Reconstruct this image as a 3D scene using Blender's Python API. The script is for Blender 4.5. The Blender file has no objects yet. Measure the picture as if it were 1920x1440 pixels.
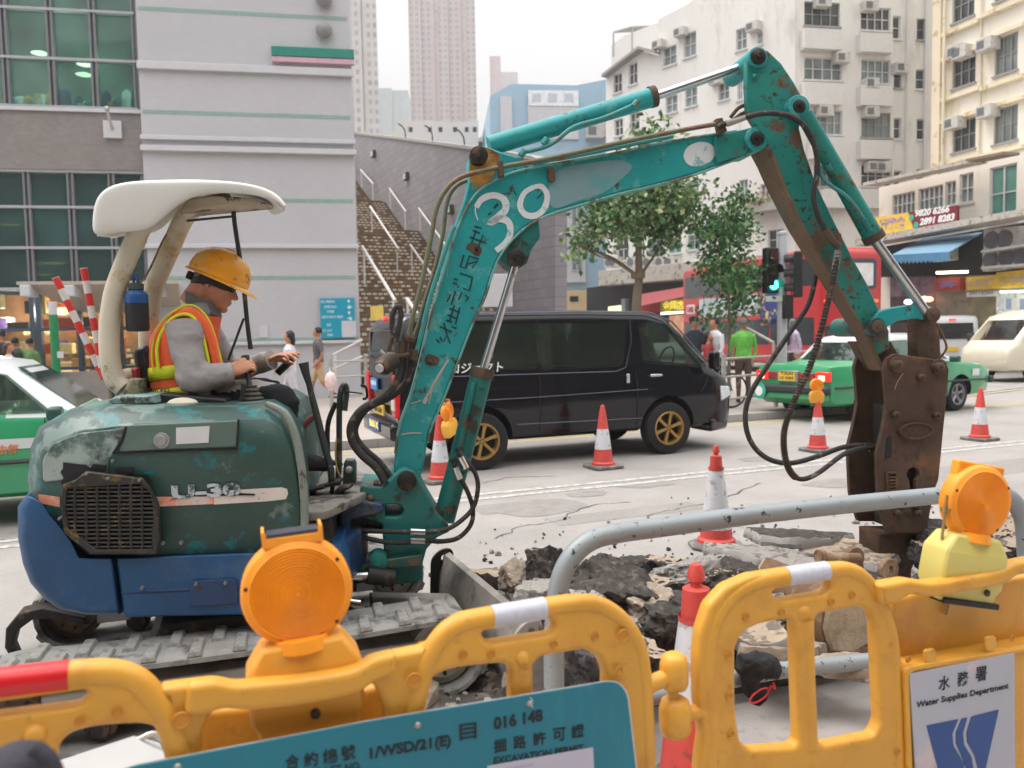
import bpy,bmesh,math,random
from math import sin,cos,tan,atan,atan2,pi,radians,sqrt
from mathutils import Vector,Matrix,noise
random.seed(7)
sc=bpy.context.scene
col=sc.collection
V=Vector
# ---------------------------------------------------------------- camera, sky, sun, exposure
H=1.62;F=1493.0
TH=atan(94.0/F);RO=0.019
fw=V((0,cos(TH),-sin(TH)));U0=V((0,sin(TH),cos(TH)));X0=V((1,0,0))
Rr=cos(RO)*X0-sin(RO)*U0
Uu=sin(RO)*X0+cos(RO)*U0
CP=V((0,0,H))
cd=bpy.data.cameras.new('camera');cam=bpy.data.objects.new('camera',cd);col.objects.link(cam)
cam.matrix_world=Matrix(((Rr.x,Uu.x,-fw.x,CP.x),(Rr.y,Uu.y,-fw.y,CP.y),(Rr.z,Uu.z,-fw.z,CP.z),(0,0,0,1)))
cd.sensor_width=36;cd.lens=F/1920*36;cd.clip_start=0.05;cd.clip_end=3000
cd.dof.use_dof=True;cd.dof.focus_distance=3.9;cd.dof.aperture_fstop=3.2
sc.camera=cam
world=bpy.data.worlds.new('World');sc.world=world;world.use_nodes=True
nt=world.node_tree;nt.nodes.clear()
wo=nt.nodes.new('ShaderNodeOutputWorld');bg=nt.nodes.new('ShaderNodeBackground')
sky=nt.nodes.new('ShaderNodeTexSky');sky.sky_type='NISHITA';sky.sun_disc=False
SUN_EL,SUN_AZ=radians(62),radians(285)
sky.sun_elevation=SUN_EL;sky.sun_rotation=SUN_AZ
hs=nt.nodes.new('ShaderNodeHueSaturation');hs.inputs['Saturation'].default_value=.25
tc=nt.nodes.new('ShaderNodeTexCoord');sp=nt.nodes.new('ShaderNodeSeparateXYZ')
mp=nt.nodes.new('ShaderNodeMath');mp.operation='POWER';mp.inputs[1].default_value=2.6;mp.use_clamp=True
mr=nt.nodes.new('ShaderNodeMapRange');mr.inputs[3].default_value=6.0;mr.inputs[4].default_value=32.0
cm=nt.nodes.new('ShaderNodeCombineColor')
mg=nt.nodes.new('ShaderNodeMath');mg.operation='MULTIPLY';mg.inputs[1].default_value=.985
mb=nt.nodes.new('ShaderNodeMath');mb.operation='MULTIPLY';mb.inputs[1].default_value=.985
mx=nt.nodes.new('ShaderNodeMix');mx.data_type='RGBA';mx.inputs[0].default_value=.88
L=nt.links.new
L(tc.outputs['Generated'],sp.inputs[0]);L(sp.outputs[2],mp.inputs[0]);L(mp.outputs[0],mr.inputs[0])
L(mr.outputs[0],cm.inputs[0]);L(mr.outputs[0],mg.inputs[0]);L(mr.outputs[0],mb.inputs[0]);L(mg.outputs[0],cm.inputs[1]);L(mb.outputs[0],cm.inputs[2])
L(sky.outputs[0],hs.inputs['Color']);L(hs.outputs[0],mx.inputs[6]);L(cm.outputs[0],mx.inputs[7])
L(mx.outputs[2],bg.inputs[0]);bg.inputs[1].default_value=.1
L(bg.outputs[0],wo.inputs[0])
sl=bpy.data.lights.new('sun','SUN');sl.energy=1.5;sl.angle=radians(25);sl.color=(1,.96,.9)
so=bpy.data.objects.new('sun',sl);col.objects.link(so)
sd=V((sin(SUN_AZ)*cos(SUN_EL),cos(SUN_AZ)*cos(SUN_EL),sin(SUN_EL)))
so.rotation_euler=sd.to_track_quat('Z','Y').to_euler();so.location=(0,0,60)
sc.view_settings.view_transform='Standard';sc.view_settings.look='None'
sc.view_settings.exposure=.66;sc.view_settings.gamma=1;sc.view_settings.use_curve_mapping=False
sc.render.engine='CYCLES';sc.cycles.max_bounces=6;sc.cycles.transparent_max_bounces=12
sc.cycles.diffuse_bounces=3;sc.cycles.glossy_bounces=3;sc.cycles.volume_bounces=0;sc.cycles.use_denoising=True
# ---------------------------------------------------------------- geometry helpers
def ray(px,py):
 u=(px-960)/F;v=(720-py)/F
 return fw+u*Rr+v*Uu
def at(px,py,Y):
 d=ray(px,py);return CP+d*(Y/d.y)
def gr(px,py,z=0.0):
 d=ray(px,py);return CP+d*((z-H)/d.z)
class Plane:
 """vertical plane through p with horizontal direction at angle (deg) from +X; a = distance along, z = height, off = away from camera"""
 def __init__(s,p,deg):
  s.p=V((p[0],p[1],0));r=radians(deg);s.r=r
  s.d=V((cos(r),sin(r),0));s.n=V((-sin(r),cos(r),0))
 def hit(s,px,py,off=0):
  d=ray(px,py);p=s.p+s.n*off
  t=(p-CP).dot(s.n)/d.dot(s.n);return CP+d*t
 def az(s,px,py,off=0):
  h=s.hit(px,py,off);return((h-s.p).dot(s.d),h.z)
 def w(s,a,z,off=0):
  return s.p+s.d*a+s.n*off+V((0,0,z))
 def m(s,off=0):
  o=s.p+s.n*off
  return Matrix(((s.d.x,0,-s.n.x,o.x),(s.d.y,0,-s.n.y,o.y),(0,1,0,0),(0,0,0,1)))
def R(deg):return radians(deg)
def dir2(deg):return V((cos(R(deg)),sin(R(deg)),0))
def mat_at(loc,rz=0):return Matrix.Translation(loc)@Matrix.Rotation(rz,4,'Z')
WORLD=set()
def thing(name,label,cat,loc=(0,0,0),rz=0,group=None,world=False):
 o=bpy.data.objects.new(name,None);col.objects.link(o);o.empty_display_size=.2
 o.location=loc;o.rotation_euler=(0,0,rz);o['label']=label;o['category']=cat
 if group:o['group']=group
 if world:WORLD.add(o)
 return o
def tag(o,label,cat,group=None):
 o['label']=label;o['category']=cat
 if group:o['group']=group
 return o
def kids(o):return[c for c in bpy.data.objects if c.parent==o]
def copy_tree(o,parent=None,loc=None,rz=None,label=None,_c=None):
 c=o.copy();col.objects.link(c)
 if parent:c.parent=parent
 if loc is not None:c.location=loc
 if rz is not None:c.rotation_euler=(0,0,rz)
 if label:c['label']=label
 for ch in TREE.get(o.name,[]):copy_tree(ch,c)
 return c
TREE={}
def link(o,parent,world=None):
 col.objects.link(o)
 if parent is not None:
  o.parent=parent;TREE.setdefault(parent.name,[]).append(o)
  if parent in WORLD:o.location=-parent.location
 return o
class MB:
 def __init__(s):s.v=[];s.f=[];s.mi=[];s.k=0;s.x=Matrix.Identity(4)
 def add(s,vs,fs,mi=None):
  b=len(s.v);s.v+=[tuple(s.x@V(v))for v in vs];s.f+=[tuple(b+i for i in f)for f in fs]
  s.mi+=[s.k if mi is None else mi]*len(fs);return s
 def box(s,c,size,m=None,taper=(1,1)):
  x,y,z=size[0]/2,size[1]/2,size[2]/2
  vs=[(a*x*(taper[0]if e>0 else 1),b*y*(taper[1]if e>0 else 1),e*z)for e in(-1,1)for b in(-1,1)for a in(-1,1)]
  vs=[(m@V(v)if m else V(v))+V(c)for v in vs]
  return s.add(vs,[(0,2,3,1),(4,5,7,6),(0,1,5,4),(2,6,7,3),(0,4,6,2),(1,3,7,5)])
 def box2(s,a,b):
  return s.box([(a[i]+b[i])/2 for i in range(3)],[abs(b[i]-a[i])for i in range(3)])
 def loft(s,rings,cap=True,closed=True):
  n=len(rings[0]);vs=[p for r in rings for p in r];fs=[]
  for i in range(len(rings)-1):
   for j in range(n if closed else n-1):
    k=(j+1)%n;fs.append((i*n+j,i*n+k,(i+1)*n+k,(i+1)*n+j))
  if cap and closed:
   fs.append(tuple(range(n-1,-1,-1)));b=(len(rings)-1)*n;fs.append(tuple(b+j for j in range(n)))
  return s.add(vs,fs)
 def tube(s,pts,r,n=10,sub=0,cap=True):
  pts=[V(p)for p in pts]
  if sub:pts=catmull(pts,sub)
  rs=r if isinstance(r,(list,tuple))else[r]*len(pts)
  if len(rs)!=len(pts):
   m0=len(rs)-1;rs=[rs[min(m0,int(i*m0/(len(pts)-1)))]*(1-(i*m0/(len(pts)-1))%1)+rs[min(m0,int(i*m0/(len(pts)-1))+1)]*((i*m0/(len(pts)-1))%1)for i in range(len(pts))]
  rings=[];up=None
  for i,p in enumerate(pts):
   t=(pts[min(i+1,len(pts)-1)]-pts[max(i-1,0)]).normalized()
   if up is None:
    up=V((0,0,1))if abs(t.z)<.9 else V((1,0,0))
   a=t.cross(up).normalized();up=a.cross(t).normalized()
   rings.append([p+(a*cos(2*pi*j/n)+up*sin(2*pi*j/n))*rs[i]for j in range(n)])
  return s.loft(rings,cap)
 def cyl(s,a,b,r,r2=None,n=20):
  return s.tube([a,b],[r,r if r2 is None else r2],n)
 def lathe(s,prof,c=(0,0,0),n=24,axis=None,cap=True):
  """prof = [(r, h)...] along axis (default z)"""
  ax=V(axis or(0,0,1)).normalized();up=V((1,0,0))if abs(ax.z)>.9 else V((0,0,1))
  a=up.cross(ax).normalized();b=ax.cross(a)
  return s.loft([[V(c)+ax*h+(a*cos(2*pi*j/n)+b*sin(2*pi*j/n))*max(r,1e-4)for j in range(n)]for r,h in prof],cap)
 def ell(s,c,rad,n=14,m=7,rot=None):
  rings=[]
  for i in range(m+1):
   t=-pi/2+pi*i/m;q=max(cos(t),.02)
   rings.append([V(c)+(rot@V((rad[0]*q*cos(2*pi*j/n),rad[1]*q*sin(2*pi*j/n),rad[2]*sin(t)))if rot else V((rad[0]*q*cos(2*pi*j/n),rad[1]*q*sin(2*pi*j/n),rad[2]*sin(t))))for j in range(n)])
  return s.loft(rings)
 def mesh(s,me,m=None):
  m=m or Matrix.Identity(4)
  return s.add([m@v.co for v in me.vertices],[tuple(p.vertices)for p in me.polygons])
 def me(s,name,mats):
  me=bpy.data.meshes.new(name);me.from_pydata(s.v,[],s.f)
  for m in(mats if isinstance(mats,(list,tuple))else[mats]):me.materials.append(m)
  me.polygons.foreach_set('material_index',s.mi)
  return me
 def build(s,name,mats,parent=None,sm=35,bev=0,sub=0,fix=True,seg=2):
  me=s.me(name,mats)
  if fix:
   bm=bmesh.new();bm.from_mesh(me);bmesh.ops.recalc_face_normals(bm,faces=bm.faces);bm.to_mesh(me);bm.free()
  if sm:
   me.polygons.foreach_set('use_smooth',[True]*len(me.polygons));me.set_sharp_from_angle(angle=R(sm))
  o=bpy.data.objects.new(name,me)
  if bev:
   b=o.modifiers.new('bevel','BEVEL');b.width=bev;b.segments=seg;b.limit_method='ANGLE';b.angle_limit=R(40)
   b.harden_normals=False
  if sub:
   b=o.modifiers.new('sub','SUBSURF');b.levels=sub;b.render_levels=sub
  link(o,parent);return o
def catmull(p,k,closed=False):
 p=[V(q)for q in p];n=len(p);out=[]
 for i in range(n if closed else n-1):
  if closed:a,b,c,d=p[(i-1)%n],p[i],p[(i+1)%n],p[(i+2)%n]
  else:a,b,c,d=p[max(i-1,0)],p[i],p[i+1],p[min(i+2,n-1)]
  for j in range(k):
   t=j/k
   out.append(.5*((2*b)+(c-a)*t+(2*a-5*b+4*c-d)*t*t+(-a+3*b-3*c+d)*t**3))
 if not closed:out.append(p[-1])
 return out
def fillet(pts,r,n=5):
 """round every corner of a closed 2D loop; r scalar"""
 out=[];m=len(pts)
 for i in range(m):
  a,b,c=V(pts[i-1][:2]),V(pts[i][:2]),V(pts[(i+1)%m][:2])
  e1=a-b;e2=c-b;l=min(r,e1.length*.45,e2.length*.45)
  if l<1e-5:out.append(tuple(b));continue
  p=b+e1.normalized()*l;q=b+e2.normalized()*l
  for j in range(n+1):
   t=j/n;out.append(tuple((1-t)**2*p+2*t*(1-t)*b+t*t*q))
 return out
_dg=None
def curve_mesh(loops,thick,bev=0.0,res=2):
 cu=bpy.data.curves.new('c','CURVE');cu.dimensions='2D';cu.fill_mode='BOTH'
 for lp in loops:
  s=cu.splines.new('POLY');s.points.add(len(lp)-1)
  for i,p in enumerate(lp):s.points[i].co=(p[0],p[1],0,1)
  s.use_cyclic_u=True
 bev=min(bev,thick*.49)
 cu.extrude=thick/2-bev;cu.bevel_depth=bev;cu.bevel_resolution=res
 if bev:cu.offset=-bev
 return cmesh(cu)
def cmesh(cu):
 ob=bpy.data.objects.new('c',cu);col.objects.link(ob)
 me=bpy.data.meshes.new_from_object(ob.evaluated_get(bpy.context.evaluated_depsgraph_get()))
 bpy.data.objects.remove(ob);bpy.data.curves.remove(cu);return me
def plate(mb,pl,loops,off,thick,bev=0.0,res=2,px=True,fil=0):
 """loops traced in photo pixels (front face at off), turned into metres on plane pl, given real thickness"""
 L2=[]
 for lp in loops:
  q=[pl.az(x,y,off)for x,y in lp]if px else lp
  if fil:q=fillet(q,fil)
  L2.append(q)
 me=curve_mesh(L2,thick,bev,res)
 mb.mesh(me,pl.m(off+thick/2));bpy.data.meshes.remove(me);return mb
def text_mesh(s,size=1,ext=.001,bold=0,shear=0,align='LEFT',w=None,h=None):
 cu=bpy.data.curves.new('t','FONT');cu.body=s;cu.size=size;cu.extrude=ext;cu.offset=bold;cu.shear=shear;cu.align_x=align
 cu.resolution_u=4
 me=cmesh(cu)
 xs=[v.co.x for v in me.vertices];ys=[v.co.y for v in me.vertices]
 if xs and(w or h):
  x0,x1,y0,y1=min(xs),max(xs),min(ys),max(ys)
  sx=w/(x1-x0)if w else None;sy=h/(y1-y0)if h else None
  sx=sx or sy;sy=sy or sx
  for v in me.vertices:v.co.x=(v.co.x-x0)*sx;v.co.y=(v.co.y-y0)*sy
 return me
def text_on(pl,off,s,px0,px1,py0,h=None,hpx=None,bold=0,shear=0,mb=None):
 """text from pixel px0 (baseline left) to px1 on plane"""
 mb=mb or MB();a0,z0=pl.az(px0,py0,off);
 a1=a0+(pl.az(px1,py0,off)[0]-a0)
 z1=pl.az(px0,py0-hpx,off)[1]
 me=text_mesh(s,1,.0008,bold,shear,w=a1-a0,h=(z1-z0))
 mb.mesh(me,pl.m(off)@Matrix.Translation((a0,z0,0)));return mb
 # ---------------------------------------------------------------- materials
def lin(c):
 def f(x):
  x/=255.0
  return x/12.92 if x<=.04045 else((x+.055)/1.055)**2.4
 return(f(c[0]),f(c[1]),f(c[2]),1)
MATS={}
def M(name,c,rough=.55,metal=0,var=.12,scale=5,wear=None,amt=.5,wscale=9,wear2=None,amt2=.6,w2scale=22,bump=.0,bscale=60,coat=0,emit=0,spec=.5,alpha=None,sharp=.06,trans=0,stretch=(1,1,1),sss=0):
 """procedural paint: base colour with soft variation, up to two layers of wear with crisp edges, fine bump"""
 if name in MATS:return MATS[name]
 m=bpy.data.materials.new(name);m.use_nodes=True;t=m.node_tree;N=t.nodes;lk=t.links.new
 b=N['Principled BSDF'];b.inputs['Roughness'].default_value=rough;b.inputs['Metallic'].default_value=metal
 b.inputs['Coat Weight'].default_value=coat;b.inputs['Specular IOR Level'].default_value=spec
 tcn=N.new('ShaderNodeTexCoord');mpn=N.new('ShaderNodeMapping');mpn.inputs['Scale'].default_value=stretch
 lk(tcn.outputs['Object'],mpn.inputs[0])
 def nz(sc_,det=4,r=.55):
  n=N.new('ShaderNodeTexNoise');n.inputs['Scale'].default_value=sc_;n.inputs['Detail'].default_value=det;n.inputs['Roughness'].default_value=r
  lk(mpn.outputs[0],n.inputs['Vector']);return n
 def mixc(fac,a,bcol):
  x=N.new('ShaderNodeMix');x.data_type='RGBA'
  if isinstance(fac,float):x.inputs[0].default_value=fac
  else:lk(fac,x.inputs[0])
  for i,q in((6,a),(7,bcol)):
   if isinstance(q,tuple):x.inputs[i].default_value=q
   else:lk(q,x.inputs[i])
  return x.outputs[2]
 base=lin(c);cc=base
 if var:
  n=nz(scale);lo=tuple(v*(1-var)for v in base[:3])+(1,);hi=tuple(min(1,v*(1+var))for v in base[:3])+(1,)
  mrn=N.new('ShaderNodeMapRange');mrn.inputs[1].default_value=.3;mrn.inputs[2].default_value=.7;lk(n.outputs[0],mrn.inputs[0])
  cc=mixc(mrn.outputs[0],lo,hi)
 for wc,am,ws in((wear,amt,wscale),(wear2,amt2,w2scale)):
  if wc:
   am=.5+(am-.5)*.6;n=nz(ws,8,.68);r=N.new('ShaderNodeMapRange');r.inputs[1].default_value=am;r.inputs[2].default_value=am+sharp;lk(n.outputs[0],r.inputs[0])
   cc=mixc(r.outputs[0],cc,lin(wc))
 if isinstance(cc,tuple):b.inputs['Base Color'].default_value=cc
 else:lk(cc,b.inputs['Base Color'])
 if bump:
  n=nz(bscale,6,.6);bn=N.new('ShaderNodeBump');bn.inputs['Strength'].default_value=bump;bn.inputs['Distance'].default_value=.01
  lk(n.outputs[0],bn.inputs['Height']);lk(bn.outputs[0],b.inputs['Normal'])
 if emit:
  b.inputs['Emission Color'].default_value=lin(c);b.inputs['Emission Strength'].default_value=emit
 if trans:b.inputs['Transmission Weight'].default_value=trans
 if sss:b.inputs['Subsurface Weight'].default_value=sss;b.inputs['Subsurface Radius'].default_value=(.02,.012,.005)
 if alpha is not None:b.inputs['Alpha'].default_value=alpha
 MATS[name]=m;return m
def glass(name,tint,amount=.5,rough=.05):
 """thin pane: tinted see-through mixed with a mirror-like reflection"""
 if name in MATS:return MATS[name]
 m=bpy.data.materials.new(name);m.use_nodes=True;t=m.node_tree;N=t.nodes;N.clear();lk=t.links.new
 o=N.new('ShaderNodeOutputMaterial');tr=N.new('ShaderNodeBsdfTransparent');gl=N.new('ShaderNodeBsdfGlossy');mxs=N.new('ShaderNodeMixShader')
 lw=N.new('ShaderNodeLayerWeight');lw.inputs[0].default_value=.5;fr=N.new('ShaderNodeMath');fr.operation='POWER';fr.inputs[1].default_value=3.5;lk(lw.outputs['Facing'],fr.inputs[0]);tr.inputs[0].default_value=lin(tint);gl.inputs['Roughness'].default_value=rough
 df=N.new('ShaderNodeBsdfDiffuse');df.inputs[0].default_value=tuple(v*.5 for v in lin(tint)[:3])+(1,)
 m2=N.new('ShaderNodeMixShader');m2.inputs[0].default_value=amount
 lk(tr.outputs[0],m2.inputs[1]);lk(df.outputs[0],m2.inputs[2])
 ad=N.new('ShaderNodeMath');ad.operation='MULTIPLY_ADD';ad.inputs[1].default_value=.9;ad.inputs[2].default_value=.05;ad.use_clamp=True
 lk(fr.outputs[0],ad.inputs[0]);lk(ad.outputs[0],mxs.inputs[0]);lk(m2.outputs[0],mxs.inputs[1]);lk(gl.outputs[0],mxs.inputs[2]);lk(mxs.outputs[0],o.inputs[0])
 MATS[name]=m;return m
 # ================================================================ THE SETTING
def struct(o):o['kind']='structure';return o
def stuff(o):o['kind']='stuff';return o
E1=dir2(22);E2=dir2(112)
def W(s,t,z=0):return E1*s+E2*t+V((0,0,z))
def tile_mat(name,c,mortar,w,h,deg,rough=.55,var=.06,off=.5,ms=.02,bump=.3,wear=None,amt=.6,vs=2,c2=.86):
 m=M(name,c,rough,var=var,scale=vs,wear=wear,amt=amt,wscale=1.2,sharp=.2)
 t=m.node_tree;N=t.nodes;lk=t.links.new;b=N['Principled BSDF']
 tcn=N.new('ShaderNodeTexCoord');s=N.new('ShaderNodeSeparateXYZ');lk(tcn.outputs['Object'],s.inputs[0])
 d=dir2(deg)
 a=N.new('ShaderNodeMath');a.operation='MULTIPLY';a.inputs[1].default_value=d.x;lk(s.outputs[0],a.inputs[0])
 a2=N.new('ShaderNodeMath');a2.operation='MULTIPLY_ADD';a2.inputs[1].default_value=d.y;lk(s.outputs[1],a2.inputs[0]);lk(a.outputs[0],a2.inputs[2])
 cb=N.new('ShaderNodeCombineXYZ');lk(a2.outputs[0],cb.inputs[0]);lk(s.outputs[2],cb.inputs[1])
 br=N.new('ShaderNodeTexBrick');lk(cb.outputs[0],br.inputs['Vector']);br.inputs['Scale'].default_value=1;br.inputs['Brick Width'].default_value=w;br.inputs['Row Height'].default_value=h
 br.inputs['Mortar Size'].default_value=ms*h;br.offset=off;br.inputs['Color2'].default_value=(c2,c2,c2,1);br.inputs['Color1'].default_value=(1,1,1,1)
 br.inputs['Mortar'].default_value=(mortar,mortar,mortar,1)
 old=b.inputs['Base Color'].links[0].from_socket
 mx_=N.new('ShaderNodeMix');mx_.data_type='RGBA';mx_.blend_type='MULTIPLY';mx_.inputs[0].default_value=1
 lk(old,mx_.inputs[6]);lk(br.outputs['Color'],mx_.inputs[7]);lk(mx_.outputs[2],b.inputs['Base Color'])
 bn=N.new('ShaderNodeBump');bn.inputs['Strength'].default_value=bump;bn.inputs['Distance'].default_value=.01;bn.invert=True
 lk(br.outputs['Fac'],bn.inputs['Height']);lk(bn.outputs[0],b.inputs['Normal'])
 return m
m_road=M('asphalt_dusty',(152,147,143),.92,var=.09,scale=.9,wear=(130,126,122),amt=.47,wscale=.6,sharp=.3,wear2=(176,171,166),amt2=.52,w2scale=85,bump=.6,bscale=110)
m_pave=M('pavement_grey',(165,155,147),.9,var=.08,scale=2,wear=(145,138,132),amt=.55,wscale=3,sharp=.2,bump=.25,bscale=90)
m_concrete=M('concrete',(165,162,157),.9,var=.1,scale=3,wear=(140,136,130),amt=.55,wscale=6,sharp=.2,bump=.3,bscale=60)
m_white=M('white_line',(186,184,182),.8,var=.05,wear=(152,148,144),amt=.47,wscale=14)
m_yellowline=M('yellow_line',(196,176,110),.8,var=.08,wear=(160,152,140),amt=.55,wscale=14)
def sheet(name,pts,z,m,thick=0):
 mb=MB()
 if thick:mb.loft([[V((p[0],p[1],z-thick))for p in pts],[V((p[0],p[1],z))for p in pts]])
 else:mb.add([(p[0],p[1],z)for p in pts],[tuple(range(len(pts)))])
 return struct(mb.build(name,m,None,sm=0))
sheet('ground',[(-900,-60),(900,-60),(900,1500),(-900,1500)],-.012,m_road)
sheet('road',[W(-60,2.75),W(80,2.75),W(80,13),W(60,60),W(12,60),W(-60,11.5)],-.006,m_road)
far_pave=[W(-45,11.5),W(11.6,11.5),V((9.2,16.6,0)),V((9.6,22,0)),V((6.6,37,0)),V((-5,60,0)),V((-45,60,0))]
sheet('pavement',far_pave,.12,m_pave,.15)
mb=MB()
kp=[W(-45,11.5),W(11.6,11.5),V((9.2,16.6,0)),V((9.6,22,0)),V((6.6,37,0))]
for i in range(len(kp)-1):
 a,b=kp[i],kp[i+1];d=(b-a).normalized();n=V((d.y,-d.x,0));L_=(b-a).length
 k=max(1,int(L_/1.0))
 for j in range(k):
  c0=a+d*(L_*j/k+.006);c1=a+d*(L_*(j+1)/k-.006)
  mb.loft([[c0+n*.02,c0+n*.02+V((0,0,.126)),c0-n*.14+V((0,0,.126)),c0-n*.14],[c1+n*.02,c1+n*.02+V((0,0,.126)),c1-n*.14+V((0,0,.126)),c1-n*.14]])
struct(mb.build('kerb',m_concrete,None,sm=0))
sheet('footpath',[W(-20,-6),W(30,-6),W(30,2.72),W(-20,2.72)],.02,M('footpath_concrete',(170,164,160),.9,var=.08,scale=4,wear=(140,134,128),amt=.58,wscale=7,sharp=.15,bump=.5,bscale=40),.05)
m_brickpave=M('brick_paver',(150,128,120),.9,var=.15,scale=9,bump=.3)
PAV=bpy.data.objects['footpath']
m0=None
for i in range(9):
 for j in range(4):
  mb=MB();c=W(1.15+i*.205+(j%2)*.1,1.62+j*.105,.031)
  if m0 is None:
   mb.box((0,0,0),(.195,.095,.024),Matrix.Rotation(R(22),3,'Z'));o=mb.build('brick',m_brickpave,PAV,sm=0);m0=o
  else:o=m0.copy();link(o,PAV)
  o.location=c
tl=gr(1000,921).dot(E2)
for k,tt in enumerate((tl-.09,tl+.12)):
 mb=MB();w_=.045
 mb.add([W(-40,tt-w_,-.002),W(60,tt-w_,-.002),W(60,tt+w_,-.002),W(-40,tt+w_,-.002)],[(0,1,2,3)])
 struct(mb.build('lane_line',m_white,None,sm=0))
for tt in(11.05,11.25):
 mb=MB();mb.add([W(-40,tt-.04,-.002),W(16,tt-.04,-.002),W(16,tt+.04,-.002),W(-40,tt+.04,-.002)],[(0,1,2,3)])
 struct(mb.build('kerb_line',m_yellowline,None,sm=0))
p0,p1=gr(1640,765),gr(1990,722)
for k in(0,.35):
 mb=MB();mb.add([p0+V((0,k,.010)),p1+V((0,k,.010)),p1+V((0,k+.12,.010)),p0+V((0,k+.12,.010))],[(0,1,2,3)])
 struct(mb.build('road_line',m_yellowline if k==0 else m_white,None,sm=0))
 # ---------------------------------------------------------------- windows
m_frame=M('window_frame_grey',(150,148,146),.5,var=.05)
m_wframe=M('window_frame_white',(205,205,205),.5,var=.05)
m_dkglass=M('dark_window_glass',(62,68,68),.15,var=.5,scale=.7,spec=.6)
m_mdglass=M('pale_window_glass',(120,132,132),.15,var=.4,scale=.7,spec=.6)
m_grglass=M('green_window_glass',(95,145,132),.15,var=.3,scale=.7,spec=.6)
m_curtain=M('curtain_fabric',(150,140,128),.9,var=.3,scale=8,stretch=(1,1,.1))
m_ac=M('air_conditioner_white',(196,194,188),.6,var=.06,wear=(150,140,125),amt=.6)
m_black=M('black_plastic',(22,22,24),.55,var=.2)
def rect_az(pl,x0,y0,x1,y1,off=0):
 ym,xm=(y0+y1)/2,(x0+x1)/2
 a=sorted((pl.az(x0,ym,off)[0],pl.az(x1,ym,off)[0]));z=sorted((pl.az(xm,y0,off)[1],pl.az(xm,y1,off)[1]))
 return a[0],z[0],a[1],z[1]
def pbox(mb,pl,a0,z0,a1,z1,o0,o1):
 c=pl.w((a0+a1)/2,(z0+z1)/2,(o0+o1)/2)
 return mb.box(c,(abs(a1-a0),abs(o1-o0),abs(z1-z0)),Matrix.Rotation(pl.r,3,'Z'))
def window(pl,r,parent,nx=2,ny=1,rec=.1,mp=None,mf=None,fr=.05,sill=True,name='window',transom=0):
 a0,z0,a1,z1=r;mb=MB();e=.003
 for q in((a0+e,z0+e,a0+fr,z1-e),(a1-fr,z0+e,a1-e,z1-e)):pbox(mb,pl,*q,rec-.03,rec+.04)
 for q in((a0+fr+e,z0+e,a1-fr-e,z0+fr),(a0+fr+e,z1-fr,a1-fr-e,z1-e)):pbox(mb,pl,*q,rec-.03,rec+.04)
 for i in range(1,nx):
  x=a0+(a1-a0)*i/nx;pbox(mb,pl,x-fr*.5,z0+fr+e,x+fr*.5,z1-fr-e,rec-.02,rec+.03)
 for i in range(1,ny):
  z=z0+(z1-z0)*i/ny;pbox(mb,pl,a0+fr+e,z-fr*.4,a1-fr-e,z+fr*.4,rec-.015,rec+.025)
 if sill:pbox(mb,pl,a0-.06,z0-.09,a1+.06,z0-.004,-.09,rec)
 w=mb.build(name,mf or m_frame,parent,sm=0)
 mb=MB();pbox(mb,pl,a0+.01,z0+.01,a1-.01,z1-.01,rec+.045,rec+.055);mb.build('pane',mp or m_dkglass,w,sm=0)
 return w
def ac(pl,x,y,parent,w=.62,h=.42,off=0,dep=.45,outdoor=False):
 a,z=pl.az(x,y,off);mb=MB();pbox(mb,pl,a-w/2,z-h/2,a+w/2,z+h/2,off-dep,off)
 o=mb.build('air_conditioner',m_ac,parent,sm=0,bev=.015)
 mb=MB()
 if outdoor:mb.lathe([(h*.4,0),(h*.4,.02)],pl.w(a-w*.1,z,off-dep-.02),14,pl.n)
 else:
  pbox(mb,pl,a-w*.42,z-h*.32,a+w*.05,z+h*.32,off-dep-.012,off-dep+.005)
 mb.build('grille',M('grille_grey',(105,108,110),.6),o,sm=0)
def facade(pl,outline,wins,m,parent,depth=6,thick=.3,px=True):
 """wall with real window openings and the building's mass behind; wins = rects in metres"""
 L0=[pl.az(x,y)for x,y in outline]if px else outline
 lo=[L0]+[[(a0,z0),(a1,z0),(a1,z1),(a0,z1)]for a0,z0,a1,z1 in wins]
 mb=MB();me=curve_mesh(lo,thick);mb.mesh(me,pl.m(thick/2));
 me=curve_mesh([L0],depth);mb.mesh(me,pl.m(thick+.01+depth/2))
 return mb.build('wall',m,parent,sm=0)
 # ---------------------------------------------------------------- tiled community building on the left
PB=Plane(at(676,700,19.8),10.5)
m_tile=tile_mat('pale_grey_tile',(187,186,190),.84,.12,.06,10.5,var=.03,vs=.5,c2=.965)
m_dtile=tile_mat('brown_grey_tile',(136,130,127),.82,.12,.06,10.5,var=.05)
m_band=M('white_render',(196,196,200),.7,var=.04)
m_green=M('mosaic_green',(140,172,160),.6,var=.12,scale=12)
B1=thing('building','grey tiled building with green stripes and large glass grid behind the digger canopy','building',PB.w(-6,0,2),world=True)
aL=PB.az(268,300)[0];aR=0.0;ZT=16
mb=MB();pbox(mb,PB,aL,0.1,aR,ZT,0,9);wall1=mb.build('wall',m_tile,B1,sm=0)
for y0,y1,p in((117,131,.10),(252,260,.10),(271,281,.13),(458,466,.1),(641,647,.08)):
 z1=PB.az(470,y0+7*(1 if y0<300 else 0))[1];z0=PB.az(470,y1+7*(1 if y0<300 else 0))[1]
 mb=MB();pbox(mb,PB,aL-.02,z0,aR+p*.5,z1,-p,-.002);mb.build('cornice',m_band,B1,sm=0,bev=.012)
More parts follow.
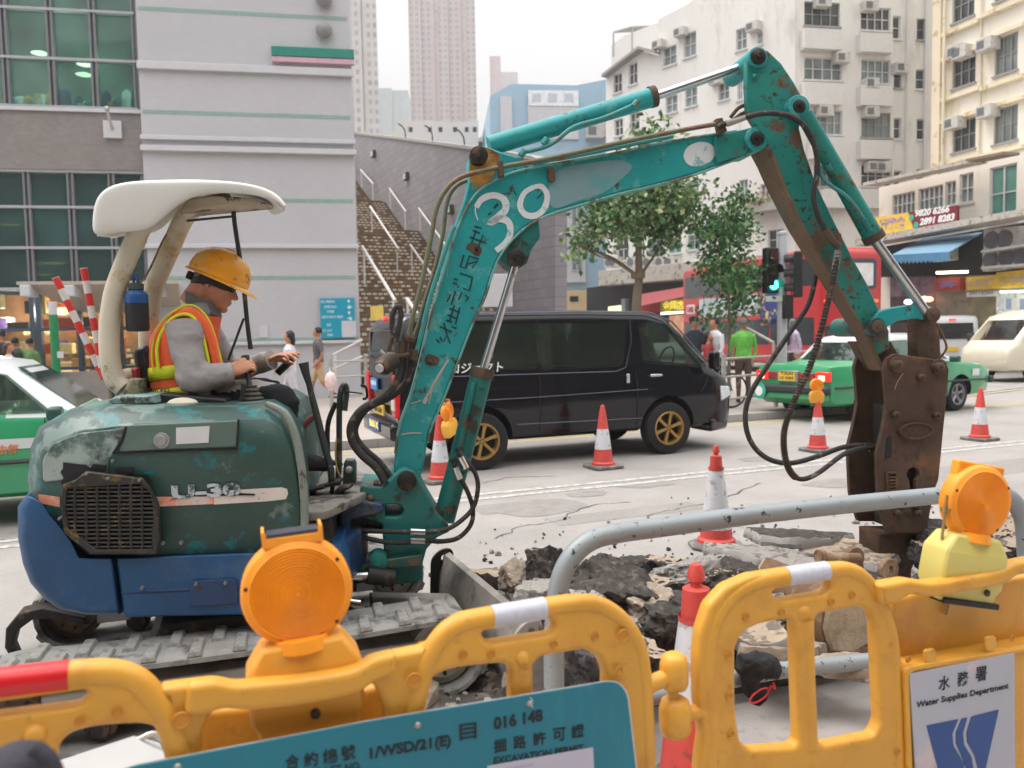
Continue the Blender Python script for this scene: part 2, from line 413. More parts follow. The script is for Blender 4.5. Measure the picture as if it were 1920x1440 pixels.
for y in(24,213,373,519,636):
 z=PB.az(470,y+2)[1];w_=.05
 mb=MB();n=110;st=(aR-aL-.1)/n
 for i in range(n):
  for j in range(2):pbox(mb,PB,aL+.05+i*st,z-w_+j*.053,aL+.05+(i+.82)*st,z-w_+.043+j*.053,-.006,-.001)
 mb.build('tile_stripe',m_green,B1,sm=0)['kind']='stuff'
r=rect_az(PB,510,93,672,121);mb=MB();pbox(mb,PB,r[0],r[1]+.13,r[2]-.1,r[3],-.14,-.002);mb.build('green_panel',M('teal_sign',(32,128,112),.5),B1,sm=0,bev=.01)
mb=MB();pbox(mb,PB,r[0],r[1],r[2]-.1,r[1]+.125,-.12,-.002);mb.build('pink_panel',M('pink_sign',(205,165,180),.5),B1,sm=0,bev=.01)
for y in(2,60):
 a,z=PB.az(608,y);mb=MB();mb.lathe([(.17,-.05),(.2,-.14),(.12,-.2),(.02,-.21)],PB.w(a,z),16,PB.n);mb.build('wall_lamp',M('lamp_smoked',(130,128,128),.4),B1)
GO=.35
m_teal=glass('teal_glazing',(182,208,200),.15);m_dark=glass('dark_glazing',(128,154,154),.3)
m_mull=M('mullion_grey',(118,118,122),.45,var=.05)
def xs(pxs,y):return[PB.az(x,y,GO)[0]for x in pxs]
def zs(pys,x):return[PB.az(x,y,GO)[1]for y in pys]
def curtain(cols,rows,mp,double=True):
 for i in range(len(cols)-1):
  for j in range(len(rows)-1):
   mb=MB();a0,a1,z1,z0=cols[i]+.045,cols[i+1]-.045,rows[j]-.03,rows[j+1]+.03
   pbox(mb,PB,a0,z0,a1,z1,GO+.05,GO+.06);mb.build('pane',mp,GW,sm=0)
 mb=MB()
 for a in cols:
  for s_ in((-.075,-.03),(.03,.075),(-.026,.026)):
   pbox(mb,PB,a+s_[0],rows[-1],a+s_[1],rows[0],GO-(.06 if s_[0]!=-.026 else-.02),GO+.09)
 mb.build('mullion',m_mull,GW,sm=0)
 mb=MB()
 for z in rows:pbox(mb,PB,cols[0],z-.03,cols[-1],z+.03,GO-.075,GO+.088)
 mb.build('transom',M('transom_grey',(165,167,172),.45,var=.05),GW,sm=0)
GW=B1
colsU=xs([-160,-75,11,97,177,256],112);rowsU=zs([-160,-68,19,111,201],100)
curtain(colsU,rowsU,m_teal)
colsL=xs([-185,-105,-27,51,133,210,277],350);rowsL=zs([322,389,465,541],133)
curtain(colsL,rowsL,m_dark)
aw0=colsU[0]-2
mb=MB();pbox(mb,PB,aw0,rowsL[0]+.03,aL-.003,rowsU[-1]-.03,GO-.1,GO+.6);mb.build('spandrel',m_dtile,B1,sm=0)
mb=MB();pbox(mb,PB,aw0,rowsU[-1]-.12,aL-.003,rowsU[-1]-.04,GO-.16,GO-.103);mb.build('ledge',m_band,B1,sm=0)
mb=MB();pbox(mb,PB,aL-.16,rowsL[-1]-3,aL-.003,12,GO-.02,GO+.5);mb.build('pier',m_mull,B1,sm=0)
mb=MB();pbox(mb,PB,aw0,rowsU[-1],aL-.01,12,GO+2.6,GO+2.7);pbox(mb,PB,aw0,rowsU[-1]-.1,aL-.01,rowsU[-1]-.005,GO+.62,GO+2.6);mb.build('room_wall',M('room_teal_glow',(112,134,128),.9,var=.7,scale=.9,emit=.12),B1,sm=0)  # emission on this wall stands in for light from the room's lamps
mb=MB();pbox(mb,PB,aw0,.1,aL-.01,rowsU[-1]-.2,GO+3.6,GO+3.7);mb.build('room_wall',M('room_dark_glow',(84,118,118),.9,var=.8,scale=1.1,emit=.16),B1,sm=0)  # back wall given a faint glow in place of lower-room lamplight
random.seed(5)
clothes=[M('cloth_pale',(205,225,225),.9),M('cloth_blue',(110,175,200),.9),M('cloth_navy',(40,70,110),.9),M('cloth_ochre',(190,160,70),.9),M('cloth_teal',(60,130,130),.9)]
for i in range(34):
 a=aw0+2+i*((aL-aw0-2.3)/34)+random.uniform(-.05,.05);z=rowsU[-1]+random.uniform(.25,.5);h=random.uniform(.3,.62);w_=random.uniform(.08,.17)
 mb=MB();mb.loft([[PB.w(a-w_,z,GO+1.8),PB.w(a+w_,z,GO+1.8),PB.w(a+w_,z,GO+1.86),PB.w(a-w_,z,GO+1.86)],[PB.w(a-w_*.8,z+h*.8,GO+1.8),PB.w(a+w_*.8,z+h*.8,GO+1.8),PB.w(a+w_*.8,z+h*.8,GO+1.86),PB.w(a-w_*.8,z+h*.8,GO+1.86)],[PB.w(a-.02,z+h,GO+1.82),PB.w(a+.02,z+h,GO+1.82),PB.w(a+.02,z+h,GO+1.84),PB.w(a-.02,z+h,GO+1.84)]])
 mb.build('hanging_shirt',random.choice(clothes),B1,sm=0)
m_lit=M('lamp_glow',(255,250,225),.5,emit=2.2,var=0)
for x,y in((160,121),(158,140),(75,100)):
 a,z=PB.az(x,y,GO+1.2);mb=MB();mb.lathe([(.12,0),(.2,.03),(.12,.06)],PB.w(a,z-.03,GO+1.2),14);mb.build('ceiling_lamp',m_lit,B1)
for x,y in((10,422),(95,494),(70,515)):
 a,z=PB.az(x,y,GO+3);mb=MB();pbox(mb,PB,a-.35,z-.03,a+.35,z+.03,GO+2.9,GO+3.0);mb.build('ceiling_lamp',M('lamp_glow_dim',(225,215,110),.5,emit=.7,var=0),B1,sm=0)
for x,y,o_,e_ in((120,90,.9,30),(215,120,.9,24),(40,120,.9,24),(120,590,1.5,120),(20,600,1.5,90),(210,620,1.5,70),(100,440,2.6,50),(30,360,2.6,40),(200,360,2.6,40)):
 pl_=bpy.data.lights.new('room_lamp','POINT');pl_.energy=e_;pl_.color=(1,.95,.85);pl_.shadow_soft_size=.25;lo_=bpy.data.objects.new('room_lamp',pl_);lo_.location=PB.hit(x,y,GO+o_);link(lo_,None)
a,z=PB.az(215,246,GO);mb=MB();pbox(mb,PB,a-.2,z-.2,a+.2,z+.2,GO-.19,GO-.103)
fl=mb.build('floodlight',m_band,B1,sm=0,bev=.01);mb=MB();mb.cyl(PB.w(a,z,GO-.2),PB.w(a,z+.36,GO-.5),.035);mb.ell(PB.w(a,z+.38,GO-.52),(.06,.06,.06));mb.build('bracket_arm',M('metal_bright',(190,190,188),.35,.6),fl)
zc=rowsL[-1]
cols=xs([-260,-180,-105,-27,63,75,150,225,300],620);rows=zs([541,617,690],150)
for i in range(len(cols)-1):
 for j in range(2):
  if cols[i+1]-cols[i]<.4:continue
  mb=MB();pbox(mb,PB,cols[i]+.05,rows[j+1]+.03,cols[i+1]-.05,rows[j]-.03,GO+.05,GO+.06);mb.build('shop_pane',glass('shop_glass',(215,215,205),.06),B1,sm=0)
mb=MB()
for a in cols:pbox(mb,PB,a-.05,.12,a+.05,rows[0],GO-.06,GO+.1)
for z in rows:pbox(mb,PB,cols[0],z-.035,cols[-1],z+.035,GO-.07,GO+.09)
mb.build('shop_frame',M('shop_frame_blue',(66,84,100),.4,var=.05),B1,sm=0)
goods=[(190,150,90),(120,80,50),(205,190,150),(180,70,60),(90,110,70),(70,50,110),(225,200,150),(200,110,70),(60,60,60),(160,50,40),(235,225,210)]
gm=[M('shop_goods_glow_%s'%n,c,.7,var=.4,scale=6,emit=.5)for n,c in zip(('tan','brown','cream','red','olive','violet','sand','orange','charcoal','crimson','ivory'),goods)]  # goods emit a little so the shop interior looks lit
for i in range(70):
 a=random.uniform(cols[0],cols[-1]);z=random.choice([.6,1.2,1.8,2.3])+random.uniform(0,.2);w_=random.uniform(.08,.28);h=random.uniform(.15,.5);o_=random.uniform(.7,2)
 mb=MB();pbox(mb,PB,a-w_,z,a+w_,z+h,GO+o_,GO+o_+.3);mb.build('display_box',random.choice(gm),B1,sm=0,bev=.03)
mb=MB();pbox(mb,PB,cols[0],.1,cols[-1],rows[0],GO+2.6,GO+2.65);mb.build('shop_back_wall',M('shop_back_glow',(150,110,80),.9,var=.6,scale=2.5,emit=.4),B1,sm=0)  # back wall also glows to make the shop look lit
mb=MB();r=rect_az(PB,38,528,338,538,-1.1);mb.loft([[PB.w(r[0],r[3],-1.3),PB.w(r[2],r[3],-1.3),PB.w(r[2]-.3,r[3]-.02,GO-.08),PB.w(r[0]+.8,r[3]-.02,GO-.08)],[PB.w(r[0],r[1]+.05,-1.3),PB.w(r[2],r[1]+.05,-1.3),PB.w(r[2]-.3,r[1]-.5,GO-.08),PB.w(r[0]+.8,r[1]-.5,GO-.08)]])
mb.build('canopy',M('beige_metal',(176,166,152),.5,var=.06),B1,sm=0)
for x in(141,302,60):
 a,z=PB.az(x,545,-1.0);mb=MB();pbox(mb,PB,a-.1,z-.14,a+.1,z+.1,-1.4,-.9);mb.build('canopy_bracket',m_band,B1,sm=0,bev=.02)
a0=PB.az(55,720,-1.4)[0];a1=PB.az(225,720,-1.4)[0]
mb=MB();z1=PB.az(140,697,-1.4)[1];pbox(mb,PB,a0,.12,a1+1.2,z1,-1.5,-1.3);lw=mb.build('low_wall',m_dtile,None,sm=0)
tag(lw,'low grey tiled planter wall in front of the shop windows','wall')
g0=PB.hit(106,700,-1.6);th_=thing('signpost','green round post with small pale notice in front of the shop','post',(g0.x,g0.y,.12),world=True)
top=PB.az(106,590,-1.6)[1];mb=MB();mb.cyl((g0.x,g0.y,.12),(g0.x,g0.y,top),.085);mb.build('post',M('green_paint',(22,128,78),.5),th_)
mb=MB();mb.cyl((g0.x,g0.y,top+.001),(g0.x,g0.y,top+.28),.08);mb.build('cap',m_band,th_)
n_=PB.az(110,665,-1.7);mb=MB();pbox(mb,PB,n_[0]-.03,n_[1]-.07,n_[0]+.09,n_[1]+.07,-1.70,-1.684);mb.build('notice',m_band,th_,sm=0)
PS=Plane(PB.w(0,0,-.06),10.5)
sg=thing('directory_sign','turquoise directory board with white lines of text and arrows on the grey wall','sign',PS.hit(630,600),world=True)
r=rect_az(PS,601,559,665,634)
mb=MB();pbox(mb,PS,*r,-.03,.057);mb.build('board',M('turquoise_sign',(22,150,178),.45,var=.04),sg,sm=0,bev=.006)
mb=MB();pbox(mb,PS,r[0]+.5,r[1]+.02,r[2]+.03,r[1]+.42,-.04,-.031);mb.build('map_panel',m_band,sg,sm=0)
mb=MB();tx=[('前往 港鐵車站',.03,.88,.4),('洗手間 TOILET',.12,.75,.36),('升降機',.2,.63,.2),('往街市 MARKET 圖書館',.04,.5,.62),('體育館',.18,.3,.12),('出口 EXIT',.03,.16,.3),('停車場',.18,.05,.16)]
for s_,fx,fy,ww in tx:
 me=text_mesh(s_,.1,.001,w=(r[2]-r[0])*ww,h=(r[3]-r[1])*.07);mb.mesh(me,PS.m(-.031)@Matrix.Translation((r[0]+(r[2]-r[0])*fx,r[1]+(r[3]-r[1])*fy,0)))
for i,s_ in enumerate(('↑','←','↑','→')):
 me=text_mesh(s_,.1,.001,.004,h=.1);mb.mesh(me,PS.m(-.031)@Matrix.Translation((r[2]-.17,r[3]-.13-i*.14,0)))
mb.build('lettering',M('sign_white',(235,240,240),.6,var=0),sg,sm=0)
mb=MB();pbox(mb,PB,*rect_az(PB,486,610,503,633),-.03,-.003);mb.build('notice',m_band,B1,sm=0)
hr=MB();hr.tube([PB.hit(625,665,-.8),PB.hit(680,637,-.8)],.03);hr.tube([PB.hit(625,692,-.8),PB.hit(680,668,-.8)],.03)
hr.tube([PB.hit(628,664,-.8),V((PB.hit(628,664,-.8).x,PB.hit(628,664,-.8).y,.12))],.03)
tag(hr.build('handrail',M('rail_pale',(205,200,196),.5)),'pale sloping handrail at the foot of the grey wall behind the man in grey','handrail')
# ---------------------------------------------------------------- outdoor staircase and its side wall
PW=Plane((1.29,24.0),-65)
m_wtile=tile_mat('grey_wall_tile',(140,137,142),.72,.6,.3,-65,var=.06,ms=.07,vs=.5)
sw=thing('stair_wall','long grey tiled retaining wall rising beside the outdoor steps','wall',PW.w(0,0,0),world=True)
ol=[PW.az(x,y)for x,y in((1041,700),(1041,318),(1000,300),(890,281),(760,263),(640,248),(640,700))]
mb=MB();mb.mesh(curve_mesh([ol],.4),PW.m(.2));mb.build('wall',m_wtile,sw,sm=0)
mb=MB();tp=[PW.w(*ol[i],0)for i in(1,2,3,4,5)]
for i in range(4):
 a,b=tp[i],tp[i+1];mb.loft([[a+PW.n*-.08,a+PW.n*.48,a+PW.n*.48+V((0,0,.12)),a+PW.n*-.08+V((0,0,.12))],[b+PW.n*-.08,b+PW.n*.48,b+PW.n*.48+V((0,0,.12)),b+PW.n*-.08+V((0,0,.12))]])
mb.build('coping',m_concrete,sw,sm=0)
for x,y in((703,289),(765,331),(848,393),(912,508)):
 a,z=PW.az(x,y);mb=MB();pbox(mb,PW,a-.2,z-.17,a+.2,z+.17,-.16,-.001);l_=mb.build('wall_light',M('dark_green_metal',(45,70,66),.5),sw,sm=0,bev=.02)
 mb=MB();pbox(mb,PW,a-.14,z-.12,a+.12,z+.12,-.185,-.162);mb.build('lens',M('lens_cream',(215,212,190),.3),l_,sm=0)
for x,y in((752,266),(802,272),(861,282)):
 a,z=PW.az(x,y-8);mb=MB();mb.tube([PW.w(a,z-.15,.2),PW.w(a,z+.3,.2),PW.w(a+.12,z+.5,0),PW.w(a+.25,z+.55,-.2)],.03,6,3);mb.build('floodlight',M('dark_metal',(60,62,62),.5),sw)
bd=[(640,300),(676,350),(697,378),(722,378),(760,433),(786,433),(825,492),(850,492),(904,569),(925,569),(960,625),(1000,690)]
prof=[PW.az(x,y)for x,y in bd]
st=thing('staircase','wide outdoor flight of brown brick steps beside the grey building','staircase',PW.w(prof[-1][0],0,-5),world=True)
m_step=tile_mat('brown_brick_step',(150,126,100),.6,.22,.08,25,var=.25,vs=3,ms=.12)
m_tread=M('step_tread',(120,100,80),.9,var=.2,scale=8)
zmax=prof[0][1];zmin=max(.12,prof[-1][1]);n=int((zmax-zmin)/.155)
def a_at(z):
 for i in range(len(prof)-1):
  (aa,za),(ab,zb)=prof[i],prof[i+1]
  if za>=z>=zb and za!=zb:return aa+(ab-aa)*(za-z)/(za-zb)
 return prof[-1][0]
prev=None;m1=None
for i in range(n):
 z=zmin+(zmax-zmin)*(i+1)/n;a=a_at(z)
 mb=MB();pbox(mb,PW,a-14 if i==n-1 else a-3.2,z-(zmax-zmin)/n-.03,a,z,-13,-.01)
 c_=mb.build('step',m_step,st,sm=0)
mb=MB()
for i in range(n):
 z=zmin+(zmax-zmin)*(i+1)/n;a=a_at(z);pbox(mb,PW,a-.05,z+.002,a+.03,z+.03,-12.9,-.02)
mb.build('nosing',m_tread,st,sm=0)['kind']='stuff'
mb=MB()
random.seed(11)
for i in range(n):
 z=zmin+(zmax-zmin)*(i+1)/n;a=a_at(z);dz=(zmax-zmin)/n
 o_=-.1
 while o_>-12.5:
  w_=.14
  if random.random()<.62:pbox(mb,PW,a+.002,z-dz*.78,a+.012,z-dz*.22,o_-w_,o_)
  o_-=.2
mb.build('pale_tile',M('tile_cream',(226,216,196),.8,var=.15,scale=9),st,sm=0)['kind']='stuff'
m_rail=M('rail_pale',(205,200,196),.5)
for(x0,y0,x1,y1,o_)in((694,387,747,467,-3),(769,459,826,540,-3),(679,462,741,564,-6),(763,560,790,600,-6),(730,353,761,397,-.25),(785,390,836,460,-.25),(676,318,700,345,-.25)):
 a,b=PW.hit(x0,y0,o_),PW.hit(x1,y1,o_)
 mb=MB();mb.tube([a,b],.038);
 for q in(a.lerp(b,.05),a.lerp(b,.95)):mb.tube([q,q-V((0,0,.9))],.03,6)
 mb.build('handrail',m_rail,st)
q=at(707,587,20);mb=MB();mb.box((q.x,q.y,q.z),(.32,.04,.36));nb=mb.build('notice_board',M('notice_yellow',(224,196,96),.6),None,sm=0);tag(nb,'small yellow notice board above the van roof at the foot of the steps','sign')
for z_ in(0,):pass
mb=MB();mb.box((q.x,q.y+.04,(q.z-.18+.12)/2),(.05,.03,q.z-.18-.12));mb.build('post',m_frame,nb,sm=0)
q=at(923,545,22);sb=thing('information_board','white information board on two posts behind the boom cylinder','sign',(q.x,q.y,.12),world=True)
mb=MB();mb.box((q.x,q.y,q.z),(1.1,.08,.9));mb.build('panel',m_band,sb,sm=0,bev=.02)
mb=MB();mb.box((q.x-.25,q.y,(q.z-.45+.12)/2),(.07,.06,q.z-.57));mb.build('post',m_frame,sb,sm=0);mb=MB();mb.box((q.x+.3,q.y,(q.z-.45+.12)/2),(.07,.06,q.z-.57));mb.build('post',m_frame,sb,sm=0)
# ---------------------------------------------------------------- distant towers
def tower(name,label,x0,x1,ytop,Y,colr,rows=30,cols=7,deg=5,dep=14,ribs=2,wcol=(150,158,165),ztop=None,wh=.5):
 pl=Plane(at((x0+x1)/2,600,Y),deg);a0=pl.az(x0,200)[0];a1=pl.az(x1,200)[0];zt=ztop or pl.az((x0+x1)/2,ytop)[1]
 t=thing(name,label,'tower block',pl.w((a0+a1)/2,0,1),world=True)
 mb=MB();w_=(a1-a0);m=M('render_'+name+str(x0).replace('-','n'),colr,.9,var=.08,scale=.15)
 for k in range(ribs):
  b0=a0+w_*(k+.0)/ribs;b1=a0+w_*(k+.92)/ribs;pbox(mb,pl,b0,0,b1,zt-(k%2)*3,(k%2)*1.2,dep)
 pbox(mb,pl,a0+.3,0,a1-w_*.09/ribs-.3,zt-1,1.8,dep-.5)
 mb.build('wall',m,t,sm=0)
 mb=MB();fh=2.9;nr=int(zt/fh)
 for r_ in range(max(0,nr-rows),nr):
  for k in range(cols):
   c_=a0+w_*(k+.5)/cols;rib=int((k+.5)/cols*ribs);hw=w_/cols*.27
   if(c_-a0)/w_*ribs%1>.86 or(c_-a0)/w_*ribs%1<.04:continue
   pbox(mb,pl,c_-hw,r_*fh+.9,c_+hw,r_*fh+.9+fh*wh,(rib%2)*1.2-.05,(rib%2)*1.2+.01)
 o=mb.build('window_panes',M('tower_window'+str(wcol[0]),wcol,.4,var=.3,scale=.3),t,sm=0);o['kind']='stuff'
 mb=MB()
 for r_ in range(max(0,nr-rows),nr):
  for k in range(ribs):
   if k%2==0:pbox(mb,pl,a0+w_*k/ribs+.1,r_*fh+.2,a0+w_*(k+.3)/ribs,r_*fh+.5,-.35,-.02)
 o=mb.build('window_hoods',m,t,sm=0);o['kind']='stuff'
 return t
tower('tower_block','pale slender apartment tower right beside the grey tiled building',655,712,-120,250,(190,184,178),60,5,8,12,2,(140,140,145))
tower('tower_block','tall pinkish apartment tower rising alone in the hazy sky',770,896,-160,400,(178,158,152),60,12,2,20,5,(120,125,135))
tower('tower_block','faint greenish high-rise between the two nearer pale towers',708,768,165,560,(150,165,160),20,6,2,20,2)
tower('tower_block','faint narrow reddish tower peeking above the blue building',920,942,105,560,(190,150,150),20,3,2,10,1)
tower('tower_block','faint low high-rise just right of the narrow reddish tower',938,975,135,600,(180,165,165),20,4,2,10,1)
pl=Plane(at(820,600,62),3);t=thing('house','low white building with small dark windows above the retaining wall','building',pl.w(0,0,1),world=True)
wins=[rect_az(pl,x-4,238,x+4,248)for x in(770,806,826,853,875,890)]
facade(pl,[(735,620),(735,247),(752,229),(800,226),(850,229),(897,226),(897,620)],wins,M('white_wall',(205,203,200),.8,var=.05),t,8)
for w_ in wins:window(pl,w_,t,1,1,sill=False)
pl=Plane(at(700,600,66),3);t=thing('house','white flat-roofed block peeping over the retaining wall behind the stairs','building',pl.w(0,0,1),world=True)
facade(pl,[(880,620),(885,268),(905,254),(925,252),(925,620)],[],M('white_wall',(205,203,200),.8,var=.05),t,8);mb=MB();pbox(mb,pl,*rect_az(pl,895,266,905,274),-.05,-.01);mb.build('window',m_dkglass,t,sm=0)
# ---------------------------------------------------------------- blue building
pl=Plane(at(1050,600,56),5);PBL=pl
m_blue=M('blue_render',(156,184,204),.8,var=.05,scale=.5,wear=(150,175,192),amt=.58,wscale=1);m_lb=M('pale_panel',(196,196,200),.7,var=.05)
t=thing('building','sky blue building with white panels, a beige ground floor and roof sign','building',pl.w(0,0,1),world=True)
wl=[rect_az(pl,1046,462,1058,512),rect_az(pl,1070,462,1092,512),rect_az(pl,942,245,952,262),rect_az(pl,1050,505,1051,506)][:3]
facade(pl,[(919,600),(919,180),(960,157),(1080,160),(1145,147),(1160,150),(1160,600)],wl,m_blue,t,10)
for w_ in wl:window(pl,w_,t,2,1,mf=m_wframe,mp=m_mdglass)
for q in((938,182,960,265),(990,198,1084,262)):
 mb=MB();pbox(mb,pl,*rect_az(pl,*q),-.15,-.004);mb.build('panel',m_lb,t,sm=0)
mb=MB();pbox(mb,pl,*rect_az(pl,990,171,1084,200),-.2,-.16);mb.build('sign_board',M('sign_blank',(225,228,230),.6),t,sm=0)
for k in range(3):
 mb=MB();pbox(mb,pl,*rect_az(pl,997+k*30,177,1014+k*30,193),-.22,-.202);mb.build('sign_mark',M('sign_mark_grey',(190,195,205),.6),t,sm=0)
mb=MB();pbox(mb,pl,*rect_az(pl,1030,400,1096,530),-.35,-.01);mb.build('bay',m_lb,t,sm=0)
for q in((1045,440,1060,505),(1071,440,1092,508),(1045,382,1060,425),(1071,382,1092,425)):window(Plane(pl.w(0,0,-.36),5),rect_az(pl,*q,-.36),t,2,1,rec=-.06,mf=m_wframe,mp=m_mdglass,sill=False)
mb=MB();pbox(mb,pl,*rect_az(pl,1000,545,1112,600),-.5,-.01);mb.build('ground_floor',M('beige_render',(205,182,140),.8,var=.05),t,sm=0)
mb=MB();pbox(mb,pl,*rect_az(pl,1066,556,1082,566),-.56,-.51);mb.build('vent',m_black,t,sm=0)
ac(pl,1120,245,t,1.3,.9);ac(pl,1113,250,t,1.2,.9,0,.7)
# ---------------------------------------------------------------- white apartment building
m_ww=M('white_wall_old',(222,220,215),.85,var=.05,scale=.4,wear=(178,172,162),amt=.56,wscale=.8,sharp=.25,wear2=(160,150,138),amt2=.68,w2scale=2,stretch=(1,1,.35))
C1=at(1487,600,40)
PWR=Plane(C1,10);PWL=Plane(C1,-50)
WB=thing('apartment_building','white six-storey apartment block with balconies and window air conditioners behind the arm','building',C1,world=True)
WB.location.z=0
rw=[(1508,4,1575,49),(1614,14,1670,57),(1674,30,1689,73),(1719,35,1735,75),(1508,108,1579,150),(1615,112,1670,156),(1676,126,1690,165),(1717,130,1735,167),(1526,207,1579,252),(1615,211,1670,258),(1676,221,1690,260),(1719,223,1735,262),(1526,309,1579,350),(1615,309,1672,349),(1676,320,1690,350),(1719,317,1733,350),(1508,-95,1575,-50),(1614,-85,1670,-42)]
wr=[rect_az(PWR,*q)for q in rw]
facade(PWR,[(1490,640),(1490,-180),(1800,-180),(1800,640)],wr,m_ww,WB,10)
for k,w_ in enumerate(wr):window(PWR,w_,WB,4 if w_[2]-w_[0]>1 else 1,2 if w_[2]-w_[0]>1 else 2,mp=(m_mdglass if k in(4,5,8,9)else m_dkglass),mf=m_wframe if k%3 else m_frame)
for q in((1508,54,1578,92),(1614,62,1674,98),(1508,155,1580,196),(1614,160,1674,198),(1520,257,1580,298),(1614,263,1674,298),(1545,355,1665,390)):
 r=rect_az(PWR,*q,-.4);mb=MB();pbox(mb,PWR,*r,-.42,-.004);mb.build('balcony',M('white_paint_wall',(212,210,206),.8,var=.05),WB,sm=0,bev=.02)
for x,y in((1537,8),(1625,16),(1573,112),(1627,160),(1541,211),(1627,213),(1683,131),(1632,315),(1648,316)):ac(PWR,x,y,WB,.75,.5)
a,z=PWR.az(1755,0);mb=MB();mb.tube([PWR.w(a-.6,2,-.1),PWR.w(a-.6,25,-.1)],.06,6);mb.tube([PWR.w(PWR.az(1700,0)[0],2,-.1),PWR.w(PWR.az(1700,0)[0],25,-.1)],.05,6);mb.build('drainpipe',m_wframe,WB)
lw_=[(1243,87,1268,122),(1282,61,1305,106),(1380,53,1400,93),(1420,59,1430,83),(1347,154,1367,187),(1382,150,1392,187),(1248,179,1270,211),(1284,162,1307,199),(1386,337,1402,370),(1426,345,1442,370),(1288,339,1310,378),(1345,250,1366,285),(1240,262,1262,292),(1290,255,1310,288),(1253,448,1277,475),(1290,432,1312,468),(1214,450,1242,482),(1197,448,1208,480),(1157,445,1178,489),(1150,138,1166,173),(1179,118,1195,158),(1152,223,1168,254),(1181,211,1199,244),(1440,430,1470,468)]
wl=[rect_az(PWL,*q)for q in lw_]
top=[(1136,640),(1136,150),(1145,130),(1206,96),(1235,104),(1235,36),(1290,8),(1491,-180),(1491,640)]
facade(PWL,top,wl,m_ww,WB,9)
for k,w_ in enumerate(wl):window(PWL,w_,WB,2,2,mp=(m_grglass if k in(14,15,8)else m_dkglass if k>16 else m_mdglass),mf=m_wframe)
for x,y in((1240,85),(1281,62),(1418,52),(1347,152),(1308,434)):ac(PWL,x,y,WB,.7,.45)
mb=MB();q=[PWL.hit(x,y)for x,y in((1138,147),(1206,95),(1238,103))]
for i in range(2):
 a,b=q[i],q[i+1];mb.loft([[a-PWL.n*.5,a+PWL.n*.1,a+PWL.n*.1+V((0,0,.16)),a-PWL.n*.5+V((0,0,.16))],[b-PWL.n*.5,b+PWL.n*.1,b+PWL.n*.1+V((0,0,.16)),b-PWL.n*.5+V((0,0,.16))]])
mb.build('eaves',m_frame,WB,sm=0)
PWU=Plane(PWL.w(0,0,3),-50)
facade(PWU,[(1146,300),(1146,85),(1172,66),(1240,40),(1240,300)],[],M('white_paint_wall',(212,210,206),.8),WB,6)
mb=MB();a_=PWU.hit(1150,62);b_=PWU.hit(1185,52);mb.loft([[a_,b_,b_+V((0,0,.1)),a_+V((0,0,.1))],[a_+PWU.n*2+V((0,0,.5)),b_+PWU.n*2+V((0,0,.5)),b_+PWU.n*2+V((0,0,.6)),a_+PWU.n*2+V((0,0,.6))]]);mb.tube([a_,a_-V((0,0,1.5))],.05);mb.tube([b_,b_-V((0,0,1.5))],.05);mb.build('rooftop_shelter',m_frame,WB,sm=0)
mb=MB();r0=PWL.az(1122,512,-1.2);r1=PWL.az(1420,470,-1.2)
for(xa,ya,yb,xb,yc,yd)in((1122,508,540,1287,484,520),):
 zt=PWL.az(1200,500,-1.2)[1];zb=PWL.az(1200,530,-1.2)[1]
 pbox(mb,PWL,PWL.az(1122,520,-1.2)[0],zb,PWL.az(1420,480,-1.2)[0],zt,-1.2,-.01)
ldg=mb.build('ledge',M('stained_concrete',(178,174,164),.9,var=.1,scale=2,wear=(120,112,98),amt=.58,wscale=3),WB,sm=0,bev=.03)
for x in(1150,1158,1192,1207,1222,1245,1262):ac(PWL,x,492,WB,.8,.6,-.6,.4,True)
mb=MB();zz=[PWL.az(1400,386,-.8)[1],PWL.az(1400,400,-.8)[1]];pbox(mb,PWL,PWL.az(1395,390,-.8)[0],zz[1],PWL.az(1478,390,-.8)[0],zz[0],-.8,-.01);mb.build('ledge',m_concrete,WB,sm=0)
m_mar=M('maroon_fabric',(150,70,72),.8,var=.1)
def slab(pl,pts,thick,m,name,parent,offs):
 q=[pl.hit(x,y,o)for(x,y),o in zip(pts,offs)];n_=(q[1]-q[0]).cross(q[2]-q[0]).normalized()*thick
 mb=MB();mb.loft([q,[p+n_ for p in q]]);return mb.build(name,m,parent,sm=0)
slab(PWL,[(1198,552),(1282,538),(1282,556),(1198,574)],.05,m_mar,'awning',WB,(-1.2,-1.2,-2.6,-2.6))
slab(PWL,[(1195,572),(1242,565),(1242,584),(1195,590)],.1,M('red_sign',(165,38,40),.5),'fascia',WB,(-1.3,)*4)
slab(PWL,[(1239,566),(1283,560),(1283,580),(1239,586)],.1,M('green_yellow_sign',(150,150,40),.5,var=.3,wear=(40,110,60),amt=.5,wscale=2,emit=.25),'shop_sign',WB,(-1.6,)*4)
mb=MB()
for i,ch in enumerate('金輝店'):me=text_mesh(ch,.5,.004,.01,h=.5);mb.mesh(me,PWL.m(-1.62)@Matrix.Translation((PWL.az(1243+i*13,580,-1.6)[0],PWL.az(1243+i*13,581,-1.6)[1],0)))
mb.build('lettering',M('sign_gold',(240,215,90),.5,emit=.5,var=0),WB,sm=0)
slab(PWL,[(1239,586),(1283,583),(1283,587),(1239,590)],.05,m_lit,'light_strip',WB,(-1.7,)*4)
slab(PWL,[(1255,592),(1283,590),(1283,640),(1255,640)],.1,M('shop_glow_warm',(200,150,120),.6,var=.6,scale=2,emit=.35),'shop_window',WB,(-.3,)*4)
slab(PWL,[(1140,575),(1165,572),(1165,590),(1140,590)],.1,M('shop_glow_cream',(235,220,180),.6,var=.2,emit=.6),'shop_window',WB,(-.9,)*4)
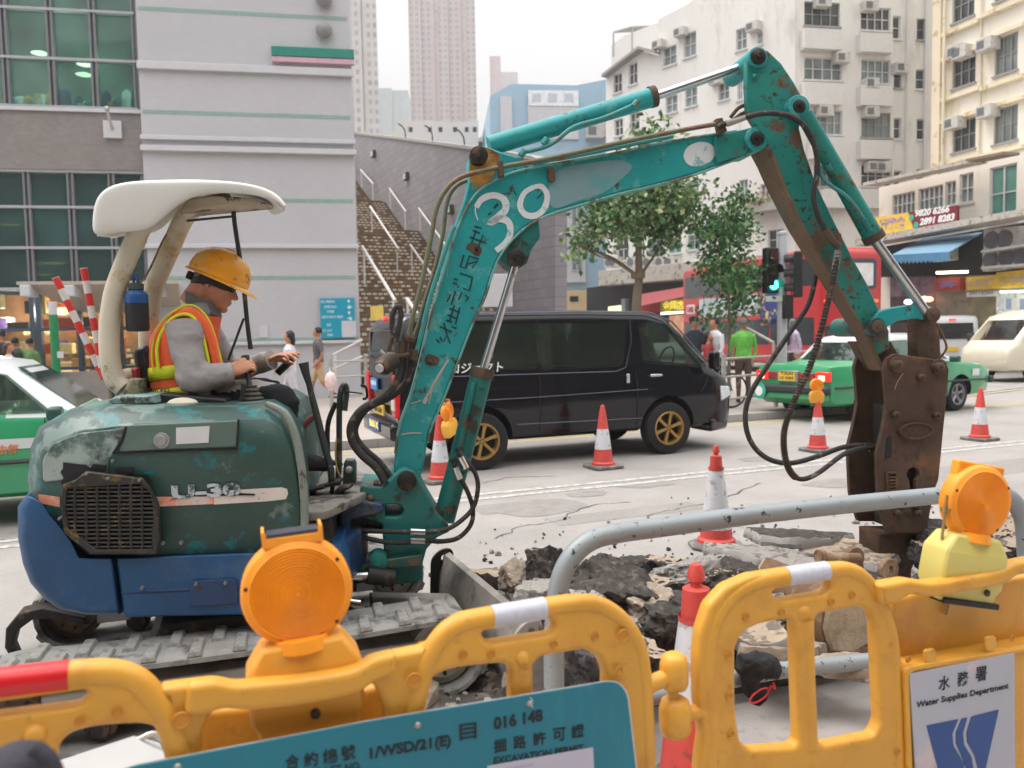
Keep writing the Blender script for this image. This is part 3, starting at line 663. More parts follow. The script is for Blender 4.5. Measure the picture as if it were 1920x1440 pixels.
slab(PWL,[(1100,540),(1285,515),(1285,640),(1100,650)],.1,m_black,'shop_recess',WB,(-.2,)*4)
slab(PWL,[(1165,560),(1172,560),(1172,640),(1165,640)],.3,M('pier_grey',(120,130,130),.7),'column',WB,(-.9,)*4)
# ---------------------------------------------------------------- yellow and cream apartment building
PY=Plane(at(1752,600,36),-71)
m_cream=M('cream_wall',(232,226,212),.85,var=.05,scale=.4,wear=(196,180,140),amt=.55,wscale=.7,sharp=.25,wear2=(150,135,105),amt2=.68,w2scale=2.2,stretch=(1,1,.35))
m_yel=M('yellow_wall',(226,214,188),.85,var=.05,scale=.4,wear=(190,165,120),amt=.6,wscale=1.5)
YB=thing('apartment_building','cream apartment block with yellow trim and window air conditioners at the right edge','building',PY.w(0,0,0),world=True)
rw=[(1786,-24,1827,36),(1865,-75,1908,-4),(1786,106,1829,160),(1865,66,1908,136),(1786,224,1829,282),(1863,200,1908,266)]
wr=[rect_az(PY,*q)for q in rw];aend=PY.az(2010,300)[0]
L0=[(PY.az(1752,300)[0],0),(PY.az(1752,300)[0],24),(aend,24),(aend,0)]
facade(PY,L0,wr,m_cream,YB,10,px=False)
for k,w_ in enumerate(wr):window(PY,w_,YB,3,2,mp=m_mdglass if k%2 else m_dkglass,mf=m_frame)
def strip(pl,x0,x1,z0,z1,m,o0=-.1,name='band',parent=None):
 mb=MB();pbox(mb,pl,pl.az(x0,300)[0],z0,pl.az(x1,300)[0],z1,o0,-.002);return mb.build(name,m,parent,sm=0)
strip(PY,1753,1768,5,24,m_yel,-.25,'pilaster',YB)
for yy in(62,112,180,232,20):
 z=PY.az(1770,yy+(75 if yy>100 else 60))[1]
for w_ in wr:
 for dz,m_ in((.05,m_yel),(-.45,m_yel)):
  z=(w_[3]+dz)if dz>0 else w_[1]+dz
  mb=MB();pbox(mb,PY,w_[0]-.5,z,w_[2]+.35,z+.16,-.22,-.003);mb.build('band',m_,YB,sm=0)
for x,y in((1806,98),(1862,85),(1800,232),(1862,210),(1815,100)):ac(PY,x,y,YB,.7,.5,0,.55)
mb=MB();mb.tube([PY.w(.6,4,-.32),PY.w(.6,24,-.32)],.06,6);mb.tube([PY.w(2.2,6,-.08),PY.w(2.2,24,-.08)],.04,6);mb.build('drainpipe',m_yel,YB)
PA=Plane(at(1650,600,33),-71)
AX=thing('shop_annexe','two-storey cream shop annexe with phone-number sign, blue awning and yellow fascias','building',PA.w(0,0,0),world=True)
aw=[rect_az(PA,*q)for q in((1673,362,1715,402),(1722,350,1768,393),(1772,340,1792,385),(1799,325,1825,380),(1855,310,1906,412))]
facade(PA,[(1648,620),(1648,352),(1850,308),(1850,304),(1990,262),(1990,640)],aw,m_cream,AX,3.0)
for k,w_ in enumerate(aw):window(PA,w_,AX,5 if k<2 else 2,2,mf=m_wframe,mp=(m_grglass if k==4 else m_mdglass),rec=.08)
slab(PA,[(1644,350),(1852,306),(1852,300),(1644,344)],.7,M('roof_trim',(190,186,176),.8,wear=(110,96,80),amt=.58),'roof_edge',AX,(-.45,)*4)
slab(PA,[(1840,305),(1912,291),(1912,286),(1840,300)],.7,M('rusty_trim',(130,116,100),.8),'window_hood',AX,(-.6,)*4)
slab(PA,[(1640,462),(1990,400),(1990,388),(1640,450)],1.0,M('roof_trim',(190,186,176),.8),'ledge',AX,(-.9,)*4)
PG=Plane(PA.w(0,0,-1.0),-71)
def quadplate(pl,pts,m,name,parent,thick=.06,off=0):
 mb=MB();plate(mb,pl,[pts],off,thick);return mb.build(name,m,parent,sm=0)
sgn=thing('shop_sign','long sign, yellow half with violet characters and maroon half with two phone numbers','sign',PG.hit(1720,420),world=True)
quadplate(PG,[(1640,408),(1703,398),(1713,430),(1645,442)],M('sign_yellow',(232,196,70),.5),'yellow_panel',sgn,.1)
quadplate(PG,[(1703,398),(1795,385),(1795,417),(1713,430)],M('sign_maroon',(122,28,44),.5),'maroon_panel',sgn,.1)
def ptext(pl,off,s_,x0,x1,yb0,yb1,hpx,m,parent,bold=.03,shear=0,name='lettering'):
 """lettering between two pixels on a plane, one glyph run, upright in the world"""
 mb=MB();n=len(s_);a0,z0=pl.az(x0,yb0,off);a1,z1=pl.az(x1,yb1,off);zt=pl.az(x0,yb0-hpx,off)[1]
 me=text_mesh(s_,1,.002,bold,shear,w=a1-a0,h=zt-z0)
 for v in me.vertices:v.co.y+=(z1-z0)*v.co.x/(a1-a0)
 mb.mesh(me,pl.m(off)@Matrix.Translation((a0,z0,0)));return mb.build(name,m,parent,sm=0)
ptext(PG,-.004,'衛龍倉',1648,1698,434,427,22,M('sign_violet',(150,130,190),.6,var=0),sgn)
ptext(PG,-.004,'9820 6266',1716,1780,407,398,13,M('sign_white',(235,240,240),.6,var=0),sgn,.04,.2)
ptext(PG,-.004,'2891 8283',1724,1790,423,413,13,M('sign_white',(235,240,240),.6,var=0),sgn,.04,.2)
for x,y in((1709,408),(1717,422)):
 a,z=PG.az(x,y,-.01);mb=MB();mb.lathe([(.12,0),(.12,-.01)],PG.w(a,z,-.003),14,PG.n);mb.build('phone_icon',M('icon_green',(60,170,150),.5),sgn)
aw_=slab(PG,[(1730,447),(1848,432),(1780,472),(1672,478)],.04,M('awning_blue',(112,148,172),.8,var=.05),'awning',None,(.7,.7,-1.6,-1.6))
tag(aw_,'pale blue canvas awning with scalloped edge below the phone-number sign','awning')
p_,q_=PG.hit(1672,478,-1.6),PG.hit(1780,472,-1.6);mb=MB();n=14
for i in range(n):
 a,b=p_.lerp(q_,i/n),p_.lerp(q_,(i+1)/n-.002);m_=(a+b)/2;mb.loft([[a,b,b-V((0,0,.25)),m_-V((0,0,.34)),a-V((0,0,.25))],[v+PG.n*.02 for v in(a,b,b-V((0,0,.25)),m_-V((0,0,.34)),a-V((0,0,.25)))]])
mb.build('valance',M('awning_blue_dark',(84,138,176),.8),aw_,sm=0)
quadplate(PA,[(1640,465),(1990,405),(1990,512),(1640,520)],M('shop_dark',(34,32,32),.9,var=.4),'dark_storey',AX,.2,-.5)
for x,y in((1880,450),(1905,448),(1878,487),(1908,482),(1935,480),(1780,470)):ac(PG,x,y,AX,.8,.75,.4,.4,True)
slab(PG,[(1860,475),(1990,455),(1990,450),(1860,470)],.5,m_concrete,'shelf',AX,(.0,)*4)
slab(PG,[(1860,505),(1990,495),(1990,491),(1860,500)],.5,m_concrete,'shelf',AX,(.0,)*4)
def shopsign(x0,y0,x1,y1,dy,m,s_,ms,label,emit=0,off=.2):
 pts=[(x0,y0),(x1,y0+dy),(x1,y1+dy*.9),(x0,y1)]
 o=quadplate(PG,pts,m,'fascia_sign',None,.25,off);tag(o,label,'sign')
 if s_:ptext(PG,off-.004,s_,x0+4,x1-4,y1-4,y1-4+dy*.9,(y1-y0)*.62,ms,o)
 return o
shopsign(1812,520,1868,545,-5,M('sign_yellow',(232,196,70),.5),'中草物業',M('sign_grey',(190,180,160),.6,var=0),'yellow shop fascia with pale characters above a small phone strip')
shopsign(1868,511,1990,542,-12,M('sign_yellow',(232,196,70),.5),'榮中地產代理',M('sign_grey',(190,180,160),.6,var=0),'larger yellow shop fascia at the right edge of the picture',off=.1)
shopsign(1812,548,1866,557,-2,M('sign_white_panel',(222,220,220),.5),'28918283',M('sign_grey_dark',(130,120,130),.6,var=0),'white strip with phone number under the yellow fascia',off=.1)
shopsign(1754,522,1800,546,-2,M('sign_orange',(178,74,40),.5),'茶',M('sign_violet',(150,130,190),.6,var=0),'orange-brown shop fascia under the long strip light',off=.25)
for(x0,y0,x1,y1)in((1755,509,1812,514),(1875,545,1985,549)):
 o=quadplate(PG,[(x0,y0),(x1,y0-2),(x1,y1-2),(x0,y1)],m_lit,'strip_light',AX,.1,.0)
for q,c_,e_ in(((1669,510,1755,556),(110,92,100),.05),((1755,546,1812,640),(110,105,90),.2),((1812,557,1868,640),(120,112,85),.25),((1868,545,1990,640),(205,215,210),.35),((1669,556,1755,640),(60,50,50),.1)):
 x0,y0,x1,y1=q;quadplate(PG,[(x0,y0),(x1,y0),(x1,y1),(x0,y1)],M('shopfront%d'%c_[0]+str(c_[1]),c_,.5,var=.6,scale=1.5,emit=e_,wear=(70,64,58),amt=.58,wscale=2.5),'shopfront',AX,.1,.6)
for(x,y,c_,e_)in((1703,566,(220,225,255),3),(1728,566,(255,190,170),3),(1742,561,(255,160,120),3),(1733,560,(255,190,150),2)):
 q=PG.hit(x,y,.3);mb=MB();mb.ell(q,(.15,.15,.1));mb.build('shop_lamp',M('glow%d%d'%(c_[1],c_[2]),c_,.5,emit=e_,var=0),AX)
for i in range(9):
 x=1873+i*13;quadplate(PG,[(x,560),(x+10,560),(x+10,580),(x,580)],M('poster_blue',(150,170,195),.6,emit=.2)if i%2 else M('poster_white',(215,220,215),.6,emit=.2),'poster',AX,.02,.56)
for(x0,y0,x1,y1)in((1050,985,1290,940),(905,965,1010,935),(1750,905,1990,850)):
 a,b=gr(x0,y0),gr(x1,y1);mb=MB();s0,t0,s1,t1=a.dot(E1),a.dot(E2),b.dot(E1),b.dot(E2)
 mb.add([W(s0,t0,-.004),W(s1,t0,-.004),W(s1,t1,-.004),W(s0,t1,-.004)],[(0,1,2,3)]);struct(mb.build('road_patch',M('asphalt_patch',(138,134,130),.92,var=.09,scale=2,wear=(158,152,147),amt=.5,wscale=40,sharp=.2,bump=.6,bscale=90),None,sm=0))
PO=Plane((0,-13),22)  # unseen blocks added behind the camera to shade fronts and darken reflections
for k,(a0,a1,zt,c_)in enumerate(((-38,-17,17,(120,114,106)),(-16.5,3,21,(98,98,100)),(3.5,19,15,(126,118,104)),(19.5,42,19,(106,104,104)))):
 t=thing('building',['brown-grey','grey','tan','slate'][k]+' unseen street block added behind the viewer to shade fronts and darken reflections','building',PO.w(a0,0,-5),world=True)
 mb=MB();pbox(mb,PO,a0,0,a1,zt,-10,0);mb.build('wall',M('added_block_wall%d'%k,c_,.85,var=.1,scale=.5),t,sm=0)
 for f in range(int(zt/3.2)):
  mb=MB();pbox(mb,PO,a0+.8,f*3.2+.9,a1-.8,f*3.2+2.5,.002,.05);mb.build('window_band',m_dkglass,t,sm=0)
def crack(pts,w_,name='road_crack',m=None):
 p=catmull([gr(x,y,-.003)for x,y in pts],6);rnd=random.Random(len(pts));a,b=[],[]
 for i,q in enumerate(p):
  t=(p[min(i+1,len(p)-1)]-p[max(i-1,0)]).normalized();n=V((-t.y,t.x,0));q=q+n*rnd.uniform(-.03,.03);ww=w_*rnd.uniform(.4,1.2);a.append(q+n*ww);b.append(q-n*ww)
 mb=MB();n=len(a);mb.add(a+b,[(i,i+1,n+i+1,n+i)for i in range(n-1)]);struct(mb.build(name,m or M('crack_tar',(88,84,82),.9,var=.2,scale=9),None,sm=0))
crack([(1185,985),(1240,960),(1300,948),(1380,925),(1420,905)],.012)
crack([(930,1010),(985,985),(1040,978),(1100,950),(1180,940)],.008)
crack([(905,905),(960,895),(1040,893)],.009)
rnd=random.Random(31)
for k,(x,y,r)in enumerate(((1210,905,.22),(1100,925,.14),(1560,905,.2),(1010,950,.3),(1420,860,.16),(60,1000,.2),(1640,880,.12))):
 c=gr(x,y,0);mb=MB();n=22;ring=[(c.x+E1.x*q*1.7*r*cos(a)-E1.y*q*r*sin(a),c.y+E1.y*q*1.7*r*cos(a)+E1.x*q*r*sin(a),-.003)for a,q in((2*pi*i/n,1+.35*noise.noise(V((cos(2*pi*i/n)*1.6,sin(2*pi*i/n)*1.6,k*3.3))))for i in range(n))]
 mb.add(ring,[tuple(range(n))]);struct(mb.build('oil_stain',M('oil_stained_asphalt',(136,131,127),.8,var=.1,scale=6,wear=(150,145,140),amt=.5,wscale=12,sharp=.3,bump=.5,bscale=110),None,sm=0))
 # ================================================================ VEHICLES
m_tyre=M('tyre_rubber',(30,30,31),.85,var=.2,scale=8)
m_gold=M('gold_alloy',(176,140,82),.35,.55,var=.06)
m_silver=M('silver_alloy',(150,152,152),.35,.6,var=.06)
m_chrome=M('chrome',(200,200,202),.12,.95,var=0)
m_hub=M('wheel_dark',(16,16,17),.6)
def wheel(parent,x,y,r,rim,side=-1,spokes=6,w=.2):
 ax=V((0,side,0));c=V((x,y,r))
 mb=MB();k=.66;mb.lathe([(r*k,-w),(r*.97,-w),(r,-w*.85),(r,-w*.15),(r*.97,-.01),(r*.9,0),(r*k,0),(r*k,-w)],c,36,ax,cap=False);t=mb.build('wheel',m_tyre,parent)
 mb=MB();mb.lathe([(r*k,-.005),(r*k*.97,.006),(r*k*.9,.002),(r*k*.86,-.03),(r*k*.86,-w*.6)],c,36,ax,cap=False)
 mb.lathe([(.001,-.02),(r*.12,-.018),(r*.12,-.05)],c,16,ax)
 for i in range(spokes):
  a=2*pi*i/spokes+.3;d=V((cos(a),0,sin(a)));e=V((-sin(a),0,cos(a)))
  hw0,hw1=r*.05,r*(.075 if spokes>5 else .16);q0=c+d*r*.08;q1=c+d*r*k*.9
  o0,o1=ax*-.045,ax*-.012
  mb.loft([[q0-e*hw1*.8+o0,q0+e*hw1*.8+o0,q0+e*hw0+ax*-.018,q0-e*hw0+ax*-.018],[c+d*r*.42-e*hw0*1.2+o0,c+d*r*.42+e*hw0*1.2+o0,c+d*r*.42+e*hw0+ax*-.025,c+d*r*.42-e*hw0+ax*-.025],[q1-e*hw1*1.2+o0,q1+e*hw1*1.2+o0,q1+e*hw1+o1,q1-e*hw1+o1]])
 mb.build('rim',rim,t)
 mb=MB();mb.lathe([(.001,-.10),(r*k*.9,-.10),(r*k*.9,-.12)],c,24,ax)
 for i in range(5):
  a=2*pi*i/5;mb.lathe([(.008,-.03),(.008,-.008),(.001,-.008)],c+V((cos(a)*r*.085,0,sin(a)*r*.085)),6,ax)
 mb.build('brake_disc',m_hub,t);return t
def shell(stn,n=8):
 """body hull from stations (x, zbottom, zbelt, zroof, halfwidth, roof halfwidth)"""
 rings=[]
 for x,zb,zt,zr,w,wr in stn:
  h=[(w*.86,zb),(w*.97,zb+.05),(w,zb+.2),(w*1.01,(zb+zt)*.5+.05),(w*.985,zt-.05),(w*.965,zt)]
  if zr>zt+.1:h+=[(wr+.02,zr-.09),(wr*.95,zr-.02),(wr*.6,zr+.012)]
  else:h+=[(w*.93,zt+(zr-zt)*.5),(w*.8,zr),(w*.5,zr+.015)]
  rings.append([V((x,a,b))for a,b in h]+[V((x,-a,b))for a,b in reversed(h)])
 return MB().loft(rings)
def boolean(mb,cutters,mats,name,parent,split=None,sm=40):
 o=bpy.data.objects.new('tmp',mb.me('tmp',mats));col.objects.link(o)
 bm=bmesh.new();bm.from_mesh(o.data);bmesh.ops.recalc_face_normals(bm,faces=bm.faces);bm.to_mesh(o.data);bm.free()
 cs=[]
 for cmb in cutters:
  c=bpy.data.objects.new('cut',cmb.me('cut',mats));col.objects.link(c);cs.append(c)
  bm=bmesh.new();bm.from_mesh(c.data);bmesh.ops.recalc_face_normals(bm,faces=bm.faces);bm.to_mesh(c.data);bm.free()
  md=o.modifiers.new('b','BOOLEAN');md.operation='DIFFERENCE';md.solver='EXACT';md.object=c
 me=bpy.data.meshes.new_from_object(o.evaluated_get(bpy.context.evaluated_depsgraph_get()))
 for c in cs+[o]:bpy.data.objects.remove(c)
 me.materials.clear()
 for m in mats:me.materials.append(m)
 for p in me.polygons:p.material_index=split(p.center,p.normal)if split else 0
 me.polygons.foreach_set('use_smooth',[True]*len(me.polygons));me.set_sharp_from_angle(angle=R(sm))
 me.name=name;ob=bpy.data.objects.new(name,me);link(ob,parent);return ob
def prismY(poly,y0,y1):
 return MB().loft([[V((x,y0,z))for x,z in poly],[V((x,y1,z))for x,z in poly]])
def paneY(poly,yf,parent,m,name='window',d=.006):
 """pane on the body side; yf(z) gives the surface y"""
 mb=MB();mb.loft([[V((x,yf(z),z))for x,z in poly],[V((x,yf(z)+d,z))for x,z in poly]]);return mb.build(name,m,parent,sm=0)
def strips(name,pts,r,m,parent,n=6):mb=MB();mb.tube(pts,r,n);return mb.build(name,m,parent)
# ---- black van
m_vblack=M('van_black_paint',(12,10,18),.2,0,var=.1,coat=.35,spec=.35)
g_tint=glass('tinted_glass',(176,190,180),.05);g_clear=glass('clear_auto_glass',(215,226,220),.03)
rwp,fwp=gr(905,881),gr(1250,851);dv=(fwp-rwp).normalized();va=atan2(dv.y,dv.x)
van=thing('van','black panel van with gold six-spoke wheels and white side lettering','van',rwp-dv*1.0+V((-sin(va),cos(va),0))*.84,va)
st_=[(0,.42,1.02,1.70,.78,.68),(.05,.36,1.05,1.80,.82,.71),(.16,.33,1.06,1.87,.835,.73),(.5,.32,1.07,1.895,.84,.74),(2.4,.32,1.07,1.90,.84,.74),(3.35,.32,1.07,1.88,.84,.735),(3.62,.32,1.06,1.82,.84,.72),(3.9,.32,1.06,1.62,.838,.70),(4.2,.32,1.05,1.34,.83,.70),(4.42,.32,1.02,1.1,.815,.74),(4.58,.32,.96,.99,.78,.72),(4.68,.34,.86,.88,.72,.66),(4.71,.42,.7,.72,.66,.6)]
wr_=.34
def tumble(w,zb,wr,zr):
 return lambda z:-(w+(wr-w)*max(0,(z-zb)/(zr-zb)))-.002
yv=tumble(.811,1.07,.755,1.81)
w_rear=[(.18,1.20),(1.75,1.17),(1.75,1.77),(.22,1.77)]
w_mid=[(1.80,1.17),(2.86,1.17),(2.97,1.22),(3.06,1.72),(3.03,1.77),(1.80,1.77)]
w_fr=[(3.24,1.25),(3.30,1.20),(4.22,1.11),(4.24,1.15),(3.72,1.70),(3.66,1.73),(3.20,1.75)]
cut=[MB().cyl((1.0,y,wr_+.02),(1.0,y+.45,wr_+.02),.41,n=32)for y in(-.95,.5)]+[MB().cyl((3.62,y,wr_+.02),(3.62,y+.45,wr_+.02),.41,n=32)for y in(-.95,.5)]
cut+=[prismY([(.35,1.22),(2.9,1.19),(3.02,1.74),(.35,1.75)],-1.2,1.2),prismY([(3.27,1.25),(4.18,1.15),(3.68,1.71),(3.22,1.73)],-1.2,1.2),MB().loft([[V((x,y,z))for y,z in((-.66,1.16),(.66,1.16),(.6,1.72),(-.6,1.72))]for x in(3.4,5)]),MB().loft([[V((x,y,z))for y,z in((-.64,1.18),(.64,1.18),(.58,1.68),(-.58,1.68))]for x in(-.4,.6)])]
body=boolean(shell(st_),cut,[m_vblack,m_black],'body',van,lambda c,n:1 if(c.z<.75 and abs(c.y)<.8 and(abs(c.x-1)<.42 or abs(c.x-3.62)<.42))else 0)
for poly,nm in((w_rear,'side_window'),(w_mid,'side_window'),(w_fr,'door_window')):
 paneY(poly,yv,van,g_tint if nm=='side_window' else g_clear,nm)
 far=MB();far.loft([[V((x,-yv(z),z))for x,z in poly],[V((x,-yv(z)-.006,z))for x,z in poly]]);far.build(nm,g_tint if nm=='side_window' else g_clear,van,sm=0)
mb=MB();ws=[(4.40,-.66,1.13),(3.66,-.60,1.80),(3.66,.60,1.80),(4.40,.66,1.13)];mb.loft([[V(p)for p in ws],[V(p)+V((.012,0,.012))for p in ws]]);mb.build('windscreen',g_clear,van,sm=0)
mb=MB();rwn=[(-.012,-.66,1.12),(.035,-.62,1.74),(.035,.62,1.74),(-.012,.66,1.12)];mb.loft([[V(p)for p in rwn],[V(p)-V((.012,0,0))for p in rwn]]);mb.build('rear_window',g_tint,van,sm=0)
m_seat=M('seat_cover_pale',(196,204,184),.8,var=.1);m_seatd=M('seat_dark',(40,42,44),.9)
for x,y,m_ in((2.02,-.25,m_seat),(2.65,.3,m_seat),(2.6,-.35,m_seatd),(3.4,-.35,m_seatd),(3.42,.35,m_seatd)):
 mb=MB();mb.loft([[V((x-.07,y-.2,1.2)),V((x+.05,y-.2,1.2)),V((x+.05,y+.2,1.2)),V((x-.07,y+.2,1.2))],[V((x-.12,y-.22,1.42)),V((x+.0,y-.22,1.42)),V((x,y+.22,1.42)),V((x-.12,y+.22,1.42))],[V((x-.14,y-.12,1.62)),V((x-.04,y-.12,1.62)),V((x-.04,y+.12,1.62)),V((x-.14,y+.12,1.62))]])
 mb.build('seat',m_ if x!=2.6 else m_seatd,van,bev=.03)
m_sw=MB();cc=V((3.95,-.3,1.24));m_sw.tube([cc+V((.05*sin(a*pi/8),.17*cos(a*pi/8),.16*sin(a*pi/8)))for a in range(17)],.014,6);m_sw.build('steering_wheel',m_black,van)
for y_ in(.3,-.3):
 pass
wheel(van,1.0,-.86,wr_,m_gold);wheel(van,3.62,-.86,wr_,m_gold);wheel(van,1.0,.86,wr_,m_gold,1);wheel(van,3.62,.86,wr_,m_gold,1)
m_trim=M('trim_grey_blue',(92,92,108),.25,.4,var=0)
strips('trim_line',[V((.2,yv(1.1)-.006,1.135)),V((2.85,yv(1.1)-.004,1.115)),V((3.0,yv(1.2)-.003,1.16)),V((3.1,yv(1.5)-.003,1.5)),V((3.09,yv(1.78)-.003,1.78))],.006,m_trim,van)
strips('trim_line',[V((.1,-.853,.83)),V((1.75,-.853,.84)),V((3.3,-.853,.87))],.005,m_trim,van)
strips('sill_line',[V((1.45,-.849,.52)),V((3.2,-.849,.50))],.006,m_trim,van)
strips('rain_gutter',[V((.1,-.745,1.86)),V((2.4,-.755,1.885)),V((3.4,-.75,1.865)),V((3.75,-.735,1.74)),V((4.3,-.735,1.2))],.011,m_trim,van)
for x in(1.77,3.14):strips('door_gap',[V((x,yv(1.1)-.001,1.1)),V((x,-.851,.95)),V((x,-.852,.7)),V((x,-.848,.42))],.004,m_black,van)
strips('door_gap',[V((4.25,-.838,1.05)),V((4.2,-.85,.9)),V((4.12,-.85,.8))],.004,m_black,van)
mb=MB();mb.box((3.0,-.862,1.02),(.05,.025,.12));mb.build('door_handle',m_chrome,van,bev=.01)
mb=MB();mb.box((3.42,-.862,1.045),(.18,.03,.035));mb.build('door_handle',m_chrome,van,bev=.01)
mb=MB();mb.box((4.28,-.93,1.22),(.1,.16,.24));mb.build('mirror',m_vblack,van,bev=.03)
mb=MB();mb.loft([[V((4.46,-.80,.86)),V((4.62,-.74,.86)),V((4.64,-.72,.70)),V((4.47,-.81,.66))],[V((4.46,-.835,.86)),V((4.655,-.76,.84)),V((4.70,-.73,.72)),V((4.47,-.84,.66))]]);mb.build('headlight',M('headlight_glass',(215,218,222),.1,var=.1,scale=20),van,bev=.01)
for s_ in(-1,1):
 mb=MB();mb.box((-.0,s_*.72,.92),(.07,.16,.5));t_=mb.build('tail_light',M('lamp_red',(190,20,24),.2,emit=.15),van,bev=.02);mb=MB();mb.box((-.04,s_*.72,.82),(.02,.13,.12));mb.build('reverse_lens',M('lens_pale',(215,200,195),.2),t_,sm=0)
mb=MB();mb.box((-.03,0,.5),(.12,1.55,.2));mb.build('rear_bumper',m_vblack,van,bev=.04)
mb=MB();mb.loft([[V((4.3,-.82,.24)),V((4.3,.82,.24)),V((4.3,.85,.42)),V((4.3,-.85,.42))],[V((4.72,-.62,.24)),V((4.72,.62,.24)),V((4.74,.66,.44)),V((4.74,-.66,.44))]]);mb.build('front_bumper',m_vblack,van,bev=.04)
mb=MB();mb.box((-.045,0,.72),(.02,.52,.12));mb.build('number_plate',M('plate_yellow',(225,185,50),.5),van,sm=0)
RTM=Matrix.Rotation(pi/2,4,'X')
def back_text(s_,y0,z0,w_,h_,m,parent,x=-.06,name='lettering'):
 me=text_mesh(s_,1,.001,.02,w=w_,h=h_);mb=MB();mb.mesh(me,Matrix(((0,0,-1,x),(-1,0,0,y0),(0,1,0,z0),(0,0,0,1))));return mb.build(name,m,parent,sm=0)
mb=MB();mb.box((-.03,.3,1.02),(.02,.34,.14));q_=mb.build('sticker',M('sticker_blue',(40,140,205),.5),van,sm=0);back_text('KOJIMA24',.45,.99,.3,.07,M('sign_white',(235,240,240),.6),q_,-.042)
mb=MB();mb.box((-.095,.1,.52),(.02,.62,.13));q_=mb.build('sticker',M('sticker_navy',(40,80,150),.5),van,sm=0);back_text('B60-X',.3,.49,.5,.09,M('sign_gold',(240,215,90),.5),q_,-.107)
back_text('RN 624',.2,.685,.4,.07,m_black,van)
mb=MB();mb.box((.06,0,1.84),(.05,.2,.035));mb.build('brake_light',M('lamp_red_lit',(235,60,50),.3,emit=.8,var=0),van,bev=.008)
me=text_mesh('プロジェクト',1,.001,.03,.12,w=.98,h=.12);mb=MB();mb.mesh(me,Matrix(((1,0,0,.88),(0,0,0,-.842),(0,1,0,1.17),(0,0,0,1))))
me2=text_mesh('プロジェクト',1,.001,.012,.12,w=.8,h=.125);mb=MB();mb.mesh(me2,Matrix.Translation((.50,yv(1.18)-.004,1.165))@Matrix.Rotation(pi/2,4,'X'));mb.build('lettering',M('sign_white',(235,240,240),.6),van,sm=0)
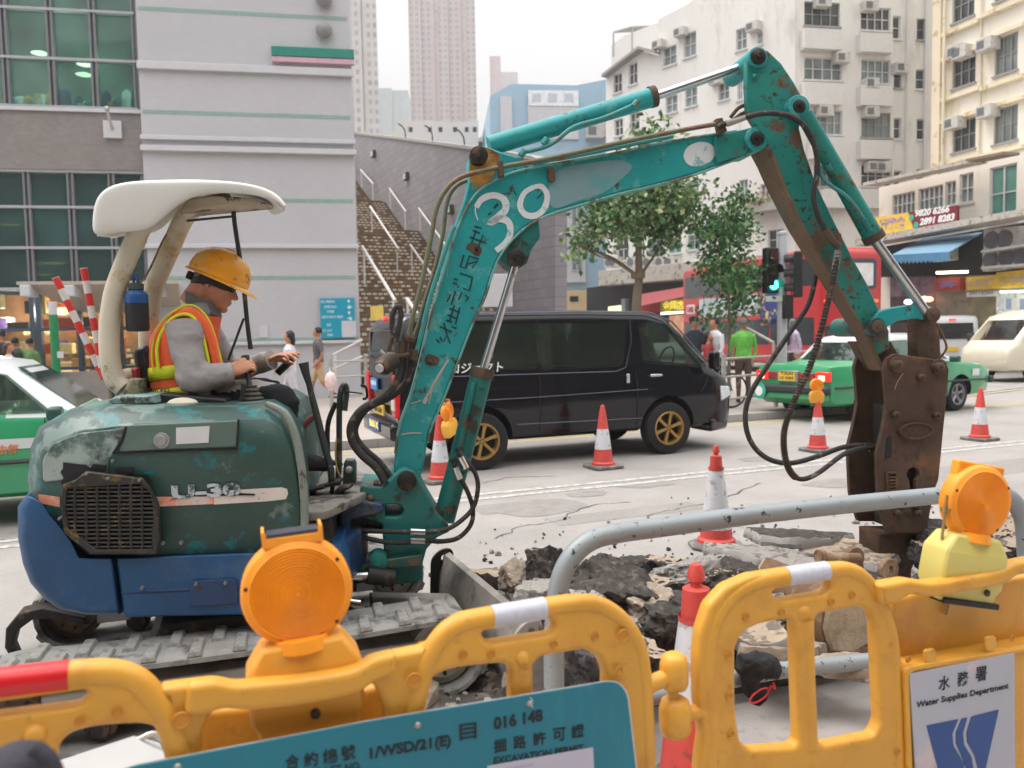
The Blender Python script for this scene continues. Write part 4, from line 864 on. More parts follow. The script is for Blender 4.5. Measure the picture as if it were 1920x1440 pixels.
# ---- taxis
m_tgreen=M('taxi_green',(46,152,100),.3,var=.04,coat=.6);m_twhite=M('taxi_white',(206,208,208),.3,var=.03,coat=.5);m_bump=M('bumper_dark',(44,50,52),.6,var=.1)
def taxi(label,loc,rz,greenup=False):
 t=thing('taxi',label,'taxi',loc,rz,'green and white taxis')
 s_=[(0,.5,.88,.90,.74,.6),(.04,.36,.95,.965,.80,.65),(.14,.28,.96,.99,.83,.7),(.85,.26,.965,1.0,.85,.7),(1.0,.26,.97,1.08,.85,.72),(1.38,.26,.97,1.40,.85,.64),(1.62,.26,.97,1.47,.85,.63),(2.6,.26,.97,1.49,.85,.63),(2.9,.26,.97,1.44,.85,.635),(3.32,.26,.96,1.12,.85,.70),(3.5,.26,.94,.97,.85,.7),(4.3,.27,.86,.89,.84,.7),(4.6,.3,.80,.82,.80,.66),(4.68,.42,.72,.73,.74,.6)]
 yt=tumble(.823,.97,.65,1.39)
 wa=[(1.14,1.01),(1.62,1.0),(1.62,1.36),(1.45,1.34)];wb=[(1.68,1.0),(2.26,1.0),(2.26,1.38),(1.68,1.37)];wc=[(2.33,1.0),(3.26,1.0),(2.9,1.34),(2.8,1.37),(2.33,1.38)]
 cut=[MB().cyl((x,y,.33),(x,y+.45,.33),.37,n=28)for x in(.95,3.63)for y in(-.95,.5)]
 cut+=[prismY([(1.2,1.02),(3.2,1.02),(2.88,1.33),(2.75,1.37),(1.5,1.36)],-1.2,1.2),MB().loft([[V((.7,y,z))for y,z in((-.62,1.03),(.62,1.03),(.52,1.35),(-.52,1.35))],[V((3.8,y,z))for y,z in((-.62,1.03),(.62,1.03),(.52,1.35),(-.52,1.35))]])]
 boolean(shell(s_),cut,[m_tgreen,m_twhite,m_black],'body',t,lambda c,n:2 if(c.z<.72 and abs(c.y)<.8 and(abs(c.x-.95)<.38 or abs(c.x-3.63)<.38))else(1 if c.z>1.0 and 1.0<c.x<3.45 else 0))
 gg=glass('taxi_glass',(200,216,208),.05)
 for w_ in(wa,wb,wc):
  paneY(w_,yt,t,gg,'side_window');mb=MB();mb.loft([[V((x,-yt(z),z))for x,z in w_],[V((x,-yt(z)-.005,z))for x,z in w_]]);mb.build('side_window',gg,t,sm=0)
 for x in(1.65,2.295):mb=MB();mb.loft([[V((x-.035,yt(z),z)),V((x+.035,yt(z),z)),V((x+.035,yt(z)+.03,z)),V((x-.035,yt(z)+.03,z))]for z in(.99,1.38)]);mb.build('pillar',m_twhite,t,sm=0)
 for q in([(.99,-.66,1.03),(1.36,-.56,1.38),(1.36,.56,1.38),(.99,.66,1.03)],[(3.44,-.66,1.02),(2.96,-.56,1.40),(2.96,.56,1.40),(3.44,.66,1.02)]):
  mb=MB();mb.loft([[V(p)for p in q],[V(p)+V((0,0,.007))for p in q]]);mb.build('rear_window' if q[0][0]<2 else 'windscreen',gg,t,sm=0)
 for x,y in((2.2,-.35),(2.25,.35),(1.5,-.3),(1.5,.3)):mb=MB();mb.box((x,y,1.08),(.12,.38,.3));mb.build('seat',m_seatd,t,bev=.04)
 for x in(.95,3.63):
  for s2 in(-1,1):wheel(t,x,s2*.80,.315,m_silver,s2,5)
 for s2 in(-1,1):
  mb=MB();mb.box((.02,s2*.66,.79),(.1,.28,.17));l_=mb.build('tail_light',M('lamp_red_glow',(215,40,30),.25,emit=.5,var=.05),t,bev=.02)
  mb=MB();mb.box((-.035,s2*.66,.77),(.02,.12,.09));mb.build('bulb_glow',M('brake_glow',(255,200,160),.3,emit=1.6,var=0),l_,sm=0)
  mb=MB();mb.box((4.67,s2*.6,.68),(.08,.32,.15));mb.build('headlight',M('headlight_glass',(215,218,222),.1),t,bev=.02)
  mb=MB();mb.box((3.3,s2*.93,1.0),(.12,.18,.12));mb.build('mirror',M('mirror_dark_green',(30,70,62),.4),t,bev=.03)
  mb=MB();mb.box((1.85,s2*.857,.86),(.15,.03,.03));mb.build('door_handle',m_bump,t,bev=.008);mb=MB();mb.box((2.5,s2*.857,.86),(.15,.03,.03));mb.build('door_handle',m_bump,t,bev=.008)
  strips('side_moulding',[V((.1,s2*.85,.6)),V((.6,s2*.862,.6)),V((4.0,s2*.86,.58)),V((4.45,s2*.84,.57))],.02,m_bump,t)
  for x in(1.66,2.3,3.2):strips('door_gap',[V((x,s2*.832,.96)),V((x,s2*.859,.6)),V((x,s2*.853,.3))],.004,m_black,t)
 mb=MB();mb.box((-.005,0,.79),(.06,1.0,.12));mb.build('rear_panel',M('panel_red',(150,30,44),.3),t,bev=.01)
 mb=MB();mb.box((-.03,.05,.78),(.05,.46,.2));pf=mb.build('plate_frame',m_silver,t,bev=.01);mb=MB();mb.box((-.06,.05,.78),(.02,.36,.15));mb.build('number_plate',M('plate_yellow',(225,185,50),.5),pf,sm=0)
 back_text('TAXI',.19,.81,.28,.05,m_black,pf,-.072);back_text('LE 4283',.2,.73,.3,.05,m_black,pf,-.072)
 for x,c0 in((-.06,m_bump),(4.72,m_bump)):
  mb=MB();mb.box((x,0,.56),(.14,1.66,.14));mb.build('bumper',c0,t,bev=.04)
 mb=MB();mb.box((-.04,0,.44),(.1,1.6,.12));mb.build('bumper_skirt',m_tgreen,t,bev=.03)
 mb=MB();mb.lathe([(.15,0),(.15,.02),(.001,.02)],(-.12,.62,.5),20,(-1,0,0));pq=mb.build('round_sticker',M('sticker_teal',(40,170,150),.5),t)
 mb=MB();mb.lathe([(.09,0),(.09,.004),(.001,.004)],(-.145,.62,.5),16,(-1,0,0));mb.build('sticker_centre',M('sign_white',(235,240,240),.6),pq)
 mb=MB();mb.box((2.3,0,1.54),(.16,.5,.11));rs=mb.build('roof_sign',M('sign_white_panel',(222,220,220),.5),t,bev=.03)
 for q,w_ in((1.9,.16),(2.6,.22)):mb=MB();mb.box((q+1.5*(q>2),-.8555,.72),(w_,.006,.13));mb.build('door_notice',M('sign_white_panel',(222,220,220),.5),t,sm=0)
 return t
p_=gr(1556,812);ta=R(29.5)
Q_=V((5.35,13.25,0))
t1=taxi('green taxi with white roof stopped with brake lights glowing behind the hydraulic breaker',Q_+V((-sin(ta),cos(ta),0))*.86,ta)
a_=R(20);lp=V((-4.22,6.95,0));lo=V((3.1*cos(a_)+.86*sin(a_),3.1*sin(a_)-.86*cos(a_),0))
t2=taxi('green taxi with pale roof cut by the left edge beyond the digger tail',lp-lo,a_)
me=text_mesh('的士 石油氣',1,.001,.012,w=.5,h=.085);mb=MB();mb.mesh(me,Matrix.Translation((2.5,-.866,.66))@Matrix.Rotation(pi/2,4,'X'));mb.build('lettering',M('lettering_orange',(220,130,80),.6),t2,sm=0)
mb=MB();mb.box((2.9,-.857,.745),(1.6,.006,.09));mb.build('pale_stripe',m_twhite,t2,sm=0)
# ---- white van and cream minibus on the right
def boxvan(name,label,cat,loc,rz,m,L_=4.6,w=.85,h=1.95,rear=True):
 t=thing(name,label,cat,loc,rz)
 s_=[(0,.4,1.05,h-.2,w*.93,w*.82),(.06,.34,1.08,h-.08,w*.98,w*.86),(.3,.3,1.1,h,w,w*.88),(L_*.65,.3,1.1,h+.01,w,w*.88),(L_*.78,.3,1.08,h-.12,w,w*.85),(L_*.93,.3,1.05,1.25,w*.97,w*.84),(L_*.98,.32,.95,1.0,w*.9,w*.8),(L_,.42,.75,.8,w*.82,w*.7)]
 yt=tumble(w*.965,1.1,w*.9,h-.09)
 cut=[MB().cyl((x,y,.33),(x,y+.5,.33),.38,n=24)for x in(.9,L_-1.0)for y in(-w-.2,w-.3)]
 cut+=[prismY([(.35,1.17),(L_*.86,1.17),(L_*.77,h-.2),(.35,h-.2)],-1.3,1.3),MB().loft([[V((-.3,y,z))for y,z in((-w*.78,1.17),(w*.78,1.17),(w*.72,h-.25),(-w*.72,h-.25))],[V((L_+.3,y,z))for y,z in((-w*.78,1.17),(w*.78,1.17),(w*.72,h-.25),(-w*.72,h-.25))]])]
 boolean(shell(s_),cut,[m,m_black],'body',t,lambda c,n:1 if(c.z<.75 and abs(c.y)<w-.05 and(abs(c.x-.9)<.4 or abs(c.x-L_+1)<.4))else 0)
 g=glass('van_glass',(180,180,180),.1)
 xs_=[.3,1.35,2.4,L_*.72]
 for i in range(3):
  p=[(xs_[i]+.04,1.14),(xs_[i+1]-.04+(.4 if i==2 else 0),1.14),(xs_[i+1]-.04,h-.16),(xs_[i]+.04,h-.16)]
  paneY(p,yt,t,g,'side_window');mb=MB();mb.loft([[V((x,-yt(z),z))for x,z in p],[V((x,-yt(z)-.005,z))for x,z in p]]);mb.build('side_window',g,t,sm=0)
  mb=MB();mb.loft([[V((xs_[i]-.04,yt(z),z)),V((xs_[i]+.04,yt(z),z)),V((xs_[i]+.04,yt(z)+.03,z)),V((xs_[i]-.04,yt(z)+.03,z))]for z in(1.12,h-.15)]);mb.build('pillar',m,t,sm=0)
 mb=MB();q=[(-.005,-w*.8,1.16),(.045,-w*.74,h-.2),(.045,w*.74,h-.2),(-.005,w*.8,1.16)];mb.loft([[V(p)for p in q],[V(p)-V((.01,0,0))for p in q]]);mb.build('rear_window',g,t,sm=0)
 for x in(1.0,1.9,2.8):mb=MB();mb.box((x,0,1.25),(.12,w*1.4,.3));mb.build('seat',M('seat_maroon',(110,30,40),.8),t,bev=.05)
 for x in(.9,L_-1):
  for s2 in(-1,1):wheel(t,x,s2*(w-.03),.32,m_silver,s2,5)
 for s2 in(-1,1):
  mb=MB();mb.box((0,s2*w*.88,.95),(.08,.12,.36));mb.build('tail_light',M('lamp_red',(190,20,24),.2,emit=.15),t,bev=.02)
  mb=MB();mb.box((L_*.88,s2*(w+.07),1.25),(.1,.14,.22));mb.build('mirror',m_bump,t,bev=.03)
 mb=MB();mb.box((-.03,0,.46),(.12,w*1.85,.2));mb.build('bumper',m,t,bev=.04)
 mb=MB();mb.box((-.03,0,.82),(.03,.4,.13));mb.build('number_plate',M('plate_yellow',(225,185,50),.5),t,sm=0)
 mb=MB();mb.box((.0,0,h-.13),(.05,.22,.05));mb.build('brake_light',M('lamp_red_lit',(235,60,50),.3,emit=.8,var=0),t,bev=.01)
 return t
p=gr(1800,700);a2=R(66)
def place(corner,local,a):return corner-V((local[0]*cos(a)-local[1]*sin(a),local[0]*sin(a)+local[1]*cos(a),0))
boxvan('van','white van with one high red brake light seen from behind','van',place(gr(1838,700),(0,-.85),a2),a2,M('van_white',(205,207,210),.35,coat=.5,var=.03))
a2=R(200)
boxvan('minibus','cream minibus with dark red seats entering from the right edge','minibus',place(gr(1944,716),(3.9,.85),a2),a2,M('minibus_cream',(214,206,184),.35,coat=.5,var=.03),4.9,.88,2.0)
# ---- double-decker bus
PU=Plane((7.75,36.0),-76)
bus=thing('bus','red double-decker bus with white advertising panel behind the young street trees','bus',PU.w(6,0,1.25),world=True)
m_bred=M('bus_red',(186,36,42),.35,var=.04,coat=.5);m_bwin=M('bus_window',(48,54,58),.1,var=.4,scale=.8,spec=.7)
BL=10.0
mb=MB();me=curve_mesh([fillet([(0,.35),(BL,.35),(BL,4.3),(0,4.3)],.35,6)],2.4,.1);mb.mesh(me,PU.m(1.2));mb.build('body',m_bred,bus)
def bp(a0,z0,a1,z1,m,name,o=-.012,th=.02,fil=.1):
 mb=MB();mb.mesh(curve_mesh([fillet([(a0,z0),(a1,z0),(a1,z1),(a0,z1)],fil,3)],th),PU.m(o+th/2));return mb.build(name,m,bus,sm=0)
for i in range(6):bp(.25+i*1.6,3.05,.25+i*1.6+1.54,3.95,m_bwin,'upper_window')
bp(1.6,2.15,BL-3.6,2.95,M('advert_pale',(186,192,198),.5,var=.25,scale=1.2,wear=(120,160,170),amt=.62,wscale=1.5),'advert_panel')
bp(BL-3.55,1.75,BL-2.3,2.95,M('advert_blue',(40,60,130),.5,var=.3,scale=1.2,wear=(220,190,90),amt=.58,wscale=2.5),'advert_panel')
bp(.4,2.35,1.2,2.75,M('sign_white_panel',(222,220,220),.5),'route_panel')
me=text_mesh('KMB',1,.002,.03,w=.6,h=.25);mb=MB();mb.mesh(me,PU.m(-.035)@Matrix.Translation((.5,2.42,0)));mb.build('lettering',m_bred,bus,sm=0)
for a0,a1 in((1.5,3.0),(3.1,4.5),(5.5,7.0),(7.1,8.4),(8.5,9.7)):bp(a0,1.05,a1,1.98,m_bwin,'lower_window')
bp(4.55,.45,5.45,1.98,m_bwin,'door');bp(.2,.45,1.3,1.98,m_bwin,'door')
for a0 in(2.2,7.7):
 mb=MB();mb.lathe([(.5,-.02),(.5,.3),(.2,.3)],PU.w(a0,.48,0),24,PU.n);mb.build('wheel',m_tyre,bus)
 mb=MB();mb.lathe([(.001,-.04),(.26,-.035),(.28,-.02)],PU.w(a0,.48,0),20,PU.n);mb.build('rim',m_silver,bus)
mb=MB();me=curve_mesh([fillet([(.2,.6),(2.2,.6),(2.2,1.7),(.2,1.7)],.1,3)],.03);PUe=Plane(PU.w(BL,0,0),14);mb.mesh(me,PUe.m(-.01));mb.build('rear_window',m_bwin,bus,sm=0)
mb=MB();me=curve_mesh([fillet([(.25,2.9),(2.15,2.9),(2.15,3.9),(.25,3.9)],.15,3)],.03);mb.mesh(me,PUe.m(-.01));mb.build('rear_window',m_bwin,bus,sm=0)
mb=MB();me=curve_mesh([fillet([(.9,3.0),(2.0,3.0),(2.0,3.75),(.9,3.75)],.05,3)],.03);mb.mesh(me,PUe.m(-.04));mb.build('advert_panel',M('sign_white_panel',(222,220,220),.5),bus,sm=0)
for a0 in(.25,2.1):mb=MB();mb.box(PUe.w(a0,2.5,-.03),(.2,.05,.1),Matrix.Rotation(PUe.r,3,'Z'));mb.build('tail_light',M('lamp_amber',(240,120,60),.3,emit=.5),bus,sm=0)
# ================================================================ TREES, SIGNALS, RAILINGS
m_bark=M('bark_grey',(120,108,92),.9,var=.2,scale=12,stretch=(1,1,.3),bump=.5,bscale=40)
def leafmat(name,c):
 m=M(name,c,.55,var=.35,scale=1.6,spec=.4);b=m.node_tree.nodes['Principled BSDF']
 return m
m_leaf=leafmat('leaf_green',(104,134,76));m_leaf2=leafmat('leaf_dark',(68,104,64));m_leaf3=leafmat('leaf_pale',(160,174,122))
def tree(name,label,trunk,blobs,Y,leaf,n,tr,seed,dz=1.0,lmats=None,base=None):
 rnd=random.Random(seed);b0=at(trunk[0][0],trunk[0][1],Y);b0.z=.12
 t=thing(name,label,'tree',b0,world=True,group='young street trees on the pavement')
 pts=[b0]+[at(x,y,Y)for x,y in trunk[1:]]
 mb=MB();mb.tube(pts,[tr*1.25,tr,tr*.85,tr*.5],10,5)
 cs=[]
 for bx,by,br in blobs:
  c=at(bx,by,Y+rnd.uniform(-dz,dz)*.7);r=br*.82*Y/F;cs.append((c,r))
  s_=min(pts[1:],key=lambda p:(p-c).length+(2 if p.z>c.z+.2 else 0));mid=s_.lerp(c,.5)+V((rnd.uniform(-.1,.1),rnd.uniform(-.1,.1),.1))
  mb.tube([s_,mid,c],[tr*.4,tr*.25,tr*.1],6,3)
  for k in range(4):mb.tube([c.lerp(s_,.35),c+V([rnd.uniform(-r,r)*.8 for _ in range(3)])],[tr*.14,tr*.05],4)
 mb.build('trunk',m_bark,t)
 mb=MB();ar=sum(r*r for c,r in cs)
 for c,r in cs:
  for k in range(int(n*r*r/ar)):
   if k%9==0:
    d=V([rnd.gauss(0,1)for _ in range(3)]).normalized();q0=c+V((d.x*r,d.y*r*dz,d.z*r*.8))*rnd.uniform(.35,1.0)
   q=q0+V([rnd.gauss(0,leaf*1.3)for _ in range(3)])
   a=V([rnd.gauss(0,1)for _ in range(3)]);a.z-=.5;a.normalize();b=a.cross(V([rnd.gauss(0,1)for _ in range(3)])).normalized();l_=leaf*rnd.uniform(.6,1.3);w_=l_*.32;nrm=a.cross(b)
   mb.k=rnd.choices((0,1,2),(5,4,2))[0]
   mb.add([q,q+a*l_*.5+b*w_+nrm*w_*.3,q+a*l_,q+a*l_*.5-b*w_+nrm*w_*.3],[(0,1,2),(0,2,3)])
 o=mb.build('crown',lmats or[m_leaf,m_leaf2,m_leaf3],t,sm=0,fix=False);return t
TY=17.0
tree('street_tree','broad-crowned street tree with thick pale trunk under the horizontal boom',[(1188,760),(1193,580),(1198,520),(1196,430)],[(1130,400,42),(1170,380,40),(1210,375,45),(1255,390,40),(1285,405,30),(1160,420,38),(1205,420,35),(1250,430,32),(1100,440,26),(1085,460,16),(1230,350,35),(1280,355,28),(1140,350,30),(1115,470,10),(1190,280,8),(1215,258,24),(1240,268,22),(1180,305,18),(1220,300,20),(1240,456,16),(1300,360,18)],TY,.15,4400,.10,3)
tree('street_tree','slender street tree with layered dark foliage in front of the red bus',[(1366,740),(1368,620),(1366,520),(1372,400)],[(1376,375,22),(1388,400,24),(1330,415,28),(1362,425,35),(1395,440,22),(1335,445,25),(1370,458,25),(1345,500,30),(1385,510,38),(1412,520,25),(1330,505,22),(1370,535,28),(1398,560,24),(1350,570,16),(1325,595,18),(1372,590,14),(1340,612,14)],TY,.13,2700,.032,9,.8,[m_leaf2,M('leaf_fresh',(72,128,68),.55,var=.3,scale=1.6),m_leaf])
mb=MB();q=at(1196,517,TY);mb.cyl(q-V((0,0,.06)),q+V((0,0,.06)),.15,n=14);o_=[x for x in bpy.data.objects if x.name.startswith('trunk')][0];mb.build('trunk_knot',m_bark,o_)
def shrub(label,px,py,Y,r,n,seed,mats,sx=1.6):
 rnd=random.Random(seed);c=at(px,py,Y);mb=MB()
 for k in range(n):
  d=V([rnd.gauss(0,.5)for _ in range(3)]);q=c+V((d.x*r*sx,d.y*r,abs(d.z)*r));a=V([rnd.gauss(0,1)for _ in range(3)]).normalized();b=a.cross(V((rnd.random(),rnd.random(),rnd.random()))).normalized()
  mb.k=rnd.randint(0,len(mats)-1);l_=.2;mb.add([q,q+a*l_*.5+b*.07,q+a*l_,q+a*l_*.5-b*.07],[(0,1,2,3)])
 return tag(mb.build('balcony_plant',mats,None,sm=0,fix=False),label,'plant')
shrub('reddish potted plants on the ledge of the white block right of the slender tree',1435,386,41,.7,350,2,[M('leaf_red',(140,80,70),.6),m_leaf3],2.2)
shrub('weedy green plant beside the phone-number sign on the annexe',1806,408,30,.45,350,4,[m_leaf3,m_leaf])
sY=16.8;b0=at(1466,760,sY);b0.z=.12
sig=thing('traffic_light','grey pole carrying two black signal heads, the left one showing green','traffic light',b0,world=True)
m_pole=M('pole_grey',(188,192,196),.45,.1,var=.05)
tp_=at(1467,440,sY);mb=MB();mb.tube([b0,V((tp_.x,tp_.y,tp_.z))],.1,16);mb.lathe([(.115,0),(.115,.05),(.02,.08)],tp_,16);mb.build('pole',m_pole,sig)
def sighead(cx,cy,yaw,lit,nm):
 c=at(cx,cy,sY-.12);Mx=Matrix.Translation(c)@Matrix.Rotation(yaw,4,'Z')
 mb=MB();mb.x=Mx;mb.box((0,.08,0),(.3,.18,.95));h=mb.build('signal_head',m_black,sig,bev=.03)
 for i,(cl,e)in enumerate((((70,20,20),0),((70,50,20),0),((60,230,190),5)if lit else((20,50,40),0))):
  z=.3-i*.3;mb=MB();mb.x=Mx;mb.lathe([(.001,0),(.1,0),(.1,.03)],(0,-.03,z),20,(0,-1,0));mb.build('lens',M('signal_lens%d'%i+('lit' if lit else ''),cl,.3,emit=e,var=0),h)
  mb=MB();mb.x=Mx;rr=[]
  for yy in(-.01,-.2):
   rr.append([V((.125*cos(t*pi/10-.4),yy,z+.125*sin(t*pi/10-.4)))for t in range(13)]+[V((.115*cos(t*pi/10-.4),yy,z+.115*sin(t*pi/10-.4)))for t in range(12,-1,-1)])
  mb.loft(rr);mb.build('hood',m_black,h)
sighead(1449,507,.35,True,'a');sighead(1489,515,-1.9,False,'b')
mb=MB();c=at(1477,575,sY-.15);mb.box(c,(.2,.15,.5));mb.build('pedestrian_signal',m_black,sig,bev=.02)
mb=MB();mb.box(at(1452,560,sY-.1),(.35,.05,.12));mb.build('sign_plate',m_wframe,sig,sm=0)
m_steel=M('galvanised_rail',(168,166,160),.5,.3,var=.1,wear=(150,120,90),amt=.64)
def railing(x0,x1,Y0,Y1,label):
 a=at(x0,700,Y0);b=at(x1,700,Y1);a.z=b.z=.12
 t=thing('pedestrian_railing',label,'railing',a,world=True,group='pedestrian railings along the kerb')
 L_=(b-a).length;n=max(1,round(L_/1.6))
 for i in range(n+1):p=a.lerp(b,i/n);mb=MB();mb.cyl(p,p+V((0,0,1.05)),.04,n=10);mb.build('post',m_steel,t)
 for z in(.25,.65,.98):mb=MB();mb.cyl(a+V((0,0,z)),b+V((0,0,z)),.022,n=8);mb.build('rail',m_steel,t)
railing(1357,1455,14.3,15.3,'grey pedestrian railing between the van bonnet and the traffic light')
railing(1462,1640,17.6,20.0,'grey pedestrian railing right of the traffic light behind the taxi')
railing(620,686,17.0,17.4,'low grey railing behind the digger levers at the wall foot')
mb=MB();hp=[at(1397,613,16.2),at(1450,642,15.4),at(1452,700,15.4)];mb.tube(hp,.03,8,1);tag(mb.build('sloping_rail',m_steel,None),'sloping pale tube rail beside the person in the green jacket','handrail')
bc=at(1372,735,15.2);bk=thing('bicycle','dark bicycle partly hidden behind the black van nose by the railing','bicycle',(bc.x,bc.y,.12),world=True)
for k,dx in enumerate((0,-.95)):
 c=V((bc.x+dx,bc.y+dx*.35,.12+.34));mb=MB();mb.tube([c+V((.32*cos(a*pi/12),.1*cos(a*pi/12),.32*sin(a*pi/12)))for a in range(25)],.02,6);w_=mb.build('wheel',m_tyre,bk)
 mb=MB()
 for a in range(8):mb.tube([c,c+V((.31*cos(a*pi/4),.1*cos(a*pi/4),.31*sin(a*pi/4)))],.003,4)
 mb.build('spokes',m_silver,w_)
c0=V((bc.x,bc.y,.46));c1=c0+V((-.95,-.33,0));mb=MB()
mb.tube([c1,c1+V((.35,.12,.5)),c0+V((-.15,-.05,.55)),c0],.018,6);mb.tube([c1+V((.35,.12,.5)),c1+V((.42,.14,.0)),c1],.016,6);mb.tube([c1+V((.42,.14,0)),c0+V((-.15,-.05,.5))],.016,6);mb.tube([c0+V((-.15,-.05,.55)),c0+V((-.17,-.06,.68)),c0+V((-.1,-.3,.7))],.014,6);mb.build('frame',M('bike_teal',(40,110,110),.4),bk)
mb=MB();mb.box(c1+V((.35,.12,.6)),(.22,.1,.05));mb.build('saddle',m_black,bk,bev=.02)
# ================================================================ CONES AND LAMPS
m_cred=M('cone_red',(204,74,66),.55,var=.08,scale=10,wear=(160,70,62),amt=.62,wscale=9);m_cwh=M('cone_white',(208,208,212),.5,var=.05,wear=(165,160,158),amt=.6,wscale=12);m_cbase=M('cone_base_rubber',(105,102,100),.85,var=.15,wear=(135,130,125),amt=.5)
def cone(label,loc,h=.75,kind=0,rz=.4,tilt=0):
 t=thing('traffic_cone',label,'traffic cone',loc,rz,'red and white traffic cones')
 r0,r1=h*.175,h*.037
 def rr(z):return r0+(r1-r0)*z/h
 mb=MB()
 if kind==0:mb.loft([[V((a*h*.26,b*h*.26,z))for a,b in((-1,-.8),(-.8,-1),(.8,-1),(1,-.8),(1,.8),(.8,1),(-.8,1),(-1,.8))]for z in(0,.035)])
 else:mb.lathe([(h*.28,0),(h*.28,.02),(h*.2,.035),(r0,.04)],(0,0,0),8)
 mb.build('base',m_cbase,t,bev=.006)
 za,zb=((.30,.62),(.19,.76),(.40,.765))[kind]
 mb=MB();mb.lathe([(r0*1.06,.036),(r0*1.05,.06),(rr(.1),.075),(rr(h*za),h*za-.002)],n=28);mb.build('lower_band',m_cred,t)
 mb=MB();mb.lathe([(rr(h*za)+.001,h*za),(rr(h*zb)+.001,h*zb)],n=28);mb.build('white_band',m_cwh,t)
 mb=MB()
 if kind==0:mb.lathe([(rr(h*zb),h*zb+.002),(rr(h*.9),h*.9),(r1*.95,h*.965),(r1*.9,h*.985),(r1*.5,h),(.004,h)],n=28)
 else:mb.lathe([(rr(h*zb)+.004,h*zb+.002),(rr(h*zb)+.004,h*zb+.02),(rr(h*.8),h*.75),(rr(h*.87),h*.9),(r1*.62,h*.91),(r1*.6,h*.925),(r1*.95,h*.935),(r1*.95,h*.965),(r1*.6,h),(.004,h)],n=28)
 mb.build('top',m_cred,t)
 if tilt:t.rotation_euler=(0,tilt,rz)
 return t
cone('red and white cone on the road in front of the van doors',gr(1131,876))
cone('tall white-bodied cone standing behind the curved grey guardrail',gr(1343,1024),.76,1)
cone('red and white cone with orange lamp beside the taxi rear corner',gr(1533,845),.72)
cone('red and white cone by the front wheel of the stopped taxi',gr(1837,824),.74)
cone('red and white cone with tilted orange lamp behind the boom cylinder',gr(826,902),.74)
cone('battered red and white cone between the two yellow barriers',at(1306,1440,2.62)*V((1,1,0))if False else V((at(1306,1300,2.62).x,2.62,0.02)),.82,2)
m_amber=M('amber_lens',(246,152,30),.55,var=.14,scale=10,coat=.08,sss=.15);m_lampbody=M('lamp_body_orange',(228,158,52),.42,var=.05,wear=(210,150,60),amt=.62,wscale=6)
m_lampyel=M('lamp_body_yellow',(206,192,108),.45,var=.05)
m_solar=M('solar_panel',(52,58,70),.2,.2,var=.3,scale=30);m_screw=M('screw_steel',(150,148,142),.35,.7)
def lamp(label,Mx,s=1.0,bodym=None,solar=True,body=True,detail=True):
 loc=Mx.to_translation();t=thing('warning_lamp',label,'warning lamp',loc,world=True,group='amber road-work warning lamps')
 X=Mx@Matrix.Scale(s,4)
 def B():b=MB();b.x=X;return b
 pr=[(.109,.0),(.109,-.018),(.104,-.026)];k=16
 for i in range(k):r=.095*(1-i/k);pr+=[(r,-.028-.006*(i/k)-.0),(r-.0024,-.0318-.006*(i/k))]
 pr+=[(.001,-.037)]
 b=B();b.lathe([(.001,.037)]+[(.095,.03),(.104,.026),(.109,.018)]+pr,(0,0,.245),48,(0,1,0));b.lathe([(.06,.13),(.055,.155)],(0,0,0),24);ln=b.build('lens',m_amber,t,sm=50)
 if detail:
  for a in(.6,2.9,4.3,5.5):b=B();b.lathe([(.004,0),(.004,-.004),(.001,-.004)],(.1*cos(a),-.024,.245+.1*sin(a)),8,(0,1,0));b.build('screw_hole',m_black,ln)
 if solar:
  b=B();b.box((0,0,.352),(.118,.05,.022));cp=b.build('solar_cap',m_amber,t,bev=.004);b=B();b.box((0,-.002,.366),(.1,.044,.006));b.build('solar_cell',m_solar,cp,sm=0)
  for s_ in(-1,1):b=B();b.box((s_*.056,0,.366),(.006,.054,.022));b.build('cap_lip',m_amber,cp,bev=.002)
 if body:
  b=B();w0,w1=.112,.096;d0,d1=.05,.042
  b.loft([[V((x*w,y*d,z))for x,y in((-1,-.85),(-.92,-1),(.92,-1),(1,-.85),(1,.85),(.92,1),(-.92,1),(-1,.85))]for w,d,z in((w1*1.0,d1,-.05),(w1*1.06,d1,-.02),(w0,d0,.0),(w0*1.01,d0,.092),(w0*.99,d0*.98,.1),(w0*.74,d0*.85,.142),(w0*.68,d0*.75,.146))])
  bd=b.build('housing',bodym or m_lampbody,t,bev=.004)
  if detail:
   for x in((-.014,.014)if bodym is None else()):b=B();b.lathe([(.0035,0),(.0035,-.004),(.001,-.004)],(x,-.051,.088),8,(0,1,0));b.build('screw',m_screw,bd)
   b=B();b.lathe([(.010,0),(.010,-.004),(.004,-.006),(.001,-.004)],(.012 if bodym is None else .052,-.0505,.004 if bodym is None else-.01),14,(0,1,0));b.build('lock',M('lock_dark',(70,62,52),.4,.5),bd)
 return t
c=at(1531,722,gr(1533,845).y);lamp('small amber lamp on the cone beside the taxi tail light',Matrix.Translation(c-V((0,.0,.245*.8))),.8,solar=False,detail=False)
c=at(840,775,gr(826,902).y-.05);lamp('amber lamp with yellow battery box seen edge-on, hanging from the cone behind the boom cylinder',Matrix.Translation(c-V((-.02,0,.2)))@Matrix.Rotation(1.1,4,'Z')@Matrix.Rotation(-.25,4,'Y'),.95,M('lamp_box_amber',(240,180,60),.45),detail=False)
c=at(585,885,6.2);lamp('amber lamp on the road beyond the digger footboard',Matrix.Translation(V((c.x,c.y,c.z-.245))),.95,detail=False)
mb=MB();mb.box((c.x,c.y,(c.z-.28)/2),(.3,.25,c.z-.28),taper=(.6,.6));tag(mb.build('sandbag',M('dark_bag',(60,56,52),.9)),'dark weighted stand under the amber lamp beyond the footboard','stand')
